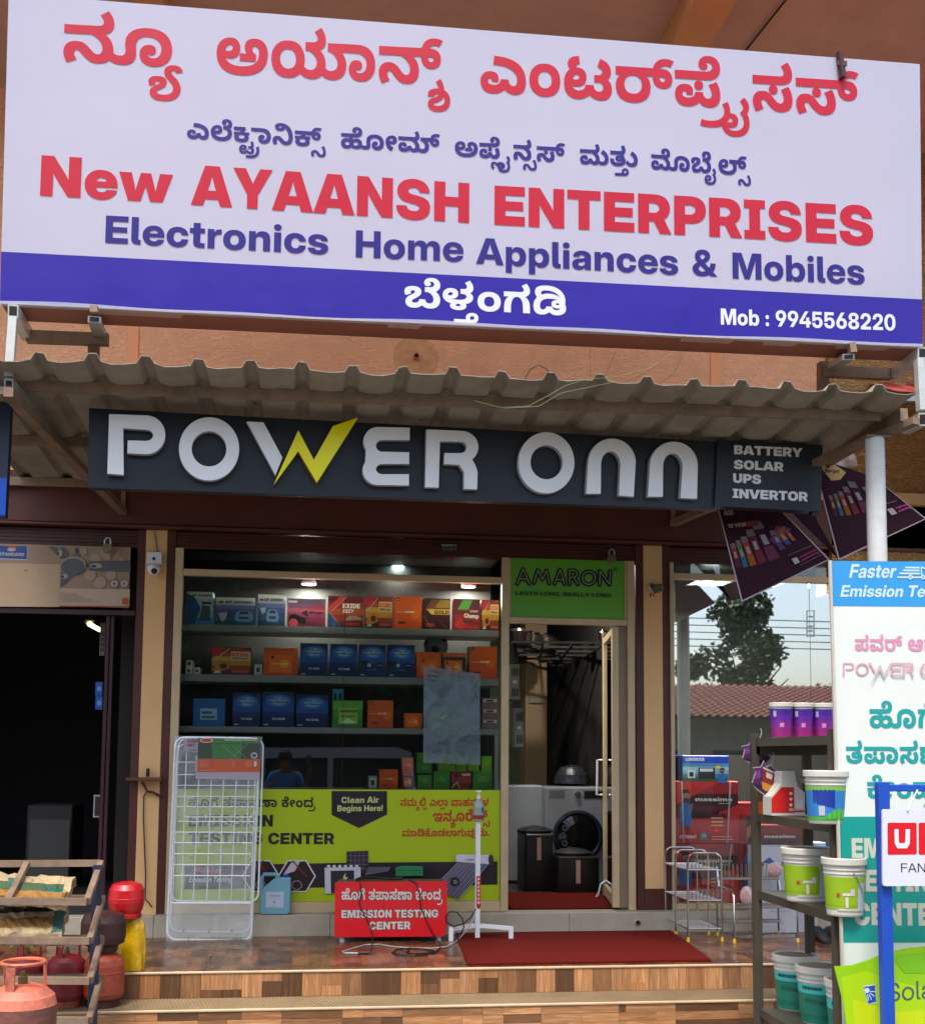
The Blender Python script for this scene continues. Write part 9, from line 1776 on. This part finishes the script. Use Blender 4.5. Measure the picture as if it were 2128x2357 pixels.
# purple cans on the top shelf
def ex_p(t,b,R_,h):
 g=MB();o=Vector(b)
 g.lathe([(R_(.3)+.003,.3*h),(R_(.45)+.003,.42*h)],o,PRINT,'#c07aa8',n=4,a0=math.radians(240),a1=math.radians(262));g.build('emblem',t);g=MB();g.lathe([(R_(.62)+.003,.6*h),(R_(.76)+.003,.76*h)],o,PRINT,'#a8a0a8',n=3,a0=math.radians(205),a1=math.radians(222))
 g.build('emblem',t)
for k,(u0,u1)in enumerate(((1772,1824),(1823,1871),(1870,1918))):
 cy=RY-.14;x0,x1=P(u0,1690,cy).x,P(u1,1690,cy).x;r=(x1-x0)/2/1.06;h=P(1800,1617,cy-r).z-zs[0]
 bucket('paint_can',(x0+x1)/2,cy,zs[0],r,h,('leftmost','middle','rightmost')[k]+' of three purple paint cans on the top shelf of the rack',[(.02,.2,'#8a1468'),(.2,.35,'#801578'),(.35,.5,'#6a1684'),(.5,.65,'#521688'),(.65,.82,'#3c1484')],'purple cans on the top shelf',dusty=False,rims=False,extra=ex_p)
 # die-cut hang tags
def hang(q,label,Y,tilt=0):
 t=thing('hang_tag',label,'tag',P(*q(0,0),Y));OUT=[(-.9,-.3),(-.75,.35),(-.98,.5),(-.5,.62),(-.35,1),(-.15,.7),(.1,.86),(.52,.62),(.58,.4),(.98,.2),(.8,-.05),(.95,-.3),(.62,-.42),(.55,-.85),(.1,-.82),(-.5,-.6)]
 PLH=YP(Y);g=MB();g.slab([PLH.hit(*q(x,y))for x,y in OUT],(0,.002,0),PRINT,'#9a8ca0');g.build('card',t)
 g=MB();pr=Print(g,PLH);pr.poly([q(x*.93,y*.93)for x,y in OUT],'#46204c');pr.poly([q(*p)for p in((-.9,-.3),(.9,-.3),(.5,-.76),(.1,-.74),(-.5,-.54))],'#241030')
 pr.poly([q(*p)for p in((-.32,.62),(.42,.5),(.34,-.35),(.05,-.52),(-.2,-.4))],'#7a2410');pr.poly([q(*p)for p in((-.3,-.1),(.34,-.2),(.3,-.4),(.05,-.55),(-.2,-.45))],'#b0701c');pr.poly([q(*p)for p in((-.36,.66),(.46,.52),(.44,.42),(-.34,.56))],'#b0a8a0');pr.poly([q(*p)for p in((-.1,.42),(.3,.36),(.28,.1),(-.08,.16))],'#b8aca0')
 pr.poly([q(*p)for p in((-.75,.3),(-.5,.5),(-.4,.1),(-.7,-.1))],'#6a3478');pr.poly([q(*p)for p in((.5,.3),(.75,.1),(.7,-.15),(.5,-.1))],'#5a2c64');g.build('print',t)
 g=MB();g.tube([PLH.hit(*q(.15,.8)),P(q(.15,.8)[0]+7,q(.15,.8)[1]-22,Y+.02),P(q(.15,.8)[0]+4,q(.15,.8)[1]-32,Y+.03)],.002,CABLEW,n=5);g.build('string',t)
hang(lambda x,y:(1764+x*37+y*6,1797-y*44+x*9),'purple die cut paint tag hanging in front of the red canister',-2.44)
hang(lambda x,y:(1740+x*36,1735-y*34),'purple die cut paint tag hanging behind the rack post',-2.27)
# ---------------------------------------------------------------- purple posters under the awning
def poster(q,Y,label,draw,tilt):
 t=thing('paint_poster',label,'poster',P(*q[0],Y));a=P(*q[0],Y);b=P(*q[1],Y+tilt);c=P(*q[3],Y-.03)
 pl_=Plane(a,b,c)
 g=MB();NN=8;vs=[]
 for j in range(NN+1):
  for i in range(NN+1):
   s,tt=i/NN,j/NN;u=(q[0][0]*(1-s)+q[1][0]*s)*(1-tt)+(q[3][0]*(1-s)+q[2][0]*s)*tt;v=(q[0][1]*(1-s)+q[1][1]*s)*(1-tt)+(q[3][1]*(1-s)+q[2][1]*s)*tt;vs.append(pl_.hit(u,v))
 g.add(vs,[(j*(NN+1)+i,j*(NN+1)+i+1,(j+1)*(NN+1)+i+1,(j+1)*(NN+1)+i)for j in range(NN)for i in range(NN)],PRINT,'#a89498');g.build('sheet',t)
 g=MB();pr=Print(g,pl_,m=mat('poster_ink','ATTR',.65,var=.05,vs=5,spec=.15),off=.001)
 def Q(s,tt):return((q[0][0]*(1-s)+q[1][0]*s)*(1-tt)+(q[3][0]*(1-s)+q[2][0]*s)*tt,(q[0][1]*(1-s)+q[1][1]*s)*(1-tt)+(q[3][1]*(1-s)+q[2][1]*s)*tt)
 pr.poly([Q(.015,.0),Q(.985,.0),Q(.985,.985),Q(.015,.985)],'#2c0e1c');draw(pr,Q);g.build('print',t)
def bottles(pr,Q,L_):
 for x,y,w_,h_,c1,c2 in L_:
  pr.poly([Q(x,y),Q(x+w_,y),Q(x+w_,y-h_*.8),Q(x,y-h_*.8)],c1);pr.poly([Q(x,y),Q(x+w_,y),Q(x+w_*.95,y-h_*.35),Q(x+w_*.05,y-h_*.35)],c2)
  pr.poly([Q(x-w_*.05,y-h_*.8),Q(x+w_*1.05,y-h_*.8),Q(x+w_*1.0,y-h_),Q(x+w_*.0,y-h_)],'#6a5c60');pr.poly([Q(x+w_*.25,y-h_*.4),Q(x+w_*.75,y-h_*.4),Q(x+w_*.75,y-h_*.65),Q(x+w_*.25,y-h_*.65)],'#8a8084')
BL=[(.04,.66,.06,.26,'#7a341c','#4a2038'),(.12,.68,.06,.3,'#4a6a34','#2c5a7a'),(.2,.69,.08,.34,'#8a341c','#8a4c1c'),(.3,.7,.1,.42,'#541824','#642434'),(.42,.71,.14,.52,'#2a1030','#5a2840')]
def da(pr,Q):
 pr.poly([Q(.55,.45),Q(.75,.28),Q(.9,.35),Q(.8,.5),Q(.6,.55)],'#7a3050');pr.poly([Q(.6,.4),Q(.85,.3),Q(.8,.4),Q(.65,.48)],'#a8642c')
 bottles(pr,Q,BL+[(.6,.62,.07,.28,'#3a4a7a','#5a3460'),(.7,.58,.06,.22,'#a0681c','#2c4a80'),(.79,.55,.05,.18,'#a03a2c','#a0501c')])
 pr.text('ADD','B',Q(.05,.1),Q(.2,.1),11,'#a89490');pr.text('TO YOUR','B',Q(.06,.24),Q(.32,.24),9,'#a89490');pr.poly([Q(.34,.25),Q(.5,.25),Q(.5,.18),Q(.34,.18)],'#6a3430')
 pr.poly([Q(.66,.86),Q(.72,.86),Q(.72,.78),Q(.66,.78)],'#a8a0a0');pr.text('express','B',Q(.74,.81),Q(.95,.79),5,'#a03a70');pr.text('painting','B',Q(.74,.86),Q(.95,.84),5,'#a03a70');pr.line([Q(.64,.72),Q(.95,.7)],1.2,'#7a6468');pr.line([Q(.7,.9),Q(.96,.88)],1,'#7a6468')
poster([(1650,1165),(1795,1172),(1909,1288),(1706,1386)],-1.12,'wrinkled purple paint poster hanging in front of the side window',da,.0)
def dbp(pr,Q):
 pr.poly([Q(.02,.03),Q(.34,.0),Q(.5,.08),Q(.34,.2),Q(.2,.22)],'#b89a68');pr.text('Berger','B',Q(.14,.14),Q(.38,.11),9,'#1c1418');pr.poly([Q(.16,.04),Q(.22,.09),Q(.28,.03),Q(.24,.07)],'#5a1c20')
 pr.poly([Q(.6,.3),Q(.85,.12),Q(.95,.25),Q(.8,.4)],'#7a3058');bottles(pr,Q,[(x*.9+.05,y*.8+.06,w_*.8,h_*.8,a_,b_)for x,y,w_,h_,a_,b_ in BL]+[(.6,.5,.07,.22,'#3a4a7a','#5a3460'),(.78,.44,.06,.2,'#a0281c','#7a2c1c')])
 pr.poly([Q(.72,.75),Q(.79,.75),Q(.79,.65),Q(.72,.65)],'#a8a0a0');pr.text('express','B',Q(.81,.68),Q(.97,.67),6,'#b04a88');pr.text('painting','B',Q(.81,.74),Q(.97,.73),6,'#b04a88');pr.line([Q(.68,.57),Q(.9,.55)],1.4,'#8a7478')
poster([(1868,1050),(2010,1098),(2132,1194),(1929,1290)],-1.06,'purple paint poster with cream brand label hanging behind the white pole',dbp,.0)
g=MB();g.slab([P(u,v,-1.05)for u,v in((1826,1184),(1860,1100),(1880,1200),(1932,1290))],(0,.003,0),mat('poster_ink'),'#2c0e1c');t=thing('poster_edge','left folded edge of the purple poster behind the white pole','poster',P(1870,1200,-1.55));g.build('sheet',t)
t=thing('wall_light','small white wall light fitting on the ochre wall above the purple poster','lamp',P(1940,1062,-.1));g=MB();g.slab([P(u,v,-.12)for u,v in((1912,1060),(1935,1048),(1972,1058),(1972,1072),(1930,1074))],(0,.06,0),WHITEP);g.build('body',t);g=MB();g.lathe([(.04,0),(.03,.05),(0,.06)],P(1954,1056,-.15),WHITEP,ax='Y',n=14);g.build('bulb',t)
# ---------------------------------------------------------------- standing banner
SY=-3.35;SPn=YP(SY)
sbn=thing('standing_banner','tall white and turquoise emission testing banner on a stand at the right edge','banner',(2.9,SY,GZ))
a=P(1910,1292,SY);a2=P(1940,2300,SY);xr=3.5
g=MB();g.slab([P(1908,1292,SY),P(2300,1301,SY),P(2300,2420,SY),P(1942,2420,SY)],(0,.012,0),mat('banner_board','#cfd4cc',.5,var=.03));g.build('sheet',sbn)
g=MB();g.bar(P(1909,1290,SY-.004),P(1943,2400,SY-.004),.014,.012,mat('banner_edge','#b8b0a4',.4));g.build('edge_strip',sbn)
D1=lambda x,y:(1840+x/4.479,1250+y/4.479)
D2=lambda x,y:(1840+x/4.479,1690+y/4.479)
g=MB();pr=Print(g,SPn,m=VINYL,off=.001);pr.poly([D1(305,185),D1(2058,196),D1(2058,662),D1(332,650)],'#2c8cc8');g.build('colour_band',sbn);g=MB();pr=Print(g,SPn,m=VINYL,off=.001);pr.poly([D2(396,852),D2(2058,848),D2(2058,2150),D2(450,2150)],'#138e84');g.build('colour_band',sbn)
for args,kw in((('Faster','B',D1(505,360),D1(975,360),32,'#b4ccd4'),dict(slant=.22)),(('Emission Testing','B',D1(415,555),D1(1640,560),27,'#b4ccd4'),dict(slant=.22)),
(('43 53 194 s 10 187','K',D1(568,1112),D1(1480,1118),28,'#c884a0'),{}),(('271 64 242','K',D1(720,1905),D1(1400,1908),44,'#18908c'),dict()),
(('38 152 60 56 146 60','K',D2(478,300),D2(1620,302),39,'#18908c'),{}),(('240 74 6 40 122','K',D2(695,660),D2(1420,660),38,'#18908c'),{}),
(('EMISSION','X',D2(535,1278),D2(1600,1282),46,'#b8beae'),{}),(('TESTING','X',D2(535,1622),D2(1480,1628),50,'#b8beae'),{}),(('CENTER','X',D2(560,1970),D2(1520,1978),52,'#b8beae'),{})):
 g=MB();pr=Print(g,SPn,m=VINYL,off=.002);pr.text(*args,**kw);g.build('lettering',sbn)
g=MB();pr=Print(g,SPn,m=VINYL,off=.002)  # van mark and the brand line
for y,x0,x1 in((253,1090,1225),(283,1065,1225),(314,1030,1230),(354,1005,1300)):pr.line([D1(x0,y),D1(x1,y+2)],4,'#b4ccd4')
for x in(1135,1265):pr.ell(*D1(x,352),5.5,5.5,'#b4ccd4');pr.ell(*D1(x,352),2,2,'#2c8cc8')
pr.line([D1(1245,255),D1(1250,335)],3,'#b4ccd4');pr.line([D1(1245,250),D1(1330,280)],3,'#b4ccd4');g.build('van_mark',sbn)
g=MB();pr=Print(g,SPn,m=VINYL,off=.002);pk='#c896a4'
for s in([(450,1375),(450,1245),(520,1245)]+arc(520,1275,30,30,-90,90,6)+[(480,1305)],arc(640,1305,58,58,0,360,20),[(715,1240),(765,1330)],[(1045,1245),(960,1245)]+arc(960,1275,22,28,270,90,5)[1:]+[(1030,1305)],[(960,1308)]+arc(960,1338,24,30,270,90,5)+[(1045,1370)],[(1065,1375),(1065,1245),(1130,1248)]+arc(1130,1275,26,28,-90,90,5)+[(1090,1305),(1135,1305),(1155,1375)],arc(1300,1308,60,60,0,360,20)):pr.line([D1(*p)for p in s],4.2,pk)
pr.poly([D1(*p)for p in((715,1475),(815,1250),(858,1350),(960,1180),(858,1395),(815,1310))],'#b8a8a8');g.build('lettering',sbn)
# ---------------------------------------------------------------- blue stand with hanging signs
BY=-3.62
bs_=thing('blue_stand','bright blue square tube stand in the lower right corner','stand',(P(2028,2357,BY).x,BY,GZ))
a=P(2022,1800,BY);x_=a.x+.01
g=MB();g.box((P(2017,1803,BY).x,BY-.02,GZ),(P(2042,1803,BY).x,BY+.025,a.z),BLUEM,ch=.003);g.build('post',bs_)
b=P(2041,1806,BY);g=MB();g.box((b.x+.001,BY-.015,P(2050,1822,BY).z),(b.x+.9,BY+.02,P(2050,1806,BY).z),BLUEM,ch=.003);g.build('cross_bar',bs_)
g=MB();g.box((b.x+.86,BY-.02,GZ),(b.x+.905,BY+.025,P(2050,1826,BY).z),BLUEM,ch=.003);g.build('post',bs_)
hs=thing('hanging_sign','white hanging sign with white letters in red squares on the blue stand','sign',P(2100,2040,BY-.04))
UP=YP(BY-.045)
D3=D2
g=MB();q=pxround([(2030,1863),(2300,1863),(2300,2039),(2031,2040)],7,5)[:-1]
g.slab([UP.hit(*p)for p in q],(0,.01,0),mat('sign_white','#c9ccd6',.35,var=.03));g.build('board',hs)
for u0 in(2041.5,2113,2184):
 g=MB();pr=Print(g,UP,m=VINYL,off=.001);pr.poly(pxround([(u0,1894),(u0+67,1894),(u0+67.5,1967),(u0+.5,1968)],4,4)[:-1],'#c8101c');pr.off+=.001
 if u0<2100:
  pr.poly([(2057,1909),(2066.5,1909),(2067,1938),(2069,1941),(2080,1941),(2082,1938),(2083,1909),(2093,1909),(2092.5,1942),(2086,1953),(2064,1953),(2058,1942)],'#d0d2d8')
 g.build('red_square',hs)
g=MB();pr=Print(g,UP,m=VINYL,off=.001);pr.text('FANS','R',(2073,2008),(2150,2008),20.5,'#1c1a20');g.build('lettering',hs)
g=MB();g.tube([P(2088,1867,BY-.05),P(2094,1850,BY-.03),P(2104,1832,BY-.035),P(2111,1818,BY-.03)],.0035,WHITEP,n=5);g.build('string',hs)
so=thing('solar_flex','lime yellow flex sheet with solar lettering at the bottom right corner','banner',P(2030,2357,-3.5))
SF=YP(-3.5)
g=MB();pts=[(1919,2225),(1960,2222),(1990,2213),(2030,2196),(2080,2184),(2200,2170),(2200,2460),(1962,2460),(1950,2380),(1937,2300)]
tri=None;g.slab([SF.hit(*p)for p in pts],(0,.003,0),VINYL,'#86b80c');g.build('sheet',so)
g=MB();pr=Print(g,SF,m=VINYL,off=.001);pr.poly([(1935,2250),(1990,2235),(2060,2260),(2200,2290),(2200,2460),(1965,2460),(1950,2370)],'#9cc408');pr.poly([(1960,2300),(2060,2330),(2200,2320),(2200,2460),(1975,2460)],'#b4c80a');pr.poly([(2050,2200),(2200,2185),(2200,2240),(2080,2240)],'#6fae14');g.build('colour_patch',so)
g=MB();pr=Print(g,SF,m=VINYL,off=.0026);pr.poly([(1985,2270),(2013,2266),(2016,2308),(1996,2313)],'#c0ccd8');pr.poly([(1987,2272),(2012,2268),(2015,2306),(1997,2311)],'#1c4a9a')
pr.ell(1994,2280,6,6,'#c0ccd8')
for a_ in(0,30,60,85):pr.line([(1994+8*math.cos(math.radians(a_)),2282+8*math.sin(math.radians(a_))),(1995+17*math.cos(math.radians(a_)),2283+20*math.sin(math.radians(a_)))],2,'#c0ccd8')
g.build('sun_mark',so)
g=MB();pr=Print(g,SF,m=VINYL,off=.0026);pr.text('Solar','R',(2040,2306),(2165,2296),42,'#44506a',slant=.0);g.build('lettering',so)
# ================================================================ the other side of the street (seen in the panes)
def leafy(name,cx,cy,z0,h,r,label,n=5200,trunk=True,dense=1.0):
 t=thing(name,label,'tree',(cx,cy,GZ));rr=random.Random(int(cx*10)+int(h*7));LM=mat('foliage','ATTR',.6,var=.3,vs=2)
 if trunk:
  g=MB();top=Vector((cx,cy,z0+h*.45));g.tube([(cx,cy,GZ),(cx+.1,cy,z0),top],[.22,.17,.08],mat('bark','#3a2e22',.9,var=.3,bump=.6),n=8)
  for k in range(6):
   a=k*1.05;g.tube([(cx+.05,cy,z0+.15*k),(cx+math.cos(a)*r*.35,cy+math.sin(a)*r*.35,z0+h*(.3+.06*k)),(cx+math.cos(a)*r*.7,cy+math.sin(a)*r*.7,z0+h*(.45+.06*k))],[.09,.06,.02],mat('bark'),n=6)
  g.build('trunk',t)
 g=MB();cl=[(Vector((cx,cy,z0+h*.5)),r)]if False else[]
 for k in range(26):
  a=rr.uniform(0,6.28);q=rr.uniform(0,1);zz=z0+h*rr.uniform(.18,.95);s=math.sin(math.pi*min(.98,max(.05,(zz-z0)/h)))**.6
  cl.append((Vector((cx+math.cos(a)*r*q*s,cy+math.sin(a)*r*q*s*.8,zz)),r*rr.uniform(.18,.34)))
 vs=[];fs=[];cs=[]
 for k in range(n):
  c,q=rr.choice(cl);d=Vector((rr.gauss(0,1),rr.gauss(0,1),rr.gauss(0,1))).normalized()*q*rr.uniform(.5,1.05);p=c+d
  u=Vector((rr.gauss(0,1),rr.gauss(0,1),rr.gauss(0,1))).normalized();v=u.orthogonal().normalized();s=rr.uniform(.06,.13)*dense
  b=len(vs);vs+=[p-u*s,p+v*s*.6,p+u*s,p-v*s*.6];fs.append((b,b+1,b+2,b+3));cs.append(rr.choice(['#2c4a1c','#38582a','#223c16','#4a6a30']))
 k0=len(g.f);g.add(vs,fs,LM)
 for i,c in enumerate(cs):g.c[k0+i]=hexc(c)
 g.build('crown',t)
house=thing('tiled_house','long low house with red clay tile roof across the street','house',(9.5,-27,GZ))
HW=mat('house_wall','#8a8478',.8,dirt=.3);TILE=mat('clay_tile','#8a4a3c',.8,var=.35,vs=3,dirt=.2)
g=MB();g.box((8,-33,GZ),(20,-27,1.28),HW);g.build('wall',house)
for k in range(6):g=MB();x_=8.6+k*1.9;g.box((x_,-26.99,GZ),(x_+1.2,-26.97,.3),mat('dark_shop_mouth','#0c0c0d',.6));g.build('door',house)
g=MB();rows=16
for j in range(rows):
 f0,f1=j/rows,(j+1)/rows;y0,y1=-25.6-4.4*f0,-25.6-4.4*f1;z0,z1=1.25+1.25*f0,1.25+1.25*f1
 x_=7.9
 while x_<20.6:
  g.add([(x_,y0,z0+.05),(x_+.13,y0,z0+.12),(x_+.26,y0,z0+.05),(x_+.26,y1,z1+.02),(x_+.13,y1,z1+.09),(x_,y1,z1+.02)],[(0,1,4,5),(1,2,3,4)],TILE);x_+=.27
g.build('roof_tiles',house,kind='stuff')
g=MB();g.slab([(7.9,-25.6,1.24),(20.6,-25.6,1.24),(20.6,-30,2.49),(7.9,-30,2.49)],(0,0,.03),mat('roof_dark','#3a2620',.9));g.slab([(7.9,-34.4,1.24),(20.6,-34.4,1.24),(20.6,-30,2.49),(7.9,-30,2.49)],(0,0,.03),TILE);g.build('roof',house)
sb2=thing('street_block','tall dark trading block across the street','building',(-5,-26,GZ))
g=MB();DB=mat('block_wall','#4c4640',.85,var=.2,dirt=.4);g.box((-16,-34,GZ),(7.6,-26,7.5),DB);g.build('wall',sb2)
for i in range(6):
 for j in range(2):g=MB();x_=-15+i*2.7;z_=2.6+j*2.5;g.box((x_,-25.99,z_),(x_+1.4,-25.96,z_+1.4),mat('dark_window','#0c1014',.15));g.build('window',sb2)
for i in range(5):g=MB();x_=-15.2+i*3.2;g.box((x_,-25.99,GZ),(x_+2.6,-25.95,1.2),mat('dark_shop_mouth'));g.build('door',sb2)
leafy('street_tree',5.2,-21.5,.4,8.2,3.6,'tall dark tree across the street beside the block',n=9000,dense=1.5)
leafy('street_tree',.8,-20.5,.2,8.0,3.4,'tall dark tree across the street before the block',n=9000,dense=1.5)
leafy('street_tree',-3.8,-20.5,.4,8.4,3.4,'broad dark tree at the left across the street',n=8000,dense=1.5)
leafy('street_tree',17.5,-38,.6,6.2,2.9,'round tree rising behind the tiled roof',n=7000,dense=1.4)
for i,(x_,r_)in enumerate(((10.5,1.8),(13.2,1.5),(22,2.2))):leafy('street_tree',x_,-37,.2,4.2,r_,'low tree behind the tiled roof, %s of the round one'%('farthest left','just left','right')[i],n=3000,dense=1.4)
t=thing('power_lines','row of overhead power lines along the street','power lines',(8,-18,3.2))
for k in range(5):
 g=MB();z_=2.55+.16*k;g.tube([(-20,-17,z_+.3),(0,-17,z_+.05),(12,-17,z_),(30,-17,z_+.35)],.012,CABLE,n=5);g.build('line',t)
 # white van parked behind the photographer
van=thing('parked_van','white van parked at the far side of the street','van',(-.2,-13.4,GZ))
VW=mat('van_white','#b8bcbe',.25,var=.04,coat=.5)
pr_=[(-2.1,.35),(-2.15,1.0),(-1.95,1.15),(-1.5,1.75),(-1.3,1.86),(1.7,1.9),(1.95,1.8),(2.05,1.1),(2.1,.4)]
g=MB();g.slab([(-.2+x,-12.6,GZ+z)for x,z in pr_],(0,-1.6,0),VW);g.build('body',van)
for q in([(-1.75,1.15),(-1.4,1.65),(-.75,1.68),(-.75,1.12)],[(-.65,1.12),(-.65,1.68),(.45,1.7),(.45,1.12)],[(.55,1.12),(.55,1.7),(1.75,1.7),(1.85,1.12)]):
 g=MB();g.slab([(-.2+x,-12.59,GZ+z)for x,z in q],(0,-.01,0),mat('van_glass','#0c1216',.05,var=0,spec=.8));g.build('window',van)
for x_ in(-1.4,1.35):
 g=MB();g.lathe([(0,0),(.2,.0),(.22,.02),(.33,.02),(.33,.2),(0,.2)],(-.2+x_,-12.48,GZ+.33),mat('tyre','#0c0c0c',.8),ax='Y',n=20)
 g.v=[(x,2*-12.56-y,z)for x,y,z in g.v];g.build('wheel',van)
g=MB();g.box((-2.2,-12.585,GZ+.6),(1.7,-12.575,GZ+.7),mat('trim','#1c1c1c',.5));g.build('side_trim',van)
# photographer, seen only as a reflection
ph=thing('person','person in a blue patterned shirt holding up a phone behind the camera','person',(-.42,-9.25,GZ))
def skin(name,verts,edges,rad,m,parent,sub=2):
 me=bpy.data.meshes.new(name);off=ORG[parent.name];me.from_pydata([tuple(Vector(v)-off)for v in verts],edges,[])
 o=bpy.data.objects.new(name,me);COL.objects.link(o);o.parent=parent
 bpy.context.view_layer.objects.active=o
 sk=o.modifiers.new('skin','SKIN')
 for i,r in enumerate(rad):me.skin_vertices[0].data[i].radius=(r,r*.8)if not isinstance(r,tuple)else r
 me.skin_vertices[0].data[0].use_root=True
 s=o.modifiers.new('sub','SUBSURF');s.levels=sub;s.render_levels=sub
 me.materials.append(m)
 for e in():pass
 dg=bpy.context.evaluated_depsgraph_get();nm=bpy.data.meshes.new_from_object(o.evaluated_get(dg));o.modifiers.clear();o.data=nm
 if m.name not in[x.name for x in nm.materials if x]:nm.materials.append(m)
 for p_ in nm.polygons:p_.use_smooth=True
 return o
px_,py_=-.42,-9.25
V=lambda x,y,z:Vector((px_+x,py_+y,GZ+z))
SKIN=mat('skin','#6a4430',.55,var=.05);SHIRT=mat('blue_shirt','#3f7cc0',.8,var=.35,vs=16);TROU=mat('dark_trousers','#1c1e26',.85)
vv=[V(0,0,.95),V(0,0,1.15),V(0,.02,1.38),V(0,.03,1.52),V(0,.05,1.60),V(0,.05,1.70),
V(-.19,.02,1.45),V(-.27,.06,1.2),V(-.18,.28,1.32),V(.19,.02,1.45),V(.29,.08,1.22),V(.36,.34,1.44),V(.38,.42,1.58),
V(-.1,0,.88),V(-.11,.02,.5),V(-.11,-.01,.09),V(-.12,.14,.04),V(.1,0,.88),V(.11,.02,.5),V(.11,-.01,.09),V(.12,.14,.04)]
ee=[(0,1),(1,2),(2,3),(3,4),(4,5),(2,6),(6,7),(7,8),(2,9),(9,10),(10,11),(11,12),(0,13),(13,14),(14,15),(15,16),(0,17),(17,18),(18,19),(19,20)]
rd=[.15,.14,.16,.06,.085,.095,.065,.045,.035,.065,.045,.032,.03,.09,.06,.04,.035,.09,.06,.04,.035]
body=skin('body',vv,ee,rd,SKIN,ph)
sh_v=[V(0,0,.88),V(0,0,1.12),V(0,.01,1.36),V(0,.02,1.47),V(-.19,.02,1.44),V(-.26,.05,1.25),V(.19,.02,1.44),V(.27,.06,1.26)]
skin('shirt',sh_v,[(0,1),(1,2),(2,3),(2,4),(4,5),(2,6),(6,7)],[.17,.165,.18,.08,.085,.07,.085,.07],SHIRT,ph)
tr_v=[V(0,0,.94),V(-.1,0,.86),V(-.11,.02,.5),V(-.11,-.01,.12),V(.1,0,.86),V(.11,.02,.5),V(.11,-.01,.12)]
skin('trousers',tr_v,[(0,1),(1,2),(2,3),(0,4),(4,5),(5,6)],[.16,.11,.08,.065,.11,.08,.065],TROU,ph)
g=MB();g.lathe([(.1,-.02),(.108,.04),(.09,.1),(.05,.13),(0,.14)],V(0,.035,1.68),mat('hair','#0c0a08',.7),n=18);g.build('hair',ph)
g=MB();g.lathe([(.0,-.01),(.02,0),(.012,.02)],V(0,.155,1.655),SKIN,ax='Y',n=8)
for sx in(-1,1):g.lathe([(0,.0),(.013,.004),(.013,-.004)],V(sx*.035,.14,1.69),BLACK,ax='Y',n=8);g.lathe([(.0,.0),(.02,.01),(.025,.0)],V(sx*.1,.05,1.68),SKIN,ax='X',n=8)
g.build('face',ph)
# hands with separate fingers: the raised one grips the phone
for hx,hy,hz,nm_ in((.38,.43,1.6,1),(-.16,.31,1.33,0)):
 for k in range(4):
  g=MB();o=V(hx+(.0 if nm_ else .0),hy,hz+.012+k*.019);ln=(.07,.08,.078,.062)[k];d=-1 if nm_ else 1
  g.tube([o,o+Vector((.02*d,.03,.002)),o+Vector((.03*d,.03+ln*.5,.0)),o+Vector((.01*d,.035+ln*.7,0))],[.01,.0095,.0085,.006],SKIN,n=7);g.build('finger',ph)
 g=MB();o=V(hx,hy,hz-.005);g.tube([o,o+Vector((-.02,.04,-.005)),o+Vector((-.01,.07,.01))],[.012,.011,.008],SKIN,n=7);g.build('thumb',ph)
phn=thing('mobile_phone','mobile phone in a teal case held up by the person','phone',V(.36,.5,1.66));g=MB();p=V(.355,.5,1.665);g.box((p.x-.037,p.y-.005,p.z-.078),(p.x+.037,p.y+.004,p.z+.078),mat('phone_case','#1f5a58',.3),ch=.003);g.build('case',phn)
